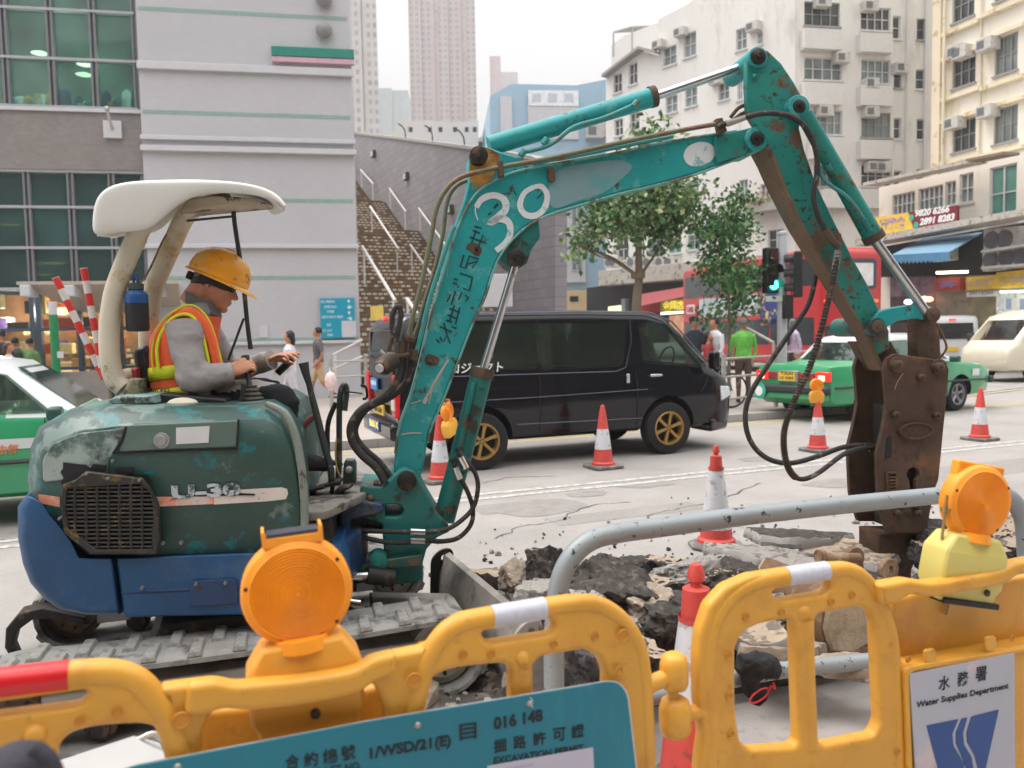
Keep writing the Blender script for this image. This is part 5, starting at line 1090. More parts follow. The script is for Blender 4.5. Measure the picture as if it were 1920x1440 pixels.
# ================================================================ EXCAVATOR
PE=Plane((0,0),8)
PC=Plane((0,0),19)
m_teal=M('teal_worn_paint',(26,146,148),.42,var=.12,scale=3,wear=(84,160,156),amt=.60,wscale=7,wear2=(74,54,40),amt2=.655,w2scale=13,bump=.12,bscale=60)
m_tealR=M('teal_rusty_paint',(20,122,112),.5,var=.14,scale=4,wear=(96,74,56),amt=.565,wscale=6,wear2=(52,40,32),amt2=.62,w2scale=26,bump=.18,bscale=50)
m_tealD=M('teal_dirty_paint',(16,104,98),.5,var=.15,scale=4,wear=(44,48,44),amt=.55,wscale=6,wear2=(100,70,48),amt2=.64,w2scale=14,bump=.15)
m_rust=M('brown_rust',(86,68,54),.75,.15,var=.2,scale=6,wear=(120,92,68),amt=.56,wscale=7,sharp=.15,wear2=(48,38,32),amt2=.6,w2scale=16,bump=.35,bscale=60)
m_rustD=M('dark_rust_steel',(80,61,48),.65,.2,var=.25,scale=4,wear=(136,90,58),amt=.585,wscale=5,sharp=.2,wear2=(34,29,27),amt2=.58,w2scale=12,bump=.3,bscale=50)
m_blue=M('blue_worn_paint',(12,66,108),.5,var=.3,scale=2.5,wear=(78,96,108),amt=.52,wscale=3.5,sharp=.3,wear2=(84,70,60),amt2=.64,w2scale=15,bump=.12)
m_navy=M('navy_frame_paint',(22,52,92),.5,var=.2,scale=4,wear=(70,74,76),amt=.58,wscale=7,wear2=(50,40,34),amt2=.6,w2scale=18,bump=.15)
m_dgreen=M('dark_green_body',(42,70,64),.45,var=.35,scale=2.2,wear=(22,106,110),amt=.58,wscale=9,sharp=.05,wear2=(104,124,118),amt2=.58,w2scale=3.5,bump=.1)
m_ggreen=M('chalky_green_body',(148,162,156),.5,var=.14,scale=3,wear=(70,94,88),amt=.50,wscale=3.2,sharp=.08,wear2=(58,44,40),amt2=.64,w2scale=9,bump=.08)
m_mgreen=M('mid_green_door',(84,106,98),.45,var=.1,scale=3,wear=(110,128,120),amt=.58,wscale=3,sharp=.2,wear2=(44,70,64),amt2=.66,w2scale=12,bump=.06)
m_hose=M('rubber_hose',(44,42,40),.7,var=.2,scale=14,wear=(110,98,84),amt=.60,wscale=16)
m_pipe=M('olive_pipe',(104,108,84),.5,.2,var=.15,wear=(120,84,56),amt=.57,wscale=12)
m_pipeT=M('teal_pipe',(54,140,138),.45,var=.12,wear=(110,90,64),amt=.6,wscale=12)
m_rod=M('chrome_rod',(188,190,192),.22,.9,var=.08,scale=8,wear=(150,120,100),amt=.66,wscale=8)
m_iron=M('dark_iron',(40,38,36),.6,.4,var=.2,wear=(90,68,50),amt=.58,wscale=12)
m_ivory=M('ivory_worn_paint',(200,192,172),.5,var=.08,scale=3,wear=(172,142,98),amt=.565,wscale=5,sharp=.14,wear2=(92,72,54),amt2=.655,w2scale=14,bump=.08)
m_canopy=M('canopy_white',(212,211,206),.5,var=.03,scale=2,wear=(186,176,158),amt=.63,wscale=4,sharp=.2,bump=.06)
m_deck=M('deck_grey',(120,116,108),.8,var=.2,scale=6,wear=(66,62,58),amt=.52,wscale=8,bump=.3)
m_dirtsteel=M('dusty_steel',(158,152,144),.7,.15,var=.15,scale=4,wear=(96,88,80),amt=.53,wscale=5,sharp=.2,wear2=(170,166,158),amt2=.6,w2scale=16,bump=.2)
m_trk=M('dusty_track_rubber',(138,136,131),.9,var=.2,scale=6,wear=(78,76,73),amt=.51,wscale=8,sharp=.15,wear2=(150,148,142),amt2=.6,w2scale=20,bump=.5,bscale=50)
EX=thing('excavator','worn mini excavator with blue skirt, dark green hood, turquoise boom and white canopy','excavator',PE.w(-1.0,0,4.1),world=True)
OB,BT=4.0,.17
def hit(x,y,o):return PE.hit(x,y,o)
def xplate(name,loops,off,thick,m,bev=.006,parent=None,fil=0,pl=PE,sm=35):
 mb=MB();plate(mb,pl,loops,off,thick,bev,2,True,fil);return mb.build(name,m,EX if parent is None else parent,sm=sm)
def xtube(name,pts,r,m,parent=None,o=OB-.04,sub=4,n=10):
 mb=MB();mb.tube([hit(p[0],p[1],p[2]if len(p)>2 else o)for p in pts],r,n,sub);return mb.build(name,m,EX if parent is None else parent)
def pin(px,py,o0,o1,r,m,parent=None,name='pin',boss=0,mboss=None):
 c=PE.az(px,py,o0);p=PE.w(c[0],c[1],0);mb=MB()
 mb.lathe([(r*.6,o0-.012),(r,o0-.004),(r,o1+.01),(.001,o1+.012)][::1],p,20,PE.n)
 mb.lathe([(r*.35,o0-.022),(r*.4,o0-.01),(r*.2,o0)],p,6,PE.n)
 q=mb.build(name,m,EX if parent is None else parent)
 if boss:
  mb=MB();mb.lathe([(r*1.02,o0+.002),(boss,o0+.004),(boss,o1-.004),(r*1.02,o1)],p,28,PE.n,cap=False);mb.build('boss',mboss or m_teal,EX if parent is None else parent,bev=.003)
 return q
 # ---- tracks
S0,S1,ZT_=-1.06,1.02,.40
def track(off,far=False):
 r=ZT_/2-.035;w=.3;path=[]
 ns=26
 for i in range(ns):path.append((S1-r-.03-(S1-S0-2*r-.06)*i/ns,ZT_-.035-.018*sin(pi*i/ns)*(1 if i else 0),0))
 for i in range(12):a=pi/2+pi*i/12;path.append((S0+r+.03+(r)*cos(a),ZT_/2+r*sin(a),0))
 for i in range(ns):path.append((S0+r+.03+(S1-S0-2*r-.06)*i/ns,.035,0))
 for i in range(12):a=-pi/2+pi*i/12;path.append((S1-r-.03+r*cos(a),ZT_/2+r*sin(a),0))
 pts=[V((p[0],0,p[1]))for p in path];N_=len(pts);rings=[]
 for i in range(N_+1):
  p=pts[i%N_];t=(pts[(i+1)%N_]-pts[(i-1)%N_]).normalized();nr=V((t.z,0,-t.x));nr=-nr if(p-V(((S0+S1)/2,0,ZT_/2))).dot(nr)<0 else nr
  ring=[]
  for oo,k in((0,-.012),(0,.008),(.012,.018),(w-.012,.018),(w,.008),(w,-.012)):
   q=p+nr*k;ring.append(PC.w(q.x,q.z,off+oo))
  rings.append(ring)
 tk=MB().loft(rings,cap=False).build('track',m_trk,EX,sm=50)
 L_=0;cum=[0]
 for i in range(N_):cum.append(cum[-1]+(pts[(i+1)%N_]-pts[i]).length)
 nl=52;rnd=random.Random(3);mesh=None
 for k in range(nl):
  d=cum[-1]*k/nl;i=max(j for j in range(N_)if cum[j]<=d);f=(d-cum[i])/(cum[i+1]-cum[i]);p=pts[i].lerp(pts[(i+1)%N_],f)
  t=(pts[(i+1)%N_]-pts[i]).normalized();nr=V((-t.z,0,t.x));nr=-nr if(p-V(((S0+S1)/2,0,ZT_/2))).dot(nr)<0 else nr
  side=k%2
  if mesh is None:
   mb=MB();mb.loft([[V((x,y,0))for x,y in((-.03,-.085),(.03,-.085),(.042,.085),(-.018,.085))],[V((x,y,.02))for x,y in((-.018,-.078),(.02,-.078),(.032,.078),(-.008,.078))]])
   o=mb.build('tread_lug',m_trk,tk,bev=.004);mesh=o
  else:o=mesh.copy();link(o,tk)
  t3=PC.d*t.x+V((0,0,t.z));n3=PC.d*nr.x+V((0,0,nr.z));y3=n3.cross(t3);p3=PC.w(p.x,p.z,off+.085+side*.13)+n3*.014
  o.matrix_local=Matrix(((t3.x,y3.x,n3.x,p3.x),(t3.y,y3.y,n3.y,p3.y),(t3.z,y3.z,n3.z,p3.z),(0,0,0,1)))
 mb=MB();
 def cb(mb,s0,z0,s1,z1,o0,o1):return mb.box(PC.w((s0+s1)/2,(z0+z1)/2,(o0+o1)/2),(s1-s0,o1-o0,z1-z0),Matrix.Rotation(PC.r,3,'Z'))
 cb(mb,S0+.3,.12,S1-.3,.27,off+.05,off+.25);mb.build('track_frame',m_dirtsteel,EX,bev=.01)
 for s_,nm in((S0+.2,'sprocket'),(S1-.2,'idler')):
  mb=MB();c=PC.w(s_,.2,0);mb.lathe([(.001,off+.02),(.05,off+.02),(.06,off+.04),(.105,off+.045),(.12,off+.07),(.145,off+.075),(.145,off+.22),(.001,off+.22)],c,24,PC.n);sp_=mb.build(nm,m_dirtsteel if nm=='idler' else m_rust,EX)
  for k in range(8):mb=MB();mb.lathe([(.009,off+.028),(.009,off+.05)],c+(PC.d*cos(k*pi/4)+V((0,0,sin(k*pi/4))))*.082,6,PC.n);mb.build('bolt',m_iron,sp_)
 for i in range(4):
  mb=MB();c=PC.w(S0+.5+i*.36,.115,0);mb.lathe([(.001,off+.03),(.035,off+.03),(.04,off+.05),(.06,off+.055),(.06,off+.24),(.001,off+.24)],c,18,PC.n);mb.build('roller',m_iron,EX)
track(3.34);track(4.60)
mb=MB();mb.loft([[PC.w(s,z,o)for s,z in((-.45,.2),(.45,.2),(.35,.42),(-.35,.42))]for o in(3.62,4.62)]);mb.build('undercarriage',m_iron,EX,bev=.01)
cc=PC.w(-.05,.40,4.1);mb=MB();mb.lathe([(.36,0),(.36,.1),(.3,.1),(.3,.16)],cc,32);mb.build('slew_ring',m_iron,EX)
mb=MB();plate(mb,PC,[[(8,1215),(10,1180),(35,1150),(80,1140),(160,1158),(158,1172),(100,1160),(60,1163),(30,1185),(22,1215),(32,1238),(25,1245)]],4.5,.12,.01);mb.build('track_guard',m_iron,EX)
bl=MB();s_=1.34;prof_=[(1.36,.0),(1.30,.06),(1.27,.16),(1.275,.28),(1.31,.40),(1.34,.41),(1.305,.28),(1.30,.16),(1.33,.07),(1.40,.0)]
bl.loft([[PC.w(a-.20-(o-3.06)*.05,z,o)for a,z in prof_]for o in(3.06,4.27)]);bl.build('dozer_blade',m_dirtsteel,EX,sm=50)
for o in(3.05,4.272):
 mb=MB();dx=.20+(o-3.06)*.05;q=[(1.22,.02),(1.235,.38),(1.29,.43),(1.36,.43),(1.40,.0)];lp=[(a-dx,z)for a,z in q];c_=[(1.31-dx+.018*cos(k),.38+.018*sin(k))for k in[i*pi/6 for i in range(12)]]
 mb.mesh(curve_mesh([fillet(lp,.03,3),c_],.02,.003),PC.m(o));mb.build('blade_end_plate',m_iron if o>4 else m_dirtsteel,EX)
for o in(3.7,3.98):
 mb=MB();mb.loft([[PC.w(.6,.2,o),PC.w(.6,.3,o),PC.w(.6,.3,o+.1),PC.w(.6,.2,o+.1)],[PC.w(1.03,.10,o),PC.w(1.03,.24,o),PC.w(1.03,.24,o+.1),PC.w(1.03,.10,o+.1)]]);mb.build('blade_arm',m_dirtsteel,EX,bev=.008)
 # ---- counterweight, skirts
def stations(name,loops,m,bev=0,sub=0,sm=45):
 """loft through px-traced outlines, each on its own lateral plane"""
 mb=MB();mb.loft([[PE.w(*PE.az(x,y,o0 if o0 else o),o)for x,y in lp]for o,o0,lp in loops]);return mb.build(name,m,EX,sm=sm,bev=bev,sub=sub)
cwp=[(33,950),(49,928),(66,938),(84,964),(105,985),(128,1012),(145,1047),(213,1047),(226,1152),(165,1153),(113,1143),(83,1123),(57,1093),(43,1057),(34,1010)]
def inset(lp,k,c=None):
 cx=sum(p[0]for p in lp)/len(lp);cy=sum(p[1]for p in lp)/len(lp);return[(cx+(x-cx)*(1-k),cy+(y-cy)*(1-k))for x,y in lp]
def rear(lp,d):return[(x+d*max(0,(213-x)/180),y)for x,y in lp]
stations('counterweight',[(3.42,0,rear(inset(cwp,.05),14)),(3.44,0,rear(inset(cwp,.015),6)),(3.48,0,cwp),(3.8,3.48,rear(cwp,-40)),(4.1,3.48,rear(cwp,-55)),(4.4,3.48,rear(cwp,-40)),(4.72,3.48,cwp),(4.76,3.48,rear(inset(cwp,.03),10))],m_blue,bev=.006)
skp=[(218,1047),(300,1044),(480,1037),(636,1030),(648,1050),(652,1110),(640,1140),(480,1152),(232,1157)]
stations('skirt_panel',[(3.43,0,inset(skp,.012)),(3.445,0,skp),(4.74,3.44,skp)],m_blue,bev=.004)
xtube('skirt_fold',[(228,1112,3.435),(300,1108,3.43),(420,1102,3.43),(640,1092,3.435)],.006,m_navy,o=3.43,sub=1)
xplate('cover_plate',[[(355,1096),(360,1090),(440,1086),(445,1092),(446,1132),(358,1138)]],3.418,.012,m_navy,.003)
for x,y in((368,1095),(423,1093),(267,1102)):pin(x,y,3.416,3.44,.008,m_screw,name='bolt')
# ---- hood body
P_=[(76,957),(75,900),(79,856),(97,826),(150,806),(213,798),(290,793),(447,785),(500,783),(528,800),(548,845),(558,890),(566,960),(565,1000),(500,1036),(300,1043),(167,1040),(117,1000)]
Q_=[(54,942),(52,895),(57,840),(74,800),(133,766),(213,756),(290,758),(447,758),(500,755),(530,772),(552,812),(564,870),(571,950),(571,992),(500,1036),(300,1043),(167,1040),(110,1000)]
def mixl(a,b,t):return[(p[0]*(1-t)+q[0]*t,p[1]*(1-t)+q[1]*t)for p,q in zip(a,b)]
bd=stations('hood',[(3.455,0,inset(P_,.02)),(3.465,0,P_),(3.50,0,mixl(P_,Q_,.42)),(3.55,0,mixl(P_,Q_,.78)),(3.63,0,Q_),(4.1,3.63,rear(Q_,-30)),(4.60,3.63,Q_),(4.72,3.63,P_)],m_dgreen,sm=60)
xplate('rear_quarter_panel',[[(80,905),(79,862),(98,832),(150,812),(234,803),(232,812),(211,852),(205,860),(200,900),(120,900)]],3.449,.014,m_ggreen,.005,fil=.02)
hd=xplate('hood_door',[[(240,797),(447,788),(444,838),(330,842),(222,848)]],3.443,.02,m_mgreen,.006,fil=.012)
mb=MB();mb.loft([[PE.w(*PE.az(x,y,o),o)for x,y in((252,y0),(446,y0-5),(446,y0-1),(250,y0+4))]for o,y0 in((3.452,794),(3.59,764))]);mb.build('hood_top_panel',m_mgreen,EX,bev=.004)
xtube('panel_gap',[(236,800,3.445),(228,825,3.441),(212,850,3.443)],.005,m_black,sub=2)
xtube('panel_gap',[(447,786,3.442),(446,812,3.441),(444,838,3.441)],.0045,m_black,sub=2)
xtube('panel_gap',[(212,850,3.45),(330,846,3.45),(446,842,3.45)],.004,m_black,sub=1)
xtube('front_edge_guard',[(500,757,3.52),(533,775,3.50),(553,815,3.48),(565,875,3.465),(571,950,3.46),(570,1030,3.46)],[.012,.018,.018,.018,.018,.016],M('edge_worn',(120,128,118),.5,var=.15,wear=(70,60,52),amt=.55,wscale=8),sub=4)
xplate('sticker',[[(330,802),(393,799),(391,830),(330,833)]],3.439,.003,m_wframe,0)
c=PE.az(303,826,3.44);mb=MB();mb.lathe([(.001,-.016),(.02,-.015),(.022,-.008),(.032,-.006),(.034,0)],PE.w(c[0],c[1],3.442),24,PE.n);mb.build('filler_cap',M('cap_grey',(150,152,148),.4,.3),EX)
for x,y in((212,864),(72,0),(340,1017),(290,976),(306,1018)):
 if y:pin(x,y,3.45,3.46,.009,m_screw,name='bolt')
for lp in([(118,867),(160,872),(168,878),(175,870),(198,873),(197,890),(190,905),(118,915),(114,905),(119,896),(113,885),(118,878)],[(245,890),(276,890),(283,900),(278,908),(284,915),(276,925),(262,905)],[(215,882),(219,877),(247,876),(251,882),(247,888),(219,888)]):
 xplate('vent_opening',[lp],3.4435,.006,m_black,0)
gr_=[(141,900),(160,884),(262,897),(279,912),(296,948),(300,1012),(292,1040),(170,1040),(119,1000),(113,947),(117,909)]
inn=[(126,915),(262,908),(281,925),(286,950),(288,1030),(180,1031),(128,992),(122,950)]
m_gril=M('grille_black',(44,42,38),.5,.2,var=.2,wear=(104,84,44),amt=.6,wscale=20)
gf=xplate('grille',[gr_,inn],3.395,.03,m_gril,.006)
xplate('grille_shadow_box',[gr_],3.43,.02,M('grille_shade',(14,14,15),.9),.004,parent=gf)  # near-black plate paints in the shade behind the grille slats
def inside(x,y,lp):
 r_=False;j=len(lp)-1
 for i in range(len(lp)):
  if(lp[i][1]>y)!=(lp[j][1]>y)and x<(lp[j][0]-lp[i][0])*(y-lp[i][1])/(lp[j][1]-lp[i][1])+lp[i][0]:r_=not r_
  j=i
 return r_
y=915
while y<1034:
 xx=[x for x in range(114,296)if inside(x,y-(x-122)*.0,inn)]
 if len(xx)>5:mb=MB();a,b=hit(xx[0]-3,y,3.405),hit(xx[-1]+3,y-1,3.405);mb.tube([a,b],.0048,6);mb.build('grille_slat',m_gril,gf)
 y+=7.9
for x in range(140,290,21):
 yy=[y for y in range(900,1040)if inside(x,y,inn)]
 if yy:mb=MB();mb.tube([hit(x,yy[0]-3,3.402),hit(x+1,yy[-1]+3,3.402)],.0055,6);mb.build('grille_bar',m_gril,gf)
for x,y in((163,889),(203,897),(262,900),(113,972)):pin(x,y,3.39,3.40,.007,m_screw,parent=gf,name='bolt')
m_str=M('stripe_orange',(222,142,112),.55,var=.1,wear=(200,188,180),amt=.53,wscale=6,wear2=(40,60,56),amt2=.66,w2scale=14)
xplate('stripe',[[(72,927),(112,932),(112,951),(72,943)]],3.4515,.003,m_str,0)
xplate('stripe',[[(290,932),(400,931),(400,945),(292,950)]],3.4515,.003,m_str,0)
xplate('stripe',[[(400,921),(528,914),(538,917),(540,926),(536,936),(500,940),(401,946)]],3.4515,.003,M('stripe_pale',(206,196,188),.55,var=.08,wear=(214,150,120),amt=.56,wscale=7,wear2=(40,64,60),amt2=.66,w2scale=12),0)
mb=text_on(PE,3.448,'U-30',322,452,936,hpx=26,bold=.045);mb.build('model_lettering',M('letter_worn',(176,184,190),.6,var=.1,wear=(50,80,76),amt=.54,wscale=12),EX,sm=0)
xplate('scrape_mark',[[(396,928),(430,924),(478,926),(478,929),(430,929),(400,931)]],3.4475,.002,m_black,0)
# ---- front deck and lower frame
def xbox(name,x0,y0,x1,y1,o0,o1,m,bev=.005,parent=None):
 a0,z1=PE.az(x0,y0,o0);a1,z0=PE.az(x1,y1,o0);mb=MB();pbox(mb,PE,a0,z0,a1,z1,o0,o1);return mb.build(name,m,parent or EX,bev=bev)
zf=PE.az(600,955,3.55)[1];af=PE.az(560,955,3.5)[0];ag=PE.az(640,955,3.75)[0]
mb=MB();me=curve_mesh([fillet([(af,3.5),(ag-.05,3.5),(ag+.12,3.9),(ag+.12,4.3),(ag,4.7),(af,4.7)],.1,4)],.04,.008);mb.mesh(me,Matrix(((PE.d.x,PE.n.x,0,0),(PE.d.y,PE.n.y,0,0),(0,0,1,zf-.02),(0,0,0,1))));mb.build('floor_deck',m_deck,EX)
mb=MB();pbox(mb,PE,af,zf-.16,ag-.03,zf-.045,3.56,4.6);mb.build('deck_beam',m_iron,EX,bev=.01)
mb=MB();me=curve_mesh([fillet([(af,3.46),(ag-.02,3.5),(ag+.1,3.9),(ag+.1,4.3),(af,4.7)],.14,5)],.2,.02);mb.mesh(me,Matrix(((PE.d.x,PE.n.x,0,0),(PE.d.y,PE.n.y,0,0),(0,0,1,zf-.27),(0,0,0,1))));mb.build('front_skirt',m_navy,EX)
for x,y,w_ in((590,916,.12),(625,905,.08),(645,915,.07)):
 p=hit(x,y,3.9);mb=MB();mb.box(p,(w_,.1,.015),Matrix.Rotation(R(-14),3,'Y'));mb.tube([p,V((p.x-.01,p.y,zf))],.012,6);mb.build('pedal',m_iron,EX,bev=.003)
xplate('console_post',[[(644,870),(648,862),(664,862),(668,870),(668,938),(640,945)]],4.15,.07,M('console_grey_green',(74,88,86),.5,var=.1,wear=(130,136,130),amt=.66,wscale=8),.012)
pin(654,882,4.12,4.16,.018,m_dirtsteel,name='knob')
m_lev=M('lever_dark',(52,56,56),.45,.2,var=.12,wear=(110,104,92),amt=.62,wscale=12)
lv=xtube('travel_lever',[(573,690,3.95),(583,735,3.95),(597,790,3.93),(612,850,3.9),(620,880,3.9),(622,912,3.9)],[.016,.014,.017,.017,.017,.017,.015],m_lev,sub=4)
xtube('lever_grip',[(569,680,3.95),(573,698,3.95),(579,718,3.95)],[.026,.02,.015],M('grip_rubber',(44,48,50),.5),parent=lv,sub=3,n=12)
lv2=xtube('safety_lever',[(633,912,4.12),(636,860,4.12),(636,790,4.12),(638,740,4.12),(645,722,4.12),(650,732,4.12),(646,770,4.1)],.015,m_lev,sub=4)
xtube('console_strap',[(630,755,4.16),(616,790,4.16),(614,830,4.16),(618,862,4.16),(640,872,4.12)],.013,m_black,sub=4)
xtube('cable',[(631,822,4.08),(629,850,4.08),(632,880,4.08),(640,895,4.08)],.004,M('cable_yellow',(190,160,90),.6),sub=4)
xtube('latch_rod',[(648,734,4.1),(680,738,4.1)],.004,m_iron,sub=1)
xtube('latch_hook',[(676,722,4.1),(686,726,4.1),(688,745,4.1),(680,748,4.1)],.007,m_iron,sub=3)
xtube('lever_arm',[(540,835,4.0),(556,815,4.0),(570,796,4.0)],.008,m_lev,sub=1);xtube('lever_arm_grip',[(562,806,4.0),(582,786,4.0),(590,778,4.0)],[.018,.018,.011],M('grip_maroon',(120,62,60),.6),sub=1)
# ---- swing bracket
BK=xplate('swing_bracket',[[(675,917),(677,911),(714,914),(742,891),(750,882),(763,878),(778,885),(788,905),(803,935),(822,967),(841,985),(842,998),(820,1008),(800,1030),(793,1055),(793,1084),(781,1092),(727,1099),(722,1060),(719,1024),(717,1000),(716,985),(700,975),(676,972),(705,962),(714,950),(706,944),(675,940)],[(722,946),(745,946),(753,950),(756,958),(752,967),(742,970),(722,969)]],3.9,.36,m_tealD,.01)
xplate('swing_post',[[(636,946),(646,938),(671,937),(716,945),(721,958),(700,968),(676,971),(656,975),(655,1040),(668,1075),(668,1110),(640,1105),(636,1008)]],3.85,.5,m_navy,.014)
xplate('link_arm',[[(668,985),(716,988),(718,1000),(672,1002)]],3.98,.2,m_iron,.006)
xplate('lower_link',[[(668,1068),(700,1052),(720,1050),(790,1040),(790,1062),(722,1070),(700,1090),(668,1096)]],3.83,.08,M('oily_teal',(34,70,62),.4,.2,var=.3,wear=(90,78,60),amt=.52,wscale=6),.01)
pin(708,1054,3.80,3.88,.045,m_tealD,name='link_pin')
xtube('swing_cylinder_rod',[(655,1082,3.78),(690,1080,3.78)],.020,m_rod,sub=1);xtube('swing_cylinder',[(688,1078,3.78),(738,1085,3.80)],.042,m_iron,sub=1,n=16)
xtube('steel_rod',[(640,1125,3.7),(676,1130,3.7)],.012,m_rod,sub=1)
pin(763,902,3.885,3.90,.048,m_iron,parent=BK,name='pivot_pin')
pin(695,934,3.885,3.90,.015,m_rust,parent=BK,name='bolt');
for x,y in((705,908),(712,910)):pin(x,y,3.95,4.0,.014,m_rust,parent=BK,name='bolt')
# ---- boom
BO=[(738,878),(742,839),(747,800),(768,743),(784,686),(803,605),(824,528),(842,462),(858,408),(872,372),(879,340),(879,296),(889,278),(907,273),(925,279),(945,286),(990,299),(1030,305),(1060,300),(1160,283),(1262,260),(1392,243),(1410,238),(1424,240),(1438,250),(1441,262),(1434,277),(1402,290),(1302,326),(1221,348),(1158,362),(1091,382),(1029,401),(991,421),(960,447),(935,481),(919,520),(909,556),(885,608),(854,688),(831,748),(805,806),(798,852),(790,890),(776,906),(755,905),(741,893)]
BM=xplate('boom',[BO],OB,BT,m_teal,.010)
m_lip=M('lip_worn',(104,164,156),.5,var=.1,wear=(100,84,62),amt=.5,wscale=8)
def flange(pts,w=.022,name='flange',m=None):
 mb=MB();c=[hit(x,y,OB)for x,y in pts];c=catmull(c,4);mb.tube([p+PE.n*-.004 for p in c],w*.3,6);mb.build(name,m or m_lip,BM)
flange([(741,850),(748,802),(769,745),(785,690),(804,608),(826,530),(845,468),(862,418),(893,363),(935,335),(979,319),(1060,304),(1160,286),(1262,264),(1380,246)])
flange([(803,830),(807,806),(832,748),(855,688),(886,608),(910,556),(921,520),(936,483),(961,449),(991,423),(1029,403),(1091,384),(1160,364),(1221,350),(1302,328),(1400,291)],name='flange')
m_prim=M('primer_grey',(118,150,156),.6,var=.08,scale=3,wear=(40,146,148),amt=.52,wscale=5,sharp=.25)
def decal(name,lp,m,off=OB-.002,par=None,th=.0016):return xplate(name,[lp],off,th,m,0,parent=par or BM,sm=0)
def blob(lp,k=5):return[(p.x,p.y)for p in catmull([V((x,y,0))for x,y in lp],k,True)]
decal('primer_patch',blob([(1036,330),(1060,314),(1110,305),(1160,300),(1185,312),(1165,336),(1130,362),(1080,378),(1040,390),(1028,366)]),m_prim)
decal('paint_patch',blob([(1282,292),(1290,275),(1312,266),(1332,270),(1341,284),(1333,302),(1310,312),(1290,308)]),M('spray_white',(206,212,214),.6,var=.05,wear=(130,180,180),amt=.62,wscale=14))
m_spray=M('spray_white',(206,212,214),.6)
def stroke(name,pts,w,m,par=None,off=OB-.003,pl=PE,k=5):
 """flat painted stroke following the plate"""
 c=[V(pl.az(x,y,off))for x,y in pts];c=[V((p[0],p[1],0))for p in c];c=catmull(c,k)if k>1 else c;a,b=[],[]
 for i,p in enumerate(c):
  t=(c[min(i+1,len(c)-1)]-c[max(i-1,0)]).normalized();q=V((-t.y,t.x,0));ww=w*(.75+.25*sin(pi*i/(len(c)-1))+random.uniform(-.06,.06))/2
  a.append(pl.w(p.x+q.x*ww,p.y+q.y*ww,off));b.append(pl.w(p.x-q.x*ww,p.y-q.y*ww,off))
 mb=MB();vs=a+b;n=len(a);mb.add(vs+[v+pl.n*.0015 for v in vs],[(i,i+1,n+i+1,n+i)for i in range(n-1)]+[(2*n+i,3*n+i,3*n+i+1,2*n+i+1)for i in range(n-1)]);return mb.build(name,m,par or BM,sm=0)
random.seed(4)
stroke('spray_number',[(893,389),(903,374),(925,366),(945,374),(948,392),(934,407),(918,418),(935,410),(953,416),(957,436),(948,455),(930,470)],.036,m_spray)
stroke('spray_drip',[(893,386),(891,396),(896,413)],.006,m_spray)
stroke('spray_number',[(1002,350),(983,362),(975,385),(985,402),(1004,404),(1021,390),(1026,366),(1016,350),(1002,350)],.031,m_spray)
m_mark=M('mark_dark',(18,58,68),.7,var=.2)
for pts,w in(([(926,390),(934,382)],.018),([(915,403),(922,398)],.01),([(1007,372),(1017,362)],.01),([(963,357),(968,366)],.008)):stroke('dark_mark',pts,w,m_mark,k=1)
chars=[[(886,432),(900,437)],[(889,424),(903,428)],[(880,444),(912,456)],[(893,432),(884,456)],[(906,440),(897,462)],[(870,478),(863,500),(873,503),(880,480),(898,486)],[(885,502),(896,490),(876,495)],[(851,522),(858,525)],[(849,530),(857,533)],[(862,512),(886,520),(880,545),(868,540)],[(845,552),(838,566)],[(854,546),(846,572)],[(866,548),(860,562)],[(872,553),(878,558),(873,565)],[(842,578),(862,586)],[(839,590),(858,598)],[(852,572),(842,604)],[(862,576),(854,608)],[(836,600),(848,604)],[(824,612),(846,622)],[(832,606),(838,628)],[(846,612),(856,616)],[(818,636),(824,642)],[(825,632),(830,640)],[(832,640),(838,628),(844,644)]]
for c_ in chars:stroke('scraped_character',c_,.011,m_mark,k=1)
m_bare=M('bare_metal_pink',(176,166,158),.6,var=.1)
for pts,w in(([(841,674),(826,698),(812,722),(800,745)],.012),([(800,745),(795,757)],.02),([(812,722),(804,757)],.006),([(790,812),(770,812),(752,815)],.008),([(850,430),(843,470),(838,520)],.002),([(770,757),(785,752),(792,750)],.005)):stroke('scratch',pts,w,m_bare)
decal('rust_patch',blob([(818,668),(824,675),(820,684),(806,686),(798,682),(796,672),(803,664)]),m_rust);pin(807,678,OB-.012,OB,.011,m_rust,parent=BM,name='bolt')
decal('rust_patch',blob([(878,457),(892,456),(903,466),(900,478),(892,480),(880,470),(874,466)]),m_rust);pin(894,467,OB-.012,OB,.009,m_iron,parent=BM,name='bolt')
m_yrust=M('ochre_rust',(176,128,52),.7,var=.2,scale=10,wear=(110,66,40),amt=.5,wscale=8,sharp=.15,wear2=(196,160,90),amt2=.62,w2scale=12,bump=.3)
decal('rust_patch',[(881,342),(880,297),(890,280),(907,275),(924,281),(938,290),(934,312),(920,338),(902,348),(892,342)],m_yrust)
for x in(888,893,898,903,908):stroke('rust_drip',[(x,338),(x-1,350+(x*7)%9)],.007,m_yrust,k=2)
pin(898,291,OB-.05,OB,.045,m_iron,parent=BM,name='pivot_pin')
decal('rust_patch',blob([(1352,262),(1368,250),(1386,250),(1388,262),(1366,280),(1352,284),(1345,274)]),m_rust)
xplate('boom_lug',[[(1010,412),(1013,444),(996,470),(988,494),(966,508),(950,500),(935,484),(960,447),(991,421)]],OB+.01,BT-.02,m_tealD,.006,parent=BM)
pin(968,483,OB-.02,OB+.02,.045,m_iron,parent=BM,name='pivot_pin')
pin(1420,260,OB-.05,OB+.22,.038,m_iron,name='pivot_pin',boss=.062,mboss=m_teal)
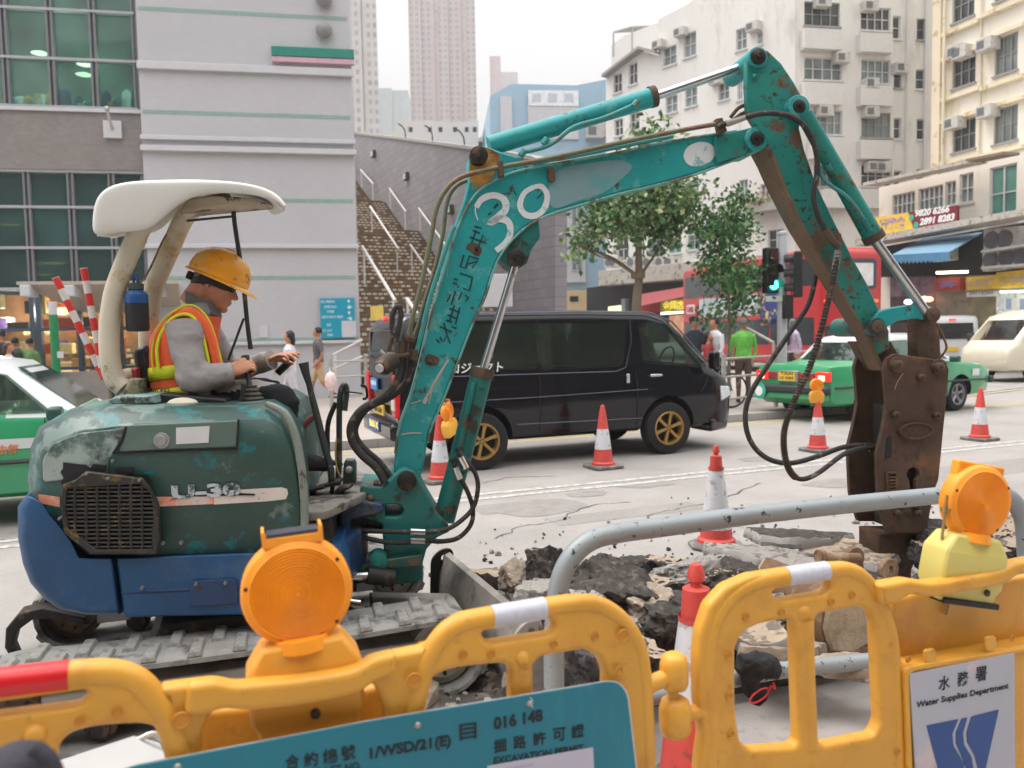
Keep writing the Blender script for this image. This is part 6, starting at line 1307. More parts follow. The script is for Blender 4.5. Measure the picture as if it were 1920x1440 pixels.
xplate('boom_fork_plate',[[(1340,256),(1392,243),(1424,240),(1438,250),(1441,262),(1434,277),(1402,289),(1345,305)]],OB-.03,.028,m_tealR,.005,parent=BM)
xplate('mount_tab',[[(1026,315),(1039,314),(1042,336),(1036,342),(1028,338)]],OB-.02,.018,m_rust,.004,parent=BM)
xplate('pipe_clamp',[[(934,300),(943,302),(946,330),(936,332)]],OB-.07,.05,m_rust,.004,parent=BM)
xplate('pipe_clamp',[[(1344,222),(1355,220),(1364,245),(1350,250)]],OB-.07,.05,m_rust,.004,parent=BM)
xtube('hydraulic_pipe',[(766,630),(775,590),(791,528),(801,480),(810,437),(815,405),(826,372),(847,344),(876,328),(935,314),(1029,297),(1160,268),(1262,247),(1345,232)],.012,m_pipe,o=OB-.05)
xtube('hydraulic_pipe',[(774,640),(784,610),(798,560),(815,505),(830,440),(838,380),(852,352),(876,338),(930,322)],.011,m_pipe,o=OB+.1)
xtube('hydraulic_pipe',[(779,668),(791,622),(806,560),(826,497),(845,440),(852,425)],.012,m_pipeT,o=OB-.03)
xtube('hydraulic_pipe',[(1000,306),(1060,296),(1130,282),(1200,268),(1262,256)],.010,m_pipeT,o=OB-.02)
xtube('rubber_hose',[(722,905,3.9),(706,878,3.9),(677,852,3.9),(660,826,3.9),(658,798,3.9),(677,769,3.9),(712,748,3.92),(738,724,3.95),(750,696,3.97),(752,668,3.98)],.019,m_hose,sub=6,n=14)
xtube('rubber_hose',[(735,900,4.0),(712,868,4.0),(686,845,4.0),(668,822,4.0),(667,798,4.0),(688,766,4.0),(730,745,4.0),(758,722,4.0),(769,690,4.0),(771,665,4.0)],.018,m_hose,sub=6,n=14)
for a,b,r in(((752,672,3.97),(754,640,3.97),.022),((771,668,4.0),(773,640,4.0),.02),((760,632,3.96),(776,634,3.96),.026),((776,675,3.97),(778,655,3.97),.02)):xtube('hose_fitting',[a,b],r,m_rust,sub=1,n=8)
xtube('rubber_hose',[(737,633,3.95),(735,600,3.95),(740,580,3.95),(748,575,3.95),(752,590,3.95),(748,612,3.95),(742,640,3.95)],.013,m_hose,sub=5)
xtube('hose_fitting',[(738,628,3.95),(730,655,3.95),(745,668,3.95),(768,664,3.95)],.012,m_rust,sub=4)
c0,c1=hit(712,690,3.85),hit(735,676,3.95);mb=MB();mb.tube([c0,c0.lerp(c1,.25),c1],[.028,.046,.046],16);wl_=mb.build('work_light',M('lamp_brown',(60,50,42),.6,.2,wear=(110,90,64),amt=.52),EX);mb=MB();mb.tube([c0-(c1-c0)*.06,c0+(c1-c0)*.02],.022,14);mb.build('lamp_face',m_wframe,wl_)
xtube('light_bracket',[(712,658,3.95),(722,668,3.95),(728,680,3.95)],.012,m_dirtsteel,sub=2)
# ---- boom cylinder
OC=OB+.02
cb_=xtube('boom_cylinder',[(902,706,OC),(872,826,OC),(832,975,OC)],[.056,.056,.056],m_tealD,sub=1,n=22)
xtube('gland',[(906,690,OC),(902,708,OC)],.062,m_rust,parent=cb_,sub=1,n=22)
xtube('cylinder_rod',[(967,492,OC),(905,698,OC)],.021,m_rod,sub=1,n=16)
xtube('supply_pipe',[(888,716,OC-.06),(884,735,OC-.065),(872,790,OC-.065),(862,838,OC-.06)],.014,m_tealD,parent=cb_,sub=4)
for x,y in((862,848),(852,868)):xtube('hose_fitting',[(x-3,y-8,OC-.07),(x+4,y+8,OC-.08)],.017,m_iron,parent=cb_,sub=1,n=8)
xtube('rubber_hose',[(862,848,OC-.08),(878,868,3.9),(892,890,3.9),(896,915,3.9),(888,950,3.9),(866,975,3.88),(838,992,3.86),(800,998,3.84),(768,998,3.84),(700,996,3.86),(668,994,3.9)],.012,m_hose,sub=5)
xtube('rubber_hose',[(852,868,OC-.08),(866,900,3.93),(880,930,3.93),(887,958,3.93),(882,985,3.92),(860,1008,3.9),(830,1015,3.88),(796,1014,3.85),(740,1018,3.85),(700,1012,3.86),(668,1004,3.9)],.012,m_hose,sub=5)
for x0,y0,x1,y1 in((770,997,797,998),(770,1014,797,1015),(863,857,874,878),(854,876,862,898)):xtube('crimp_sleeve',[(x0,y0,3.84),(x1,y1,3.84)],.0165,m_chrome,sub=1,n=10)
# ---- arm cylinder on top of the boom
oa=OB+.07
ac_=xtube('arm_cylinder',[(917,274,oa),(1227,181,oa)],.050,m_teal,sub=1,n=22)
xtube('gland',[(1218,183,oa),(1229,180,oa)],.055,m_rust,parent=ac_,sub=1,n=22)
xtube('cylinder_rod',[(1227,181,oa),(1412,118,oa)],.023,m_rod,sub=1,n=16)
xtube('supply_pipe',[(988,284,oa-.07),(1020,276,oa-.07),(1043,264,oa-.07),(1077,238,oa-.07),(1133,221,oa-.07),(1197,193,oa-.055)],.0115,m_pipeT,parent=ac_,sub=4)
for x,y in((1022,264),(1192,194),(980,286)):xtube('pipe_fitting',[(x-4,y+6,oa-.07),(x+4,y-4,oa-.07)],.017,m_pipeT,parent=ac_,sub=1,n=8)
# ---- stick (arm)
ST=[(1400,110),(1407,95),(1421,89),(1441,95),(1465,118),(1489,154),(1509,190),(1512,208),(1502,224),(1499,240),(1509,282),(1531,345),(1567,420),(1600,485),(1628,535),(1653,590),(1667,620),(1668,655),(1645,668),(1628,630),(1590,570),(1548,500),(1505,425),(1470,350),(1452,300),(1436,262),(1418,240),(1402,215),(1399,160)]
SK=xplate('stick',[ST],OB-.05,.045,m_tealR,.01)
ST2=[(x+dx,y)for(x,y),dx in zip(ST,[0]*len(ST))]
xplate('stick_box',[[(1440,235),(1498,240),(1509,282),(1531,345),(1567,420),(1600,485),(1628,535),(1653,590),(1660,640),(1645,664),(1628,630),(1590,570),(1548,500),(1505,425),(1470,350),(1452,300)]],OB-.003,.10,m_tealR,.008,parent=SK)
xplate('far_plate',[ST],OB+.10,.035,m_tealD,.008,parent=SK)
mb=MB();fl_=[(1440,274),(1452,300),(1470,350),(1505,425),(1548,500),(1590,570),(1628,632),(1655,695),(1660,694)]
lft=[hit(x,y,OB-.06)for x,y in fl_[:-1]]
mb.loft([[p+PE.d*.014,p+PE.d*-.006,p+PE.d*-.006+PE.n*w_,p+PE.d*.014+PE.n*w_]for p,w_ in zip(lft,(.2,.19,.17,.15,.13,.12,.12,.12))]);mb.build('stick_bottom_plate',M('rust_over_teal',(108,88,68),.7,.1,var=.2,scale=5,wear=(46,96,88),amt=.53,wscale=4,sharp=.15,wear2=(60,46,38),amt2=.6,w2scale=16,bump=.3),SK,bev=.004)
pin(1422,106,OB-.075,OB+.26,.040,m_iron,name='pivot_pin',boss=.052,mboss=m_teal)
pin(1499,199,OB-.10,OB-.04,.034,m_iron,name='pivot_pin',boss=.058,mboss=m_teal)
pin(1416,143,OB-.06,OB-.05,.014,m_tealR,parent=SK,name='bolt')
oc=OB-.08
bc_=xtube('bucket_cylinder',[(1508,214,oc),(1639,447,oc)],[.042,.052],m_tealR,sub=1,n=20)
xtube('gland',[(1634,438,oc),(1641,450,oc)],.058,m_rust,parent=bc_,sub=1,n=20)
xtube('cylinder_rod',[(1640,450,oc),(1738,588,oc)],.026,m_rod,sub=1,n=16)
xtube('supply_pipe',[(1535,308,oc-.06),(1541,330,oc-.06),(1558,348,oc-.06),(1587,368,oc-.06),(1611,398,oc-.06),(1627,428,oc-.05)],.010,m_pipeT,parent=bc_,sub=4)
for x,y in((1554,316),(1621,418),(1627,428)):xtube('pipe_fitting',[(x-3,y-6,oc-.07),(x+3,y+6,oc-.07)],.018,m_tealD,parent=bc_,sub=1,n=8)
xtube('rubber_hose',[(1345,238,OB-.06),(1360,232,OB-.08),(1400,219,OB-.12),(1441,212,OB-.15),(1485,219,OB-.16),(1514,244,OB-.16),(1530,284,OB-.16),(1532,325,OB-.15),(1525,366,OB-.13),(1534,406,OB-.12),(1552,440,OB-.12)],.014,m_hose,sub=5)
xtube('crimp_sleeve',[(1362,232,OB-.08),(1398,220,OB-.12)],[.018,.014],m_dirtsteel,sub=1)
xtube('rubber_hose',[(1370,220,OB),(1384,203,OB),(1400,196,OB)],.010,m_rust,sub=3)
xtube('rubber_hose',[(1372,228,OB),(1388,215,OB),(1400,210,OB)],.010,m_rust,sub=3)
for pts,r in(([(1546,432,OB-.12),(1560,452,OB-.12)],.026),([(1556,448,OB-.12),(1572,462,OB-.12)],.022),([(1566,440,OB-.1),(1570,458,OB-.1)],.03),([(1572,470,OB-.12),(1566,505,OB-.12)],.019)):xtube('hose_fitting',pts,r,m_rust if r!=.019 else m_dirtsteel,sub=1,n=8)
pa=[(1573,468,OB-.12),(1562,526,OB-.14),(1552,570,OB-.16),(1535,637,OB-.18),(1516,695,OB-.2),(1492,745,OB-.22),(1475,790,OB-.22),(1469,825,OB-.22),(1474,866,OB-.2),(1488,892,OB-.18),(1508,898,OB-.16),(1537,885,OB-.14),(1580,853,OB-.1),(1614,841,OB-.05),(1648,840,OB)]
ha=xtube('rubber_hose',pa,.013,m_hose,sub=6)
cl=catmull([hit(*p)for p in pa],24);mb=MB();hel=[]
for i,p in enumerate(cl[:int(len(cl)*.66)]):
 t=(cl[i+1]-p).normalized();a=t.cross(PE.n).normalized();b=t.cross(a)
 for k in range(5):ph=(i+k/5)*2.5;q=p.lerp(cl[i+1],k/5);hel.append(q+(a*cos(ph)+b*sin(ph))*.0155)
mb.tube(hel,.0032,4);mb.build('spring_guard',M('spring_rusty',(84,70,56),.5,.4),ha)
pb_=[(1530,515,OB+.1),(1516,570,OB+.1),(1481,624,OB+.1),(1441,683,OB+.1),(1412,729,OB+.1),(1398,770,OB+.1),(1401,811,OB+.08),(1418,843,OB+.06),(1447,863,OB+.02),(1485,868,OB),(1535,855,OB),(1579,839,OB),(1617,835,OB),(1645,837,OB+.02)]
xtube('rubber_hose',pb_,.014,m_hose,sub=6)
# ---- link and breaker
OL=OB-.02
def arc(outer,inner,off):return xplate('curved_link',[outer+inner[::-1]],off,.05,m_teal,.008)
ou=[(1636,600),(1649,583),(1671,577),(1711,571),(1741,573),(1758,580)];ii=[(1655,620),(1666,612),(1684,602),(1720,597),(1741,601),(1752,603)]
arc(ou,ii,OL-.06);arc([(x,y)for x,y in ou],ii,OL+.24)
pin(1646,613,OL-.09,OL+.3,.036,m_rust,name='link_pin',boss=.052,mboss=m_tealD)
pin(1750,590,OL-.09,OL+.3,.04,m_rust,name='link_pin')
xplate('tipping_link',[[(1716,598),(1758,602),(1764,640),(1766,690),(1718,680)]],OL,.08,m_rust,.012);xplate('tipping_link',[[(1716,598),(1758,602),(1764,640),(1766,690),(1718,680)]],OL+.17,.06,m_rust,.012)
xtube('grease_hose',[(1757,606,OL-.05),(1772,640,OL-.06),(1774,655,OL-.06),(1762,672,OL-.03)],.006,M('brass_brown',(120,84,50),.5,.3),sub=4)
xplate('stick_end',[[(1625,640),(1672,640),(1690,672),(1680,705),(1655,696)]],OB-.02,.2,m_rust,.012)
bkp=[(1657,692),(1663,672),(1678,663),(1768,676),(1780,690),(1775,750),(1769,808),(1765,852),(1760,900),(1754,915),(1747,944),(1738,1000),(1664,1000),(1648,944),(1646,900),(1644,852),(1655,808),(1663,764),(1660,720)]
key=[(1700,905),(1702,900)];cx,cy=PE.az(1708,888,3.9)
kl=[(cx+.036*cos(a*pi/9-pi/2+.45),cy+.036*sin(a*pi/9-pi/2+.45))for a in range(16)]+[(cx-.014,cy-.1),(cx+.018,cy-.1)]
mb=MB();lo=[PE.az(x,y,3.88)for x,y in bkp];mb.mesh(curve_mesh([fillet(lo,.015,3),kl],.03,.005),PE.m(3.88+.015));BRK=mb.build('breaker_side_plate',m_rustD,EX)
mb=MB();mb.mesh(curve_mesh([fillet(lo,.015,3)],.03,.005),PE.m(4.17));mb.build('breaker_side_plate',m_rustD,EX)
xplate('breaker_body',[[(1668,760),(1748,770),(1742,990),(1670,990)]],3.95,.17,m_iron,.02)
xplate('breaker_head',[[(1646,1000),(1725,1000),(1722,1045),(1700,1092),(1668,1092),(1646,1040)]],3.95,.19,m_rustD,.015)
c=PE.az(1690,1060,4.05);mb=MB();mb.lathe([(.05,.1),(.05,-.3),(.035,-.42),(.004,-.5)],PE.w(c[0],c[1],4.05),18);mb.build('chisel',m_rust,EX)
for x,y,r in((1685,684,.045),(1763,688,.042)):
 pin(x,y,3.83,3.88,r*.55,m_rust,parent=BRK,name='bolt');p=PE.az(x,y,3.86);mb=MB();mb.lathe([(r*.6,3.855),(r,3.862),(r,3.88),(r*.5,3.88)],PE.w(p[0],p[1],0),26,PE.n);mb.build('washer',m_rustD,BRK)
for x,y in((1728,708),(1681,778),(1757,779),(1685,962),(1722,962),(1690,950),(1720,948)):pin(x,y,3.862,3.88,.020,m_rustD,parent=BRK,name='bolt')
p=PE.az(1716,808,3.87);mb=MB();e_=[(p[0]+.098*cos(t*pi/16),p[1]+.046*sin(t*pi/16))for t in range(32)];mb.mesh(curve_mesh([e_],.018,.006),PE.m(3.872));em=mb.build('maker_plate',m_rustD,BRK)
mb=MB();e2=[(p[0]+.085*cos(t*pi/16),p[1]+.036*sin(t*pi/16))for t in range(32)];mb.mesh(curve_mesh([e_,e2],.012,.004),PE.m(3.862));mb.build('plate_rim',m_rustD,em);mb=text_on(PE,3.8615,'OKADA',1692,1741,815,hpx=13,bold=.02);mb.build('embossed_lettering',m_rust,em,sm=0)
xplate('rib_block',[[(1662,885),(1684,885),(1684,922),(1662,922)],[(1666,889),(1680,889),(1680,918),(1666,918)]],3.868,.012,m_rust,.003,parent=BRK)
for y in(893,899,905,911):xplate('rib',[[(1666,y),(1680,y),(1680,y+3),(1666,y+3)]],3.87,.01,m_rust,0,parent=BRK)
xplate('side_slot',[[(1664,822),(1671,818),(1672,856),(1660,862)]],3.876,.003,m_black,0,parent=BRK)
xtube('hose_fitting',[(1630,840,OB+.02),(1662,840,OB)],.022,m_rust,sub=1)
stroke('scratch',[(1694,700),(1684,714),(1678,730)],.003,m_bare,par=BRK,off=3.878)
# ---- canopy and posts
NC,FC=3.70,4.25
top=[(170,440),(168,420),(170,394),(176,368),(194,350),(219,341),(250,336),(312,333),(375,333),(437,337),(485,345),(518,358),(536,376),(541,388)]
bot=[(178,446),(190,443),(205,439),(231,436),(252,436),(272,433),(290,424),(312,400),(337,379),(369,365),(406,361),(469,365),(510,374),(536,390)]
nt_=len(top)
def ring(o,k):
 tp=[PE.az(x,y,NC)for x,y in top];bt=[PE.az(x,y,NC)for x,y in bot];out=[]
 for i,(t_,b_)in enumerate(zip(tp,bt)):
  cxx,czz=PE.az(330,395,NC);d=V((t_[0]-cxx,t_[1]-czz));l_=d.length;d=d/l_
  out.append((t_[0]-d.x*k,t_[1]-d.y*k))
 return[PE.w(a-(o-NC)*.20,z+(o-NC)*.09,o)for a,z in out]
mb=MB();lat=[(NC+.0,.03),(NC+.008,.014),(NC+.03,.004),(NC+.08,.002),(NC+.2,-.004),((NC+FC)/2,-.012),(FC-.16,-.004),(FC-.08,.002),(FC-.03,.012),(FC-.008,.028),(FC,.05)]
rg=[ring(o,k)for o,k in lat]
mb.loft(rg,cap=False,closed=False)
for idx,o in((0,NC),(-1,FC)):
 bt=[PE.w(PE.az(x,y,NC)[0]-(o-NC)*.20,PE.az(x,y,NC)[1]+(o-NC)*.09,o+(.012 if idx==0 else-.012))for x,y in bot];r_=rg[idx];vs=list(r_)+bt;n=len(r_)
 mb.add(vs,[(i,i+1,n+i+1,n+i)for i in range(n-1)])
cn=mb.me('canopy',m_canopy);bm=bmesh.new();bm.from_mesh(cn);bmesh.ops.remove_doubles(bm,verts=bm.verts,dist=.002);bmesh.ops.recalc_face_normals(bm,faces=bm.faces);bm.to_mesh(cn);bm.free()
cn.polygons.foreach_set('use_smooth',[True]*len(cn.polygons));co=bpy.data.objects.new('canopy',cn);link(co,EX)
md=co.modifiers.new('thick','SOLIDIFY');md.thickness=.034;md.offset=-1
md=co.modifiers.new('sub','SUBSURF');md.levels=1;md.render_levels=2
xplate('canopy_under_plate',[[(335,398),(352,372),(400,366),(470,370),(500,380),(420,388),(372,392)]],3.9,.2,M('under_brown',(164,152,132),.8,var=.3,wear=(60,46,38),amt=.52,wscale=6),.01)
for o,pts in((3.87,[(232,728),(216,712),(207,680),(205,620),(212,560),(226,515),(248,462),(268,420),(290,392)]),(4.12,[(292,706),(281,690),(278,640),(280,590),(292,530),(318,470),(345,410),(372,385)])):
 xtube('canopy_post',[(x,y,o)for x,y in pts],.045,m_ivory,sub=5,n=18)
xtube('canopy_brace',[(345,400,4.0),(385,380,4.0),(430,372,4.05)],.03,m_ivory,sub=4,n=12)
xtube('screen_frame',[(438,388,4.05),(440,420,4.05),(455,520,4.05),(463,600,4.05),(470,655,4.05)],.011,m_lev,sub=3)
xtube('screen_brace',[(350,414,4.0),(434,406,4.05)],.006,m_lev,sub=1);xtube('screen_brace',[(457,597,4.05),(428,675,4.05)],.006,m_lev,sub=1)
xtube('cross_tube',[(225,705,3.87),(262,700,4.0),(300,690,4.2)],.03,m_ivory,sub=3,n=14)
xtube('post_foot',[(196,700,3.86),(207,725,3.86),(210,758,3.86)],.014,M('strap_grey',(130,122,108),.6),sub=3)
SE=xplate('seat_back',[[(246,662),(252,652),(270,648),(282,655),(292,690),(297,735),(302,755),(262,758),(255,735)]],3.95,.42,M('seat_vinyl',(26,27,30),.4,var=.1),.03)
xplate('seat_cushion',[[(262,735),(400,742),(440,750),(440,775),(262,775)]],3.92,.45,M('seat_vinyl',(26,27,30),.4),.02)
pin(268,742,3.86,3.95,.03,m_black,name='recliner_knob');pin(268,742,3.85,3.86,.01,m_screw,name='bolt')
xplate('fire_pouch',[[(243,690),(256,690),(258,735),(245,730)]],3.9,.1,M('pouch_crimson',(160,40,60),.6),.02)
xtube('lift_handle',[(352,758,3.78),(350,742,3.78),(358,738,3.78),(364,742,3.78)],.007,m_lev,sub=3)
lvr=xtube('control_lever',[(472,740,3.84),(466,712,3.86),(463,690,3.88),(460,668,3.9)],[.014,.012,.016,.02],m_lev,sub=4,n=12)
mb=MB();c=hit(472,757,3.84);mb.lathe([(.062*(1-i/12)+(.008 if i%2 else 0)+.004,.09*i/9)for i in range(10)],c-V((0,0,.005)),20);mb.build('gaiter',M('gaiter_olive',(66,64,52),.7),lvr)
xtube('small_lever',[(452,756,3.78),(455,735,3.78),(457,720,3.78)],[.007,.009,.014],m_lev,sub=3)
xtube('control_lever',[(520,700,4.3),(535,685,4.3),(548,672,4.3)],[.02,.022,.018],m_black,sub=3)
xplate('console_box',[[(300,738),(420,748),(430,762),(300,762)]],3.72,.14,m_black,.01)
mb=MB();c=hit(342,757,3.7);mb.ell(c,(.07,.05,.028));mb.build('rolled_cloth',M('cloth_offwhite',(196,190,170),.9),EX)
mb=MB();plate(mb,PE,[[(228,735),(240,710),(262,712),(262,752),(232,752)]],3.78,.12,.02);mb.build('post_bracket',M('grimy_beige',(130,122,100),.8,var=.2,wear=(60,50,40),amt=.5),EX)
xplate('rear_deck_cap',[[(200,752),(215,744),(285,742),(290,756),(220,762)]],3.62,.6,M('cap_pale_teal',(120,150,146),.5,wear=(60,56,50),amt=.55),.01)
# ================================================================ PEOPLE
def fuse(mb,voxel,smooth=2,fac=.5):
 """join overlapping limbs into one continuous skin"""
 o=bpy.data.objects.new('tmp',mb.me('tmp',m_black));col.objects.link(o)
 bm=bmesh.new();bm.from_mesh(o.data);bmesh.ops.recalc_face_normals(bm,faces=bm.faces);bm.to_mesh(o.data);bm.free()
 r_=o.modifiers.new('r','REMESH');r_.mode='VOXEL';r_.voxel_size=voxel
 if smooth:s_=o.modifiers.new('s','SMOOTH');s_.iterations=smooth;s_.factor=fac
 me=bpy.data.meshes.new_from_object(o.evaluated_get(bpy.context.evaluated_depsgraph_get()));bpy.data.objects.remove(o);return me
def skin(me,mats,name,parent,pick):
 me.materials.clear()
 for m in mats:me.materials.append(m)
 for p in me.polygons:p.material_index=pick(p.center)
 me.polygons.foreach_set('use_smooth',[True]*len(me.polygons));me.name=name
 o=bpy.data.objects.new(name,me);link(o,parent);return o
m_skin=M('skin_tan',(176,122,94),.55,var=.08,scale=14,sss=.12);m_skinD=M('skin_weathered',(198,140,110),.5,var=.12,scale=18,sss=.1,bump=.12,bscale=140);m_hair=M('hair_black',(24,21,20),.6,var=.3,scale=40);m_hairG=M('hair_grey',(110,106,104),.7,var=.3,scale=40)
def cl_(n,c):return M('fabric_'+n,c,.9,var=.12,scale=7,bump=.25,bscale=30)
def person(label,loc,yaw,h=1.7,shirt=None,pants=None,shoes=None,hair=None,stride=.0,shorts=False,arms=((.1,-.05),(.1,.08)),sleeves=True,female=False,cap=None,bend=0):
 t=thing('person',label,'person',loc,yaw);k=h/1.7;mb=MB()
 def P(x,y,z):return V((x*k,y*k,z*k))
 legs=[]
 for s_,st_ in((-1,stride),(1,-stride)):
  hip=P(0,s_*.09,.9);knee=P(st_*.5+.03,s_*.095,.49);ank=P(st_-(.12 if st_<-.05 else 0),s_*.095,.1+(.12 if st_<-.05 else 0));toe=ank+P(.16,s_*.02,-.05)
  mb.tube([hip,hip.lerp(knee,.5),knee,knee.lerp(ank,.4),ank],[.092*k,.08*k,.056*k,.055*k,.036*k],12,2);mb.tube([ank-P(.05,0,.05),toe],[.045*k,.035*k],10);legs.append((knee,ank))
 w_=.9 if female else 1
 mb.loft([[P(bend*max(0,z-.9)+rx*cos(a*pi/8)+dx,ry*w_*sin(a*pi/8),z)for a in range(16)]for z,rx,ry,dx in((.82,.10,.15,0),(.95,.115,.165,0),(1.08,.105,.145,0),(1.22,.12,.165,.0),(1.34,.115,.185,0),(1.42,.085,.16,0),(1.46,.05,.07,0))])
 hd=P(bend*.7,0,0)
 mb.tube([P(bend*.5,0,1.4),P(bend*.6+.01,0,1.54)],.05*k,10);mb.ell(P(bend*.65+.005,0,1.60),(.088*k,.073*k,.105*k));mb.ell(P(bend*.65+.045,0,1.55),(.05*k,.05*k,.055*k));mb.ell(P(bend*.65+.1,0,1.575),(.02*k,.012*k,.022*k))
 hands=[]
 for s_,(ex,hx)in zip((-1,1),arms):
  sh=P(bend*.4,s_*.185*w_,1.38);el=P(bend*.3+ex-.05,s_*.235,1.10);ha=P(bend*.2+hx+ex,s_*(.2 if hx<.2 else .08),1.10-sqrt(max(.01,.0625-hx*hx))if hx<.24 else 1.16)
  mb.tube([sh,el,ha],[.052*k,.04*k,.028*k],10,3);mb.tube([ha,ha+(ha-el).normalized()*.1*k],[.032*k,.018*k],8);hands.append((el,ha))
 me=fuse(mb,.022*k,2)
 def pick(c):
  z=c.z/k
  for el,ha in hands:
   ab=ha-el;u=(c-el).dot(ab)/ab.length_squared
   if(c-(el+ab*max(0,min(1.5,u)))).length<.06*k and abs(c.y)>.1*k or(u>.2 and(c-ha).length<.13*k):
    if sleeves:return 0 if u>.92 else 1
    if z<1.26:return 0
  if z>1.455:return 0
  if z>.93:return 1
  if z<.1+(.16 if c.x<-.1 else 0)or(z<.12):return 3
  if shorts and z<.52:return 0
  return 2
 skin(me,[m_skin,shirt,pants,shoes or cl_('shoe',(50,50,54))],'body',t,pick)
 b=MB();hc=P(bend*.65-.015,0,1.625);b.ell(hc,(.095*k,.083*k,.10*k))
 if female:b.ell(hc+P(-.05,0,-.09),(.05*k,.07*k,.11*k))
 me=fuse(b,.018,1);bm=bmesh.new();bm.from_mesh(me);bmesh.ops.delete(bm,geom=[v for v in bm.verts if(v.co.x>hc.x+.045*k and v.co.z<hc.z+.035*k)or v.co.z<hc.z-(.2 if female else .05)*k],context='VERTS');bm.to_mesh(me);bm.free()
 skin(me,[hair or m_hair],'hair',t,lambda c:0)
 if cap:
  b=MB();b.lathe([(.1*k,0),(.1*k,.04),(.085*k,.08),(.04*k,.1),(.002,.102)],hc+P(0,0,.01),18);b.box(hc+P(.11,0,.012),(.1,.13,.012));b.build('cap',cap,t)
 return t
def foot(px,py,z=.12):p=gr(px,py,z);return p
LW=191
person('man in grey T-shirt and beige shorts walking with a plastic bag by the tiled wall',foot(600,758),R(188),1.72,cl_('grey',(96,92,96)),cl_('beige',(190,160,120)),cl_('navy',(50,66,90)),stride=.24,shorts=True,arms=((.02,.06),(-.06,.12)),sleeves=False)
person('woman in white top and pale shorts walking behind the operator\'s raised hand',foot(548,790),R(185),1.62,cl_('white',(205,202,206)),cl_('pale',(190,188,196)),cl_('white',(205,202,206)),stride=.3,shorts=True,arms=((.05,.2),(.0,.22)),sleeves=False,female=True)
q=foot(622,770);mb=MB();mb.ell((q.x,q.y,.72),(.13,.1,.2),14,8);mb.tube([V((q.x,q.y,.88)),V((q.x-.02,q.y+.02,1.0))],.02,6);tag(mb.build('plastic_bag',M('plastic_bag',(222,200,200),.4,var=.2,scale=9,wear=(200,120,110),amt=.56,wscale=5),None),'crumpled pinkish plastic bag carried by the man in the grey T-shirt','bag')
g=23.0
def ped(px,Y,**kw):p=at(px,700,Y);p.z=.12;return p
person('man in navy T-shirt and dark cap standing beyond the van bonnet',ped(1302,16.4),R(-75),1.76,cl_('navy2',(44,52,64)),cl_('dark',(50,52,60)),sleeves=False,cap=cl_('cap',(40,42,50)))
person('person in dark red top beside the man in the white shirt',ped(1328,15.8),R(-20),1.45,cl_('red',(150,50,48)),cl_('khaki',(130,120,100)),arms=((.1,.2),(.1,.2)),female=True)
person('dark-haired man in loose white shirt looking down at the kerb',ped(1346,15.9),R(200),1.74,cl_('white',(205,202,206)),cl_('black',(34,34,40)),bend=.12,arms=((.1,.18),(.08,.1)))
person('grey-haired person in bright green jacket with navy hood facing away',ped(1394,16.2),R(80),1.72,M('jacket_green',(110,196,78),.6,var=.2,scale=14,bump=.4,bscale=20),cl_('brown',(96,78,70)),hair=m_hairG)
q=ped(1394,16.2);b=MB();b.ell((q.x-.02,q.y-.05,.12+1.42),(.16,.22,.1));b.build('hood',cl_('navyhood',(36,66,110)),[o for o in bpy.data.objects if o.name.startswith('person')][-1]).location=(0,0,0)
_p=[o for o in bpy.data.objects if o.name.startswith('person')and o.type=='EMPTY'][-1];_h=[o for o in bpy.data.objects if o.name=='hood'][-1];_h.matrix_parent_inverse=(Matrix.Translation(_p.location)@Matrix.Rotation(_p.rotation_euler.z,4,'Z')).inverted()
person('grey-haired woman in lilac top with backpack by the traffic light',ped(1487,19.6),R(10),1.72,cl_('lilac',(190,170,196)),cl_('dark',(50,52,60)),hair=m_hairG,female=True)
q=ped(1487,19.6);b=MB();b.box((q.x-.2,q.y-.02,1.4),(.16,.26,.38));tag(b.build('backpack',cl_('pack',(62,50,66)),None,bev=.05),'dark backpack worn by the woman in the lilac top','backpack')
person('person in pale shirt with navy backpack at the left edge by the shop door',ped(18,15.3),R(15),1.5,cl_('pale',(190,188,196)),cl_('dark',(50,52,60)),female=True,hair=M('hair_brown',(70,44,34),.6))
q=ped(30,15.3);b=MB();b.box((q.x+.02,q.y-.2,1.12),(.28,.16,.36),taper=(.7,.8));tag(b.build('backpack',cl_('navypack',(38,50,74)),None,bev=.05),'navy backpack on the person by the shop door at the left edge','backpack')
for px,Y,c_,lb,hh in((8,17.5,(40,36,40),'person in dark clothes just inside the shop entrance at the left edge',1.78),(33,17.9,(70,90,70),'person in grey-green top with dark hair near the shop door',1.62),(60,17.6,(96,130,80),'person in green and red top browsing beside the shop door frame',1.6)):person(lb,ped(px,Y),R(70),hh,M('fabric_bg%d'%c_[0],c_,.9,var=.3,scale=6),cl_('dark',(50,52,60)))
for px,Y,c_,lb in((1862,27,(190,170,180),'person in pale top standing between the white van and the cream minibus'),(1838,28.4,(190,160,140),'person with pale hat in front of the shops behind the white van')):person(lb,ped(px,Y),R(-100),1.78,M('fabric_bg%d'%c_[1],c_,.9,var=.2),cl_('dark',(50,52,60)),hair=m_hairG if Y>28 else None)
dr=MB();
dm=person('van driver in olive top behind the open side window',van.matrix_world.to_translation(),0,1.5,cl_('olive',(96,104,62)),cl_('dark',(50,52,60)),arms=((.12,.23),(.12,.23)))
dm.location=V(van.location)+V((3.55*cos(va)+.33*sin(va),3.55*sin(va)-.33*cos(va),.28));dm.rotation_euler=(0,0,va)
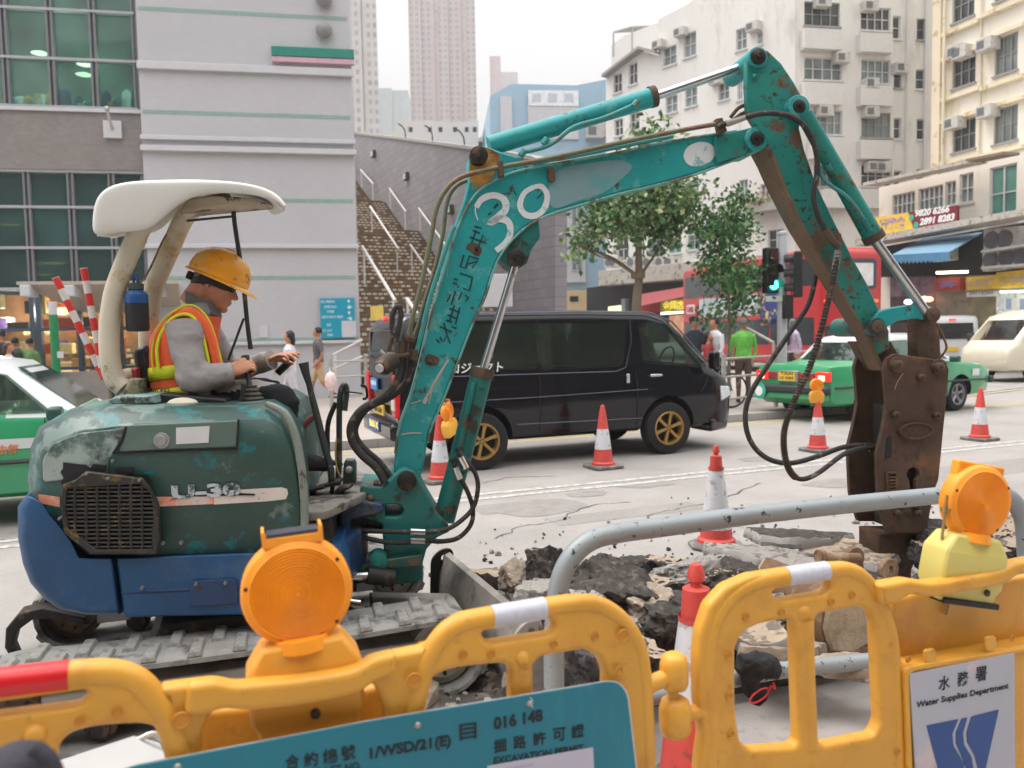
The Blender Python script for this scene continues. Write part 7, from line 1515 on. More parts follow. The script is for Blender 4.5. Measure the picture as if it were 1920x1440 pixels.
# ---------------------------------------------------------------- the operator
OP=thing('person','excavator operator in yellow helmet, grey work shirt and orange and yellow safety vest','person',PE.w(-1.55,0,4.05),world=True)
def h3(p):return hit(*p)
mb=MB()
TR=[(352,768,.13,.17),(350,735,.145,.175),(345,700,.145,.175),(345,660,.14,.185),(348,625,.135,.205),(358,600,.12,.205),(372,580,.08,.13),(382,566,.055,.062),(392,548,.052,.052)]
def torso(mb,sc_=1.0,add=0.0,i0=0,i1=None,oc=4.07,n=20):
 rings=[]
 for x,y,rx,ry in TR[i0:i1]:
  c=hit(x,y,oc);rings.append([c+PE.d*(rx*sc_+add)*cos(a*2*pi/n)+PE.n*(ry*sc_+add)*sin(a*2*pi/n)+V((0,0,(rx*.12)*cos(a*2*pi/n)))for a in range(n)])
 mb.loft(rings);return rings
torso(mb)
nsh,nel,nwr=(345,608,3.90),(360,712,3.80),(432,700,3.84)
fsh,fel,fwr=(372,606,4.25),(430,700,4.36),(506,676,4.25)
SL=[(nsh,nel,nwr),(fsh,fel,fwr)]
for a,b,c in SL:
 A,B_,C_=h3(a),h3(b),h3(c);mb.tube([A,A.lerp(B_,.3),A.lerp(B_,.7),B_,B_.lerp(C_,.4),C_],[.082,.085,.072,.064,.060,.047],14,3)
for a,b,c,d in(((345,768,3.96),(450,745,3.93),(530,748,3.92),(537,850,3.92)),((350,765,4.17),(440,742,4.2),(512,738,4.22),(520,850,4.22))):
 A,B_,C_,D_=h3(a),h3(b),h3(c),h3(d);mb.tube([A,B_,C_,C_.lerp(D_,.3),D_],[.10,.085,.066,.062,.052],14,3)
 mb.tube([D_+V((-.03,0,-.03)),D_+PE.d*.2+V((0,0,-.07))],[.05,.038],12)
me=fuse(mb,.012,3)
for v in me.vertices:
 p=v.co;f=noise.ridged_multi_fractal(V((p.x*5+p.z*3,p.y*5,p.z*9)),.8,2.1,3,1,2);v.co=p+v.normal*((f-1.0)*.011)
m_shirt=M('work_shirt_grey',(150,146,146),.9,var=.08,scale=5,wear=(126,122,122),amt=.55,wscale=5,sharp=.2,bump=.6,bscale=16);m_trou=M('trousers_black',(26,26,31),.9,var=.2,scale=6,bump=.5,bscale=18)
zb_=hit(350,752,4.07).z
nk=hit(380,570,4.07)
def pk(c):
 if c.z>nk.z+.015 and c.x>nk.x-.12:return 2
 if c.z<zb_-.42:return 3
 d_=min(((c-h3(b)).cross(h3(w)-h3(b))).length/(h3(w)-h3(b)).length for _,b,w in SL)
 if c.z<zb_+.01 and d_>.075:return 1
 if c.z<zb_-.05:return 1
 if(c-h3((350,700,4.07))).dot(PE.d)>.155 and d_>.085 and c.z<zb_+.14:return 1
 return 0
skin(me,[m_shirt,m_trou,m_skinD,cl_('boot',(40,38,38))],'body',OP,pk)
mb=MB();c=hit(380,572,4.07);mb.loft([[c+PE.d*rx*cos(a*pi/9)+PE.n*rx*1.05*sin(a*pi/9)+V((0,0,z-.04*cos(a*pi/9)))for a in range(18)]for rx,z in((.088,-.02),(.078,.035),(.072,.03),(.07,-.01))]);mb.build('collar',M('collar_grey',(112,110,112),.9,var=.1,bump=.4),OP)
for(a,b,c)in SL:
 B_,C_=h3(b),h3(c);d=(C_-B_).normalized();mb=MB();mb.tube([C_-d*.03,C_+d*.012],[.05,.051],16);mb.build('cuff',M('cuff_grey',(160,154,152),.9,var=.1,bump=.4),OP)
m_vo=M('vest_orange',(244,104,58),.75,var=.08,scale=12,bump=.3,bscale=60);m_vy=M('vest_yellow',(214,224,40),.6,var=.05,scale=12)
mb=MB();torso(mb,1.0,.018,1,6);
vst=mb.build('vest',m_vo,OP,sm=60)
bm=bmesh.new();bm.from_mesh(vst.data);bmesh.ops.delete(bm,geom=[f for f in bm.faces if len(f.verts)>4],context='FACES');bm.to_mesh(vst.data);bm.free();md=vst.modifiers.new('th','SOLIDIFY');md.thickness=.006
def band(y0,y1,add=.024,name='vest_band',m=m_vy):
 rings=[]
 for y in(y0,(y0+y1)/2,y1):
  for i in range(len(TR)-1):
   if TR[i][1]>=y>=TR[i+1][1]:
    f=(TR[i][1]-y)/(TR[i][1]-TR[i+1][1]);x,rx,ry=(TR[i][k]*(1-f)+TR[i+1][k]*f for k in(0,2,3));break
  c=hit(x,y,4.07);rings.append([c+PE.d*(rx+add)*cos(a*pi/12)+PE.n*(ry+add)*sin(a*pi/12)+V((0,0,rx*.12*cos(a*pi/12)))for a in range(24)])
 mb=MB();mb.loft(rings,cap=False);o=mb.build(name,m,OP,sm=60);md=o.modifiers.new('t','SOLIDIFY');md.thickness=.004
band(705,682);band(740,722)
for o_,nm in((3.955,'near'),(4.19,'far')):
 pts=[(308,690),(303,650),(306,620),(318,597),(338,582),(358,578),(376,590),(388,615),(396,645),(402,690)]
 for w_,m,dz,nme in((.062,m_vo,0,'vest_strap'),(.026,m_vy,.006,'vest_piping')):
  P3=catmull([hit(x,y,o_)for x,y in pts],4);cc_=hit(350,680,o_);a,b=[],[]
  for p in P3:
   out=(p-cc_);out=out.normalized()*dz;a.append(p+out+PE.n*(-w_/2));b.append(p+out+PE.n*(w_/2))
  mb=MB();n=len(a);mb.add(a+b,[(i,i+1,n+i+1,n+i)for i in range(n-1)]);o=mb.build(nme,m,OP,sm=60);md=o.modifiers.new('t','SOLIDIFY');md.thickness=.008
for pts,w_,m,nm in(([(297,690),(294,655),(302,625),(318,602),(338,590),(358,592),(374,612),(384,645),(393,690)],.010,m_vy,'armhole_piping'),([(288,700),(285,660),(292,625),(308,598),(332,580),(352,572),(372,578),(392,602),(405,640),(418,690)],.007,m_vy,'edge_piping')):
 mb=MB();mb.tube([hit(x,y,3.865 if w_>.008 else 3.90)for x,y in pts],w_*.8,8,4);mb.build(nm,m,OP)
mb=MB();fp=[(297,690),(290,660),(296,625),(312,600),(336,582),(352,575),(372,582),(392,606),(404,640),(414,690),(398,690),(388,645),(376,612),(358,594),(338,592),(320,604),(304,626),(299,655),(302,690)]
rg=[];plate(mb,PE,[fp],3.868,.05,.01);mb.build('vest_side_panel',m_vo,OP)
mb=text_on(PE,3.868,'WORKS',284,318,737,hpx=9,bold=.02);mb.build('vest_lettering',m_black,OP,sm=0)
HM=Matrix.Translation(hit(405,534,4.07))@Matrix.Rotation(PE.r,4,'Z')@Matrix.Rotation(R(24),4,'Y')
mb=MB();E_=mb.ell
E_((-.008,0,.035),(.100,.078,.112),20,10);E_((.03,0,-.03),(.066,.066,.075),18,8);E_((.04,0,-.062),(.052,.052,.052),18,8);E_((.075,0,-.098),(.022,.026,.018));E_((.05,.03,-.015),(.038,.034,.03));E_((.05,-.03,-.015),(.038,.034,.03))
mb.loft([[V((.084,-.012,.012)),V((.084,.012,.012)),V((.092,.006,.014)),V((.092,-.006,.014))],[V((.088,-.02,-.03)),V((.088,.02,-.03)),V((.124,.009,-.024)),V((.124,-.009,-.024))],[V((.086,-.016,-.038)),V((.086,.016,-.038)),V((.112,.007,-.037)),V((.112,-.007,-.037))]])
E_((.078,0,.03),(.020,.052,.011));E_((.088,0,-.055),(.014,.024,.0075));E_((.087,0,-.068),(.013,.022,.0075))
for s_ in(-1,1):E_((-.008,s_*.080,-.004),(.019,.009,.032),14,8,Matrix.Rotation(-.15,3,'Y'));E_((.002,s_*.083,-.02),(.01,.006,.012))
mb.tube([V((-.045,0,-.02)),V((-.075,0,-.14))],[.062,.06],16)
me=fuse(mb,.0045,2,.4);me.transform(HM);hdo=skin(me,[m_skinD],'head',OP,lambda c:0)
def HB():b=MB();b.x=HM;return b
for s_ in(-1,1):
 b=HB();b.ell((.082,s_*.032,.006),(.009,.014,.006));b.build('eye',M('eye_dark',(40,28,24),.3),hdo);b=HB();b.tube([V((.092,s_*.015,.03)),V((.09,s_*.035,.034)),V((.078,s_*.052,.03))],.0035,6,2);b.build('eyebrow',m_hair,hdo)
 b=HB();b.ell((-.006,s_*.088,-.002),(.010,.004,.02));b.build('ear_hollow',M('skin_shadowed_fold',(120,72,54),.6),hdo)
b=HB();b.ell((-.022,0,.045),(.097,.083,.11),20,10);me=fuse(b,.008,1);Mi=HM.inverted();bm=bmesh.new();bm.from_mesh(me);bmesh.ops.delete(bm,geom=[v for v in bm.verts if(lambda q:q.z<-.045+max(0,q.x+.03)*.9 or(q.x>.02 and q.z<.05)or(q.x>-.03 and q.x<.02 and q.z<.01))(Mi@v.co)],context='VERTS');bm.to_mesh(me);bm.free()
skin(me,[M('hair_cropped',(62,50,44),.7,var=.35,scale=60,wear=(120,92,76),amt=.5,wscale=60)],'hair',OP,lambda c:0)
m_helm=M('helmet_yellow',(240,160,18),.42,var=.06,coat=.15,wear=(226,174,80),amt=.56,wscale=9,wear2=(150,110,50),amt2=.64,w2scale=24)
b=HB();pr=[(.138,.030),(.139,.045),(.137,.075),(.126,.11),(.105,.142),(.07,.168),(.035,.180),(.002,.183)];rings=[]
for r,z in pr:rings.append([V((r*1.06*cos(a*pi/16)-.002,r*.92*sin(a*pi/16),z))for a in range(32)])
b.loft(rings,cap=False)
hm=b.build('helmet',m_helm,OP,sm=60);md=hm.modifiers.new('t','SOLIDIFY');md.thickness=.004
b=HB();rings=[]
for k,(dr,z)in enumerate(((0,.036),(.012,.030),(.014,.024),(0,.028))):
 rings.append([V(((.146+dr+(.048*max(0,cos(a*pi/16))**2.2*(dr>0)))*cos(a*pi/16)-.002,(.127+dr)*sin(a*pi/16),z-.014*max(0,cos(a*pi/16))**2*(dr>0)))for a in range(32)])
b.loft(rings+[rings[0]],cap=False);b.build('brim',m_helm,hm,sm=60)
for s_ in(-.035,0,.035):
 b=HB();b.tube([V((-.13,s_*.7,.085)),V((-.08,s_,.152-abs(s_)*.2)),V((0,s_,.183-abs(s_)*.25)),V((.08,s_,.152-abs(s_)*.2)),V((.13,s_*.7,.085))],.006,6,5);b.build('ridge',m_helm,hm)
b=HB();rr=[]
for z,r in((.022,.099),(.03,.104),(-.004,.103),(-.008,.098)):rr.append([V((r*1.0*cos(a*pi/16)-.01,r*.9*sin(a*pi/16),z-.03*max(0,-cos(a*pi/16))))for a in range(32)])
b.loft(rr+[rr[0]],cap=False);b.build('headband',m_black,hm);b=HB();b.box((-.125,0,-.005),(.03,.05,.04));b.build('ratchet',m_black,hm,bev=.006)
for s_ in(-1,1):b=HB();b.tube([V((-.06,s_*.08,.04)),V((-.09,s_*.075,-.0)),V((-.075,s_*.08,.045))],.006,6,3);b.build('strap',M('strap_clear_grey',(120,120,124),.4),hm)
def hand(wr,dirp,palmn,curl,name,k=1.0,grip=None):
 """wr wrist point; dirp forearm direction; palmn = direction the palm faces; curl per finger in degrees per joint"""
 d=dirp.normalized();n=(palmn-d*palmn.dot(d)).normalized();s_=d.cross(n)
 mb=MB();pc=wr+d*.05*k
 mb.loft([[wr+d*t*k+s_*w*k*cos(a*pi/7)+n*h_*k*sin(a*pi/7)for a in range(14)]for t,w,h_ in((-.05,.027,.021),(0,.027,.020),(.03,.037,.018),(.06,.042,.016),(.088,.041,.012))])
 for i,(o_,L3,r)in enumerate(((.031,(.040,.026,.020),.0092),(.0105,(.045,.029,.021),.0095),(-.011,(.042,.027,.020),.009),(-.031,(.033,.021,.018),.008))):
  p=wr+d*.078*k+s_*o_*k;a=curl[i];pts=[p-d*.02,p];dd=Matrix.Rotation(0,3,s_);ang=0
  for j,l_ in enumerate(L3):
   ang+=R(a)*(.75 if j==0 else 1);v=d*cos(ang)+n*sin(ang);p=p+v*l_*k;pts.append(p)
  mb.tube(pts,[r*1.15*k,r*1.1*k,r*k,r*.92*k,r*.75*k],10,3);mb.ell(pts[-1],(r*.76*k,)*3,8,5)
 p=wr+d*.02*k+s_*.026*k;t1_=(d*.55+s_*.55+n*.55).normalized();p1=p+t1_*.042*k;p2=p1+(d*.8+n*.65+s_*.0).normalized()*.032*k;p3=p2+(d*.75+n*.55-s_*.3).normalized()*.024*k
 mb.tube([p-t1_*.01,p1,p2,p3],[.017*k,.0135*k,.0115*k,.009*k],10,3);mb.ell(p3,(.0092*k,)*3,8,5)
 me=fuse(mb,.0036,2,.4);return skin(me,[m_skinD],name,OP,lambda c:0)
wn=h3(nwr);tgt=hit(460,676,3.86);dn=(tgt-wn);hand(wn+dn.normalized()*.004,dn+V((0,0,-.02)),PE.n*.6+PE.d*.5+V((0,0,-.1)),(62,66,70,74),'hand',1.02)
wf=h3(fwr);df=hit(540,660,4.2)-wf;hand(wf,df,V((0,0,-1))+PE.d*.2,(14,20,26,32),'hand',1.0)
# ---- bottle and marker sticks carried on the digger
bt=thing('bottle','blue and black vacuum flask hanging by its loop from the canopy post','bottle',hit(258,580,3.86),world=True)
c=hit(259,622,3.86);f_=3.9/F
mb=MB();mb.lathe([(.001,0),(.044,.002),(.05,.012),(.05,.13)],c,28);mb.build('lower_shell',M('flask_black',(28,30,34),.5,var=.1),bt)
mb=MB();mb.lathe([(.0502,.13),(.0502,.165),(.044,.18),(.03,.19)],c,28);mb.build('upper_shell',M('flask_blue',(22,76,134),.4,var=.08),bt)
mb=MB();mb.lathe([(.026,.19),(.033,.192),(.033,.215),(.026,.222),(.001,.223)],c,24);cp=mb.build('cap',M('flask_cap',(62,66,62),.6),bt)
q=c+V((0,0,.22));mb=MB();mb.tube([q+PE.d*-.008,q+PE.d*-.009+V((0,0,.03)),q+V((0,0,.042)),q+PE.d*.009+V((0,0,.03)),q+PE.d*.008],.006,8,4);mb.build('loop',M('flask_blue',(22,76,134),.4),cp)
mb=MB();mb.tube([hit(256,505,3.86),hit(255,515,3.86),hit(260,527,3.86),hit(268,525,3.86),hit(282,502,3.9),hit(302,458,3.95),hit(312,440,3.98)],.0045,8,5);tag(mb.build('wire_hook',M('wire_rust',(120,100,76),.5,.4),None),'bent rusty wire hook between the flask and the canopy post','hook')
m_sr=M('stick_red',(200,48,44),.5,var=.05);m_sw2=M('stick_white',(206,202,200),.5,var=.05)
for lb,pts,o_ in(('red and white striped marker stick leaning left of its twin behind the canopy post',[(105,522),(194,706)],4.02),('more upright red and white striped marker stick beside the canopy post',[(157,504),(196,712)],3.98)):
 A,B_=hit(*pts[0],o_),hit(*pts[1],o_);t=thing('marker_stick',lb,'marker stick',B_,world=True,group='striped marker sticks on the digger');n=9
 for i in range(n):mb=MB();mb.cyl(A.lerp(B_,i/n),A.lerp(B_,(i+.995)/n),.0165,n=14);mb.build('red_section' if i%2==0 else 'white_section',m_sr if i%2==0 else m_sw2,t)
 mb=MB();mb.cyl(A.lerp(B_,-.006),A,.017,n=14);mb.build('end_cap',m_sw2,t)
 # ================================================================ BARRIERS
PBa=Plane((.2015,1.77),22)
PBb=Plane(tuple(PBa.hit(1312,1300))[:2],20)
m_bar=M('barrier_yellow',(212,154,54),.42,var=.07,scale=4,wear=(188,126,46),amt=.53,wscale=5,sharp=.25,wear2=(126,98,60),amt2=.66,w2scale=30,bump=.04,bscale=90)
def bplate(name,loops,off,th,pl,parent,m=None,bev=.014,fil=.012,sm=60):
 mb=MB();plate(mb,pl,loops,off,th,bev,4,True,fil);return mb.build(name,m or m_bar,parent,sm=sm)
def btube(name,pts,r,pl,off,parent,m=None,sub=5,n=18):mb=MB();mb.tube([pl.hit(x,y,off)for x,y in pts],r,n,sub);return mb.build(name,m or m_bar,parent,sm=60)
BA=thing('plastic_barrier','yellow plastic barrier with red and white taped handles carrying the turquoise permit board','barrier',PBa.w(-.2,.02,.02),world=True,group='yellow plastic road-work barriers')
T_=.045
sl1=[(-60,1328),(160,1297),(164,1308),(155,1320),(140,1327),(-60,1352)]
lf=[(-110,1285),(0,1268),(100,1257),(180,1250),(227,1252),(262,1266),(286,1285),(300,1310),(330,1360),(350,1420),(352,1700),(318,1700),(318,1425),(312,1392),(292,1366),(262,1359),(187,1364),(142,1373),(118,1388),(106,1412),(104,1700),(-110,1700)]
bplate('end_frame',[lf,sl1],-.005,T_,PBa,BA)
btube('top_rail',[(-70,1290),(0,1280),(100,1268),(180,1260),(228,1264),(262,1280),(290,1312),(316,1352),(334,1410),(338,1480)],.024,PBa,.012,BA)
btube('red_tape',[(-70,1290),(0,1280),(130,1265)],.0262,PBa,.012,BA,M('reflective_red',(205,28,34),.3,var=.06,scale=30),2,24)
sl2=[(904,1188),(914,1184),(1040,1162),(1045,1178),(1034,1191),(921,1208),(909,1199)]
o1=[(797,1700),(797,1328),(797,1299),(812,1273),(837,1259),(874,1252),(945,1245),(960,1254),(963,1700)]
o2=[(1000,1700),(1000,1250),(1013,1234),(1098,1219),(1126,1234),(1138,1262),(1142,1700)]
rf=[(770,1700),(770,1300),(790,1250),(812,1202),(835,1176),(868,1156),(921,1146),(1020,1130),(1080,1121),(1112,1122),(1142,1136),(1170,1160),(1191,1188),(1204,1218),(1211,1248),(1215,1300),(1219,1440),(1222,1700)]
def clipb(lp):return[(x,min(y,1660))for x,y in lp]
bplate('end_frame',[rf,sl2,clipb(o1),clipb(o2)],-.005,T_,PBa,BA)
btube('top_rail',[(775,1330),(788,1280),(806,1226),(836,1186),(872,1166),(925,1156),(1020,1140),(1082,1132),(1116,1134),(1148,1150),(1176,1178),(1194,1212),(1202,1250),(1207,1310),(1212,1440),(1214,1600)],.022,PBa,.012,BA)
btube('white_tape',[(922,1156.5),(1020,1140)],.0245,PBa,.012,BA,M('reflective_white',(190,190,200),.35,var=.08,scale=60),2,24)
btube('upright_bar',[(981,1250),(983,1400),(985,1650)],.020,PBa,.012,BA)
btube('upright_bar',[(62,1375),(64,1600)],.026,PBa,.012,BA)
bplate('recessed_panel',[[(325,1335),(420,1330),(470,1326),(640,1305),(700,1288),(800,1262),(800,1700),(330,1700)]],.135,.03,PBa,BA)
bplate('bay_side',[[(298,1292),(350,1285),(400,1279),(430,1284),(440,1300),(425,1320),(400,1335),(380,1370),(370,1700),(320,1700),(316,1340)]],0,.045,PBa,BA)
bplate('bay_side',[[(690,1240),(740,1228),(794,1218),(808,1210),(800,1250),(785,1290),(776,1700),(730,1700),(722,1330),(705,1290),(680,1268)]],0,.045,PBa,BA)
bplate('bay_rail',[[(352,1286),(402,1279),(440,1287),(560,1276),(640,1264),(672,1256),(703,1236),(745,1226),(745,1266),(706,1280),(676,1302),(640,1312),(560,1326),(470,1336),(420,1332),(380,1344),(345,1344)]],-.02,.045,PBa,BA)
def dimple(x,y,r,pl,parent,off=-.006):
 a,z=pl.az(x,y,off);mb=MB();mb.lathe([(r*1.25,-.0015),(r*1.1,-.0035),(r,-.002),(r*.75,.0015),(.001,.002)],pl.w(a,z,off),20,pl.n);mb.build('moulded_dimple',M('barrier_dimple',(196,130,34),.5,var=.05),parent)
for x,y in((150,1352),(220,1335),(868,1228),(921,1226),(1038,1208),(1115,1193)):dimple(x,y,.0075,PBa,BA)
for x,y,r in((340,1350,.013),(776,1275,.013),(1160,1256,.008),(1168,1190,.011)):dimple(x,y,r,PBa,BA,-.014)
for x,y,r in((65,1378,.02),(981,1235,.018)):
 a,z=PBa.az(x,y,-.006);mb=MB();mb.ell(PBa.w(a,z,.0),(r,r,r));mb.build('moulded_boss',m_bar,BA,sm=80)
lc=PBa.hit(557,1105,.072);f_=(lc-CP).dot(fw)/F
LMx=Matrix.Translation(lc)@Matrix.Rotation(R(18),4,'Z')@Matrix.Rotation(R(-3),4,'Y')@Matrix.Translation((0,0,-.245))
lamp('large amber warning lamp with orange housing mounted in the near barrier',LMx,1.0)
PSg=Plane(PBa.w(0,0,-.03),22)
sgn=thing('permit_board','turquoise excavation permit board with black lettering screwed to the yellow barrier','sign',PSg.hit(800,1500),world=True)
m_tq=M('board_turquoise',(0,112,132),.35,var=.06,scale=2,wear=(20,140,152),amt=.58,wscale=5,sharp=.2,stretch=(1,1,.2))
bplate('board',[[(180,1470),(240,1440),(700,1352),(1140,1279),(1162,1282),(1176,1302),(1196,1470),(1200,1640),(120,1690)]],0,.006,PSg,sgn,m_tq,.001,.02)
bplate('board_edge',[[(180,1466),(240,1437),(700,1349.5),(1140,1276.5),(1164,1279),(1179,1300),(1199,1470),(1203,1642),(118,1692)]],.0065,.004,PSg,sgn,M('edge_aluminium',(190,188,184),.4,.4),.001,.02)
m_ink=M('ink_black',(18,30,36),.6,var=0)
def stext(s_,x0,y0,x1,y1,hpx,bold=.012,m=m_ink,par=sgn,pl=PSg,off=-.0012,nm='lettering'):
 mb=MB();a0,z0=pl.az(x0,y0,off);a1,z1=pl.az(x1,y1,off);zt=pl.az(x0,y0-hpx,off)[1];me=text_mesh(s_,1,.0004,bold,w=a1-a0,h=zt-z0)
 for v in me.vertices:v.co.y+=(z1-z0)*v.co.x/(a1-a0)
 mb.mesh(me,pl.m(off)@Matrix.Translation((a0,z0,0)));return mb.build(nm,m,par,sm=0)
for ch,x,y in(('合',535,1445),('約',570,1440),('編',606,1434),('號',640,1428)):stext(ch,x,y,x+27,y-5,28,.012)
stext('1/WSD/21(E)',694,1429,846,1403,27,.035)
stext('CONTRACT NO.',540,1464,678,1441,14,.015)
stext('目',862,1389,894,1384,30,.01)
stext('016 148',926,1369,1018,1352,24,.035)
for ch,x,y in(('掘',926,1413),('路',963,1406),('許',1000,1399),('可',1037,1392),('證',1072,1385)):stext(ch,x,y,x+24,y-4,25,.014)
stext('EXCAVATION PERMIT',926,1433,1094,1408,13,.02)
bplate('paper_notice',[[(914,1437),(1112,1402),(1116,1480),(914,1500)]],-.0035,.002,PSg,sgn,M('paper_lilac',(186,182,198),.6,var=.04),0,0)
for i in range(4):
 stroke('ruled_line',[(930,1446+i*9),(1000+i*12,1433+i*9)],.0012,M('ink_blue',(90,110,170),.7),par=sgn,off=-.0045,pl=PSg,k=1)
for x,y in((333,1438),(783,1360),(993,1319)):
 a,z=PSg.az(x,y);mb=MB();mb.lathe([(.0075,0),(.0075,-.001),(.0045,-.004),(.001,-.0042)],PSg.w(a,z,-.0005),14,PSg.n);mb.build('screw',m_screw,sgn)
stroke('wire_tie',[(993,1308),(999,1313),(994,1318),(1000,1328)],.0015,m_wframe,par=sgn,off=-.006,pl=PSg)
def knob(x,y,w,h,parent,pl,off=.012):
 c=pl.hit(x,y,off);k_=(c-CP).dot(fw)/F;mb=MB();r=w*k_/2;hh=h*k_/2;mb.lathe([(r*.3,-hh),(r*.82,-hh*.96),(r*.98,-hh*.7),(r,-hh*.2),(r,hh*.4),(r*.85,hh*.8),(r*.5,hh),(.002,hh)],c,22);return mb.build('hinge_lug',m_bar,parent,sm=60,bev=0)
kb=knob(1264,1258,54,68,BA,PBa)
btube('hinge_arm',[(1205,1290),(1235,1276),(1262,1264)],.020,PBa,.012,BA,sub=2);btube('hinge_arm',[(1262,1290),(1263,1318)],.012,PBa,.012,BA,sub=1)
# ---- second barrier
BB=thing('plastic_barrier','yellow plastic barrier with white taped handle and the grey water department sign','barrier',PBb.w(.4,.02,.02),world=True,group='yellow plastic road-work barriers')
knob(1266,1342,60,74,BB,PBb);btube('hinge_arm',[(1270,1340),(1300,1336),(1335,1328)],.018,PBb,.012,BB,sub=2)
OL_=[(1322,1700),(1312,1440),(1320,1382),(1311,1319),(1310,1236),(1314,1188),(1331,1136),(1364,1100),(1410,1080),(1471,1071),(1550,1060),(1584,1058),(1610,1066),(1634,1086),(1655,1120),(1676,1165),(1690,1230),(1698,1340),(1706,1700)]
sl3=[(1451,1111),(1460,1106),(1558,1089),(1562,1102),(1550,1115),(1467,1127),(1454,1120)]
oL=[(1383,1346),(1381,1310),(1381,1215),(1396,1186),(1425,1172),(1485,1161),(1493,1172),(1500,1392),(1492,1402),(1408,1408),(1390,1392)]
oR=[(1527,1169),(1537,1152),(1615,1138),(1637,1148),(1645,1170),(1653,1358),(1642,1380),(1546,1400),(1535,1390)]
bplate('end_frame',[OL_,sl3,oL,oR],-.005,T_,PBb,BB)
btube('top_rail',[(1335,1600),(1328,1440),(1334,1385),(1326,1320),(1325,1240),(1330,1195),(1346,1148),(1376,1112),(1414,1092),(1471,1081),(1550,1070),(1586,1069),(1614,1082),(1636,1110),(1655,1150),(1668,1200),(1676,1290),(1682,1440),(1688,1600)],.022,PBb,.012,BB)
btube('white_tape',[(1473,1081),(1548,1070)],.0245,PBb,.012,BB,M('reflective_white',(190,190,200),.35),2,24)
btube('upright_bar',[(1510,1160),(1513,1280),(1518,1400)],.021,PBb,.010,BB)
bplate('bay_rail',[[(1650,1098),(1708,1088),(1745,1094),(1780,1090),(1880,1071),(1908,1056),(1990,1040),(1990,1066),(1912,1080),(1885,1098),(1780,1118),(1742,1122),(1712,1116),(1680,1135),(1655,1135)]],-.03,.05,PBb,BB)
bplate('recessed_panel',[[(1670,1125),(1720,1112),(1990,1070),(1990,1700),(1700,1700)]],.05,.03,PBb,BB)
bplate('sign_frame',[[(1690,1262),(1702,1250),(1990,1200),(1990,1700),(1712,1700),(1700,1500)]],-.012,.07,PBb,BB)
bplate('frame_lip',[[(1697,1258),(1706,1250),(1990,1204),(1990,1212),(1714,1260),(1706,1268),(1722,1700),(1712,1700)]],-.022,.014,PBb,BB,bev=.005)
for x,y in((1745,1222),(1858,1198)):bplate('moulded_clip',[[(x-10,y-2),(x+10,y-6),(x+12,y+20),(x-8,y+24)]],-.018,.012,PBb,BB,bev=.004)
for x,y in((1398,1156),(1465,1148),(1558,1129),(1597,1116),(1365,1228),(1367,1305),(1371,1376),(1682,1410),(1702,1236),(1897,1196)):dimple(x,y,.008,PBb,BB)
a,z=PBb.az(1508,1150,-.006);mb=MB();mb.ell(PBb.w(a,z,.002),(.024,.018,.02));mb.build('moulded_boss',m_bar,BB,sm=80)
PS2=Plane(PBb.w(0,0,-.024),20)
s2=thing('department_sign','grey-white sign with blue wave emblem and water department name on the right barrier','sign',PS2.hit(1800,1400),world=True)
bplate('board',[[(1706,1264),(1902,1224),(1904,1500),(1724,1560)]],0,.004,PS2,s2,M('sign_lilac_grey',(172,173,184),.4,var=.04,scale=3,wear=(198,180,184),amt=.64,wscale=6),0,.004)
for ch,x,y in(('水',1760,1296),('務',1795,1288),('署',1829,1279)):stext(ch,x,y,x+21,y-4,27,.012,m_ink,s2,PS2)
stext('Water Supplies Department',1718,1331,1891,1294,15,.02,m_ink,s2,PS2)
m_sb=M('emblem_blue',(8,64,132),.4,var=.03)
bplate('emblem',[[(1738,1361),(1797,1349),(1786,1376),(1788,1398),(1808,1432),(1806,1500),(1776,1502)]],-.002,.0015,PS2,s2,m_sb,0,0)
bplate('emblem',[[(1804,1348),(1814,1346),(1806,1374),(1808,1396),(1822,1420),(1826,1445),(1820,1490),(1812,1492),(1814,1446),(1802,1414),(1793,1394),(1793,1374)]],-.002,.0015,PS2,s2,m_sb,0,0)
bplate('emblem',[[(1822,1344),(1873,1331),(1842,1470),(1834,1490),(1834,1440),(1828,1416),(1814,1392),(1813,1374)]],-.002,.0015,PS2,s2,m_sb,0,0)
lc=PBb.hit(1828,940,.03)
LMx=Matrix.Translation(lc)@Matrix.Rotation(R(14),4,'Z')@Matrix.Rotation(R(12),4,'Y')@Matrix.Scale(.95,4)@Matrix.Translation((0,0,-.245))
lp2=lamp('amber warning lamp with pale yellow housing tilted on the right-hand barrier',LMx,1.0,m_lampyel,solar=False)
mb=MB();mb.x=LMx;mb.box((0,.012,.318),(.17,.03,.08));
_l=[o for o in bpy.data.objects if o.parent==lp2 and o.name.startswith('lens')][0];mb.build('square_top',m_amber,_l,bev=.006)
mb=MB();mb.x=LMx;mb.box((.01,0,-.048),(.2,.1,.018));mb.build('base_plate',m_black,lp2,bev=.004)
mb=MB();mb.x=LMx;mb.tube([V((-.1,-.01,.12)),V((-.112,-.01,.25))],.004,8);mb.lathe([(.013,0),(.013,.012)],(-.107,-.01,.20),12);mb.build('bolt_rod',M('brass_bolt',(176,150,100),.35,.8),lp2)
mb=MB();mb.x=LMx;mb.tube([V((-.02,.0,-.1)),V((-.02,.0,-.05))],.006,8);mb.build('mounting_bolt',M('brass_bolt',(176,150,100),.35,.8),lp2)
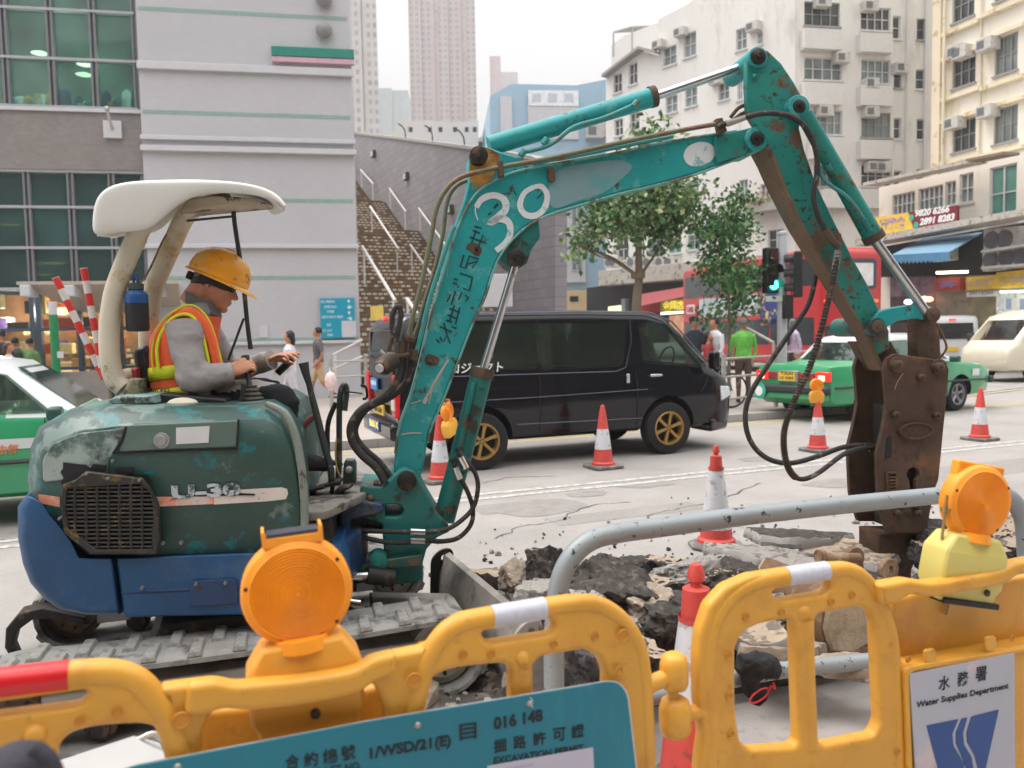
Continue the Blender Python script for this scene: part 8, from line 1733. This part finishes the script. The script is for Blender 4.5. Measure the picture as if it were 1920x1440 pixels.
# ================================================================ GUARDRAIL, RUBBLE, BUCKET
PG2=Plane((1.085,3.0),21)
m_gal=M('guardrail_grey_paint',(142,149,152),.42,.1,var=.06,scale=5,wear=(40,44,44),amt=.665,wscale=22,sharp=.03,bump=.1)
GR=thing('guardrail','curved grey tubular guardrail with chipped paint between the barriers and the digger','guardrail',PG2.w(-.6,0,0),world=True)
def gt(name,pts,r=.037,sub=6):mb=MB();mb.tube([PG2.hit(x,y)if y<9000 else p for x,y in pts for p in(0,)],r,20,sub);return mb.build(name,m_gal,GR)
p0=PG2.hit(1040,1300);b0=V((p0.x,p0.y,-.02))
mb=MB();mb.tube([b0,PG2.hit(1039,1300),PG2.hit(1040,1180),PG2.hit(1048,1100),PG2.hit(1068,1050),PG2.hit(1105,1015),PG2.hit(1155,1000),PG2.hit(1250,987),PG2.hit(1400,967),PG2.hit(1560,949),PG2.hit(1740,931),PG2.hit(1850,922),PG2.hit(1890,930),PG2.hit(1912,960),PG2.hit(1922,1010),PG2.hit(1930,1200)],.035,20,8);mb.build('hoop',m_gal,GR)
mb=MB();mb.tube([PG2.hit(1040,1335),PG2.hit(1240,1302),PG2.hit(1440,1260),PG2.hit(1640,1238),PG2.hit(1925,1195)],.032,18,5);mb.build('lower_rail',m_gal,GR)
m_rub=[M('asphalt_chunk',(72,68,65),.95,var=.3,scale=9,spec=.2,wear=(112,104,96),amt=.54,wscale=24,sharp=.14,wear2=(40,39,39),amt2=.54,w2scale=14,bump=.8,bscale=34),M('tan_concrete_chunk',(148,134,118),.9,var=.15,scale=6,wear=(70,66,64),amt=.58,wscale=5,sharp=.1,wear2=(190,176,158),amt2=.6,w2scale=24,bump=.8,bscale=36),M('grey_concrete_chunk',(160,156,152),.9,var=.12,scale=6,wear=(84,80,78),amt=.58,wscale=6,sharp=.1,bump=.7,bscale=30)]
m_top=[M('road_skin',(150,144,138),.9,var=.15,scale=9,wear=(96,92,88),amt=.53,wscale=14,bump=.7,bscale=60),M('asphalt_chunk',(0,0,0)),M('road_skin_tan',(168,150,130),.9,var=.15,scale=8,wear=(110,100,90),amt=.53,wscale=12,bump=.6,bscale=50)]
def rock(seed,size,rough=.28,sub=3,angular=True):
 rnd=random.Random(seed);bm=bmesh.new();bmesh.ops.create_icosphere(bm,subdivisions=sub,radius=1)
 pl=[(V([rnd.gauss(0,1)for _ in range(3)]).normalized(),rnd.uniform(.62,.85))for _ in range(7)]+[(V((.1,0,1)).normalized(),.55)]+[(V((cos(a),sin(a),0)),rnd.uniform(.55,.75))for a in(rnd.random(),1.5+rnd.random(),3+rnd.random(),4.6+rnd.random())]
 off=V([rnd.uniform(-50,50)for _ in range(3)])
 for v in bm.verts:
  d=v.co.normalized();r=1.0
  for n_,h_ in pl:
   q=d.dot(n_)
   if q>0:r=min(r,h_/q)
  r*=1+rough*noise.fractal(d*2.2+off,1,2,3)+(.06 if angular else .02)*noise.fractal(d*8+off,.7,2.1,4)
  v.co=V((d.x*r*size[0],d.y*r*size[1],d.z*r*size[2]))
 me=bpy.data.meshes.new('rock');bm.to_mesh(me);bm.free();me.polygons.foreach_set('use_smooth',[True]*len(me.polygons));me.set_sharp_from_angle(angle=R(38));return me
def slab_mesh(seed,size):
 rnd=random.Random(seed);n=48;o3=V((seed*3.1,0,0));k=rnd.randint(5,7);cor=sorted(rnd.uniform(0,2*pi)for _ in range(k));cr=[rnd.uniform(.75,1.1)for _ in range(k)]
 def rad(a):
  r=9
  for i in range(k):
   c=cos(a-cor[i])
   if c>.12:r=min(r,cr[i]/c)
  return min(r,1.35)*(1+.05*noise.noise(V((cos(a)*4,sin(a)*4,seed))))
 rings=[]
 for f,z in((.05,-1),(.8,-1),(.97,-.8),(1.0,-.2),(.98,.6),(.955,.95),(.8,1),(.55,1),(.3,1),(.03,1)):
  ring=[]
  for j in range(n):
   a=2*pi*j/n;r=rad(a)*f;x,y=r*cos(a)*size[0],r*sin(a)*size[1]
   ring.append(V((x,y,z*size[2]+.012*noise.fractal(V((x*9,y*9,seed+z)),.8,2.1,4)+(.012*noise.noise(V((x*30,y*30,z*3)))if f>.9 else 0))))
  rings.append(ring)
 mb=MB();mb.loft(rings);me=mb.me('slab',m_rub[0]);me.materials.clear();me.polygons.foreach_set('use_smooth',[True]*len(me.polygons));me.set_sharp_from_angle(angle=R(35));return me
def gh(x,y):
 s,t=V((x,y,0)).dot(E1),V((x,y,0)).dot(E2)
 sc_,tc_=s-2.3,t-3.75+.10*(s-2.3);k=max(0,1-(abs(sc_)/2.3)**4)*max(0,1-(abs(tc_)/.95)**2.2)
 return k*(.15+.10*noise.fractal(V((x*1.7,y*1.7,3)),1,2,4)+.06*noise.noise(V((x*7,y*7,1))))
mb=MB();nx,ny=120,70;vs=[]
for j in range(ny+1):
 for i in range(nx+1):
  p=W(-.4+5.6*i/nx,2.78+2.2*j/ny);vs.append((p.x,p.y,-.02+max(-.01,gh(p.x,p.y))))
mb.add(vs,[(j*(nx+1)+i,j*(nx+1)+i+1,(j+1)*(nx+1)+i+1,(j+1)*(nx+1)+i)for j in range(ny)for i in range(nx)])
sp=mb.build('soil_heap',M('trench_soil',(82,76,70),.95,var=.35,scale=5,wear=(136,126,114),amt=.54,wscale=7,sharp=.12,wear2=(50,46,44),amt2=.58,w2scale=20,bump=.9,bscale=30),None,sm=60);sp['kind']='stuff'
rnd=random.Random(8);mb=MB();gm3=[M('asphalt_chunk',(0,0,0)),M('tan_concrete_chunk',(0,0,0)),M('grey_concrete_chunk',(0,0,0))]
base=[]
for k in range(6):
 me=rock(100+k,(1,.8,.6),.35,1);base.append(([v.co.copy()for v in me.vertices],[tuple(p.vertices)for p in me.polygons]));bpy.data.meshes.remove(me)
for k in range(3600):
 s,t=(rnd.gauss(2.3,1.2),rnd.gauss(3.4,.45))if k<2600 else(rnd.gauss(2.3,1.6),rnd.gauss(4.2,.8))
 if t<2.85 or s<-.3:continue
 p=W(s,t);z=max(0,gh(p.x,p.y)-.02);r=abs(rnd.gauss(0,.014))+.006;rot=Matrix.Rotation(rnd.uniform(0,6),3,'Z')@Matrix.Rotation(rnd.uniform(0,6),3,'X');vs,fs=base[k%6]
 mb.k=rnd.choices((0,1,2),(4,2,3))[0];mb.add([V((p.x,p.y,z+r*.2))+rot@v*r for v in vs],fs)
o=mb.build('gravel',gm3,None,sm=0,fix=False);o['kind']='stuff'
CH=[(1020,1065,3.75,(.10,.10,.12),0,'dark jagged lump of asphalt standing highest left of the guardrail bend'),(975,1085,3.85,(.13,.10,.09),1,'tan slab of broken concrete leaning against the tall dark asphalt lump'),(925,1085,4.1,(.10,.1,.05),0,'small dark crumbled asphalt piece behind the dozer blade edge'),(1015,1120,3.5,(.13,.10,.10),2,'grey chunk lying under the tall asphalt lump behind the guardrail post'),(1150,1110,3.6,(.24,.16,.14),0,'broad dark asphalt block right of the guardrail post'),(1215,1140,3.45,(.17,.12,.12),1,'rough tan concrete block in the middle of the heap'),(1290,1085,3.8,(.21,.16,.12),2,'large pale-topped slab behind the red tip of the near cone'),(1260,1175,3.3,(.15,.12,.11),0,'dark asphalt block left of the near cone'),(1345,1100,3.7,(.12,.12,.10),0,'dark lump between the near cone and the right barrier arch'),(1420,1040,4.2,(.26,.22,.05),2,'thin grey slab of road surface lying flat beside the far cone base'),(1500,1010,4.6,(.3,.2,.045),2,'tilted plate of road surface lifted behind the guardrail'),(1580,1035,4.4,(.26,.2,.07),2,'grey slab near the breaker point'),(1490,1075,3.8,(.2,.16,.08),2,'grey slab just behind the right barrier handle'),(1780,1020,4.2,(.22,.18,.12),0,'dark chunk right of the breaker behind the yellow lamp housing'),(1880,1010,4.3,(.26,.18,.1),0,'dark broken block at the right edge under the guardrail bend'),(1850,985,4.7,(.2,.16,.06),1,'small tan slab among the dark blocks at the right edge'),(1120,1260,3.0,(.15,.12,.15),0,'mottled dark chunk seen through the middle barrier opening'),(1180,1235,3.1,(.12,.1,.1),0,'dark chunk beside the barrier hinge'),(1600,1250,3.2,(.14,.08,.05),1,'flat tan splinter in front of the rusty bucket'),(1480,1225,3.25,(.16,.08,.045),1,'pale flat splinter under the right barrier opening'),(1420,1190,3.35,(.12,.1,.07),2,'grey stone seen at the left of the right barrier opening'),(1445,1160,3.5,(.12,.1,.1),0,'dark stone left of the rusty bucket'),(1080,1200,3.25,(.14,.12,.1),0,'dark stone behind the guardrail post'),]
for k,(x,y,Y,sz,mi,lb)in enumerate(CH):
 sz=tuple(v*(1.3 if mi==0 and Y<4 else 1.12)for v in sz);me=rock(k+1,sz,.22,5)if sz[2]>.085 else slab_mesh(k+1,(sz[0],sz[1],min(sz[2],.035)));me.materials.append(m_rub[mi]);me.materials.append(m_top[k%3])
 for p_ in me.polygons:p_.material_index=1 if p_.normal.z>.86 and p_.center.z>.015 and mi!=1 else 0
 o=bpy.data.objects.new('rubble_chunk',me);col.objects.link(o);tag(o,lb,'rubble','broken road chunks dug from the trench');p=at(x,y,Y);o.location=p
 r_=random.Random(k);o.rotation_euler=(r_.uniform(-.3,.3)if sz[2]>.07 else-.1,r_.uniform(-.3,.3)if sz[2]>.07 else .12,r_.uniform(0,6)if sz[2]>.07 else .35)
rnd=random.Random(21);mb=MB()
for k in range(150):
 s,t=rnd.uniform(.4,4.6),rnd.uniform(2.9,4.2);p=W(s,t)
 h_=gh(p.x,p.y)
 if h_<.03:continue
 r=rnd.uniform(.05,.12);rot=Matrix.Rotation(rnd.uniform(0,6),3,'Z')@Matrix.Rotation(rnd.uniform(0,6),3,'X');vs,fs=base[k%6];mb.k=rnd.choices((0,1,2),(6,2,3))[0];mb.add([V((p.x,p.y,h_))+rot@v*r for v in vs],fs)
o=mb.build('rubble_bed',gm3,None,sm=0,fix=False);o['kind']='stuff'
LW_=['atop the heap just right of the guardrail bend','on the heap edge midway between guardrail bend and far cone','on the heap edge left of the far cone','below the base of the far cone','just right of and below the far cone base','mid-heap above the tan block','low beside the guardrail post above white tape','low between near cone and right barrier arch','touching the curved top of the right barrier arch','low above the hinge lugs of the two barriers','directly left of the red tip of the near cone','tucked against the right side of the guardrail post','seen through the hand slot of the right barrier','behind the pale yellow lamp housing','right beside the foot of the breaker']
for k,(x,y,Y,r)in enumerate(((1095,1080,3.95,.13),(1190,1068,4.05,.12),(1245,1068,4.05,.11),(1325,1070,3.95,.12),(1380,1078,3.85,.12),(1235,1112,3.65,.12),(1100,1138,3.4,.12),(1345,1150,3.5,.12),(1400,1128,3.6,.12),(1180,1190,3.3,.11),(1290,1140,3.45,.12),(1060,1105,3.7,.1),(1590,1100,3.9,.13),(1800,1060,4.0,.14),(1745,1040,4.2,.12))):
 me=rock(200+k,(r*1.25,r,r*.9),.24,4);me.materials.append(m_rub[0]);me.materials.append(m_top[k%3])
 for p_ in me.polygons:p_.material_index=1 if p_.normal.z>.88 and p_.center.z>.05 else 0
 o=bpy.data.objects.new('rubble_chunk',me);col.objects.link(o);tag(o,'small dark asphalt lump '+LW_[k],'rubble','small lumps packed between the big road chunks');o.location=at(x,y,Y);o.rotation_euler=(0,0,k*1.3)
BU=thing('excavator_bucket','rusty mud-caked digging bucket lying on its back behind the right barrier','bucket',PG2.w(.6,.05,.6),world=True)
PBk=Plane(tuple(at(1600,1200,3.45))[:2],24)
m_buck=M('bucket_rust',(128,98,76),.8,.1,var=.2,scale=6,wear=(172,150,126),amt=.52,wscale=6,sharp=.15,wear2=(76,54,42),amt2=.6,w2scale=14,bump=.6)
m_mud=M('mud_pale',(180,162,138),.95,var=.15,scale=8,wear=(150,128,104),amt=.55,wscale=9,sharp=.2,bump=.8,bscale=40)
mb=MB();cu_=[PBk.az(x,y)for x,y in((1560,1095),(1540,1130),(1535,1180),(1545,1225),(1580,1240),(1640,1232),(1665,1200))]
inn_=[(a+.012,z+.012)for a,z in cu_]
mb.loft([[PBk.w(a,z,o)for a,z in cu_+inn_[::-1]]for o in(0,.42)]);mb.build('shell',m_buck,BU)
for o in(-.012,.42):mb=MB();mb.mesh(curve_mesh([[*cu_,PBk.az(1665,1150),PBk.az(1640,1108)]],.014,.003),PBk.m(o+.007));sd_=mb.build('side_plate',m_buck if o<0 else m_mud,BU)
mb=MB();plate(mb,PBk,[[(1556,1130),(1640,1118),(1652,1160),(1640,1200),(1600,1226),(1560,1222),(1548,1180)]],-.03,.03,.012);mb.build('caked_mud',m_mud,BU)
for(x,y)in((1600,1047),(1665,1068)):
 mb=MB();a,z=PBk.az(x,y,.1);ring_=[(a+.055*cos(k*pi/12),z+.055*sin(k*pi/12))for k in range(24)];hole=[(a+.02*cos(k*pi/8),z+.02*sin(k*pi/8))for k in range(16)]
 mb.mesh(curve_mesh([ring_,hole],.03,.004),PBk.m(.1));zl=PBk.az(1620,1110,.1);mb.build('lug',m_buck,BU);mb=MB();mb.loft([[PBk.w(a-.05,z-.03,o),PBk.w(a+.05,z-.03,o),PBk.w(a+.07,zl[1]-.05,o),PBk.w(a-.09,zl[1]-.05,o)]for o in(.087,.113)]);mb.build('lug_web',m_buck,BU)
mb=MB();mb.tube([PBk.hit(1534,1045,.05),PBk.hit(1610,1046,.05)],.022,12);mb.lathe([(.034,0),(.034,.02)],PBk.hit(1536,1045,.05),12,PBk.d);mb.build('bucket_pin',m_buck,BU)
for i in range(3):
 p=PBk.hit(1668,1195,.06+i*.15);mb=MB();mb.box(p+PBk.d*.04,(.12,.05,.03),Matrix.Rotation(PBk.r,3,'Z'),taper=(.8,.6));mb.build('tooth',m_iron,BU,bev=.004)
q=PG2.hit(1410,1262,-.05);mb=MB();f2=3.0/F
P_b=lambda x,y,o=-.05:PG2.hit(x,y,o)
mb.tube([P_b(1385,1240),P_b(1412,1248),P_b(1436,1252),P_b(1450,1262)],[.03,.05,.05,.035],14,3);mb.tube([P_b(1405,1245),P_b(1404,1275),P_b(1416,1298),P_b(1424,1306)],[.04,.036,.034,.040],14,3)
me=fuse(mb,.007,2)
for v in me.vertices:p=v.co;v.co=p+v.normal*((noise.ridged_multi_fractal(V((p.x*9,p.y*9,p.z*14)),.8,2.1,3,1,2)-1)*.012)
bg_=bpy.data.objects.new('cloth_bag',me);me.materials.clear();me.materials.append(M('cloth_black',(30,31,34),.8,var=.3,scale=12,bump=.8,bscale=26));me.polygons.foreach_set('use_smooth',[True]*len(me.polygons));col.objects.link(bg_);tag(bg_,'black cloth bag with red drawstring hung over the lower grey rail','bag')
mb=MB();c=P_b(1424,1304,-.09);mb.tube([c+PG2.d*.042*cos(a*pi/8)+V((0,0,.02*sin(a*pi/8)+.012*cos(a*pi/8)))for a in range(17)],.0035,6);mb.tube([P_b(1440,1298,-.09),P_b(1446,1286,-.1),P_b(1454,1292,-.1),P_b(1450,1280,-.1)],.0035,6,4);mb.build('drawstring',M('cord_red',(200,50,60),.6),bg_)
pp=[at(110,1425,1.75),at(250,1382,1.85),at(300,1392,1.9),at(318,1430,1.8),at(120,1470,1.65)]
mb=MB();mb.loft([[p for p in pp],[p-V((0,0,.012))for p in pp]]);sh_=mb.build('sheet_metal',M('sheet_pale_grey',(176,176,174),.45,.2,var=.05),None,bev=.003);tag(sh_,'pale grey sheet resting low behind the left end of the yellow barrier','metal sheet')
mb=MB();mb.tube([at(232,1398,1.84),at(262,1386,1.85),at(284,1376,1.86),at(300,1382,1.87),at(318,1400,1.87)],.007,8,3);mb.build('edge_bead',M('edge_aluminium',(190,188,184),.4,.4),sh_)
mb=MB();mb.ell(at(20,1450,1.02),(.045,.06,.035),20,10);mb.tube([at(60,1400,1.0),at(92,1425,1.0),at(110,1470,1.0)],.012,10,4);me=fuse(mb,.005,2)
me.materials.clear();me.materials.append(M('cloth_charcoal',(52,50,58),.9,var=.2,bump=.4));me.polygons.foreach_set('use_smooth',[True]*len(me.polygons));o=bpy.data.objects.new('cap',me);col.objects.link(o);tag(o,'top of a charcoal cloth cap intruding at the bottom left corner','cap')
hz=MB();hz.box((0,370,130),(900,800,262));hz=hz.build('haze',M('tmp_h',(0,0,0)),None,sm=0)
hm_=bpy.data.materials.new('haze_air');hm_.use_nodes=True;N=hm_.node_tree.nodes;N.clear();o_=N.new('ShaderNodeOutputMaterial');pv=N.new('ShaderNodeVolumePrincipled');pv.inputs['Density'].default_value=.0012;pv.inputs['Color'].default_value=(.96,.96,.97,1);pv.inputs['Anisotropy'].default_value=.2
hm_.node_tree.links.new(pv.outputs[0],o_.inputs['Volume']);hz.data.materials.clear();hz.data.materials.append(hm_);hz['kind']='stuff'
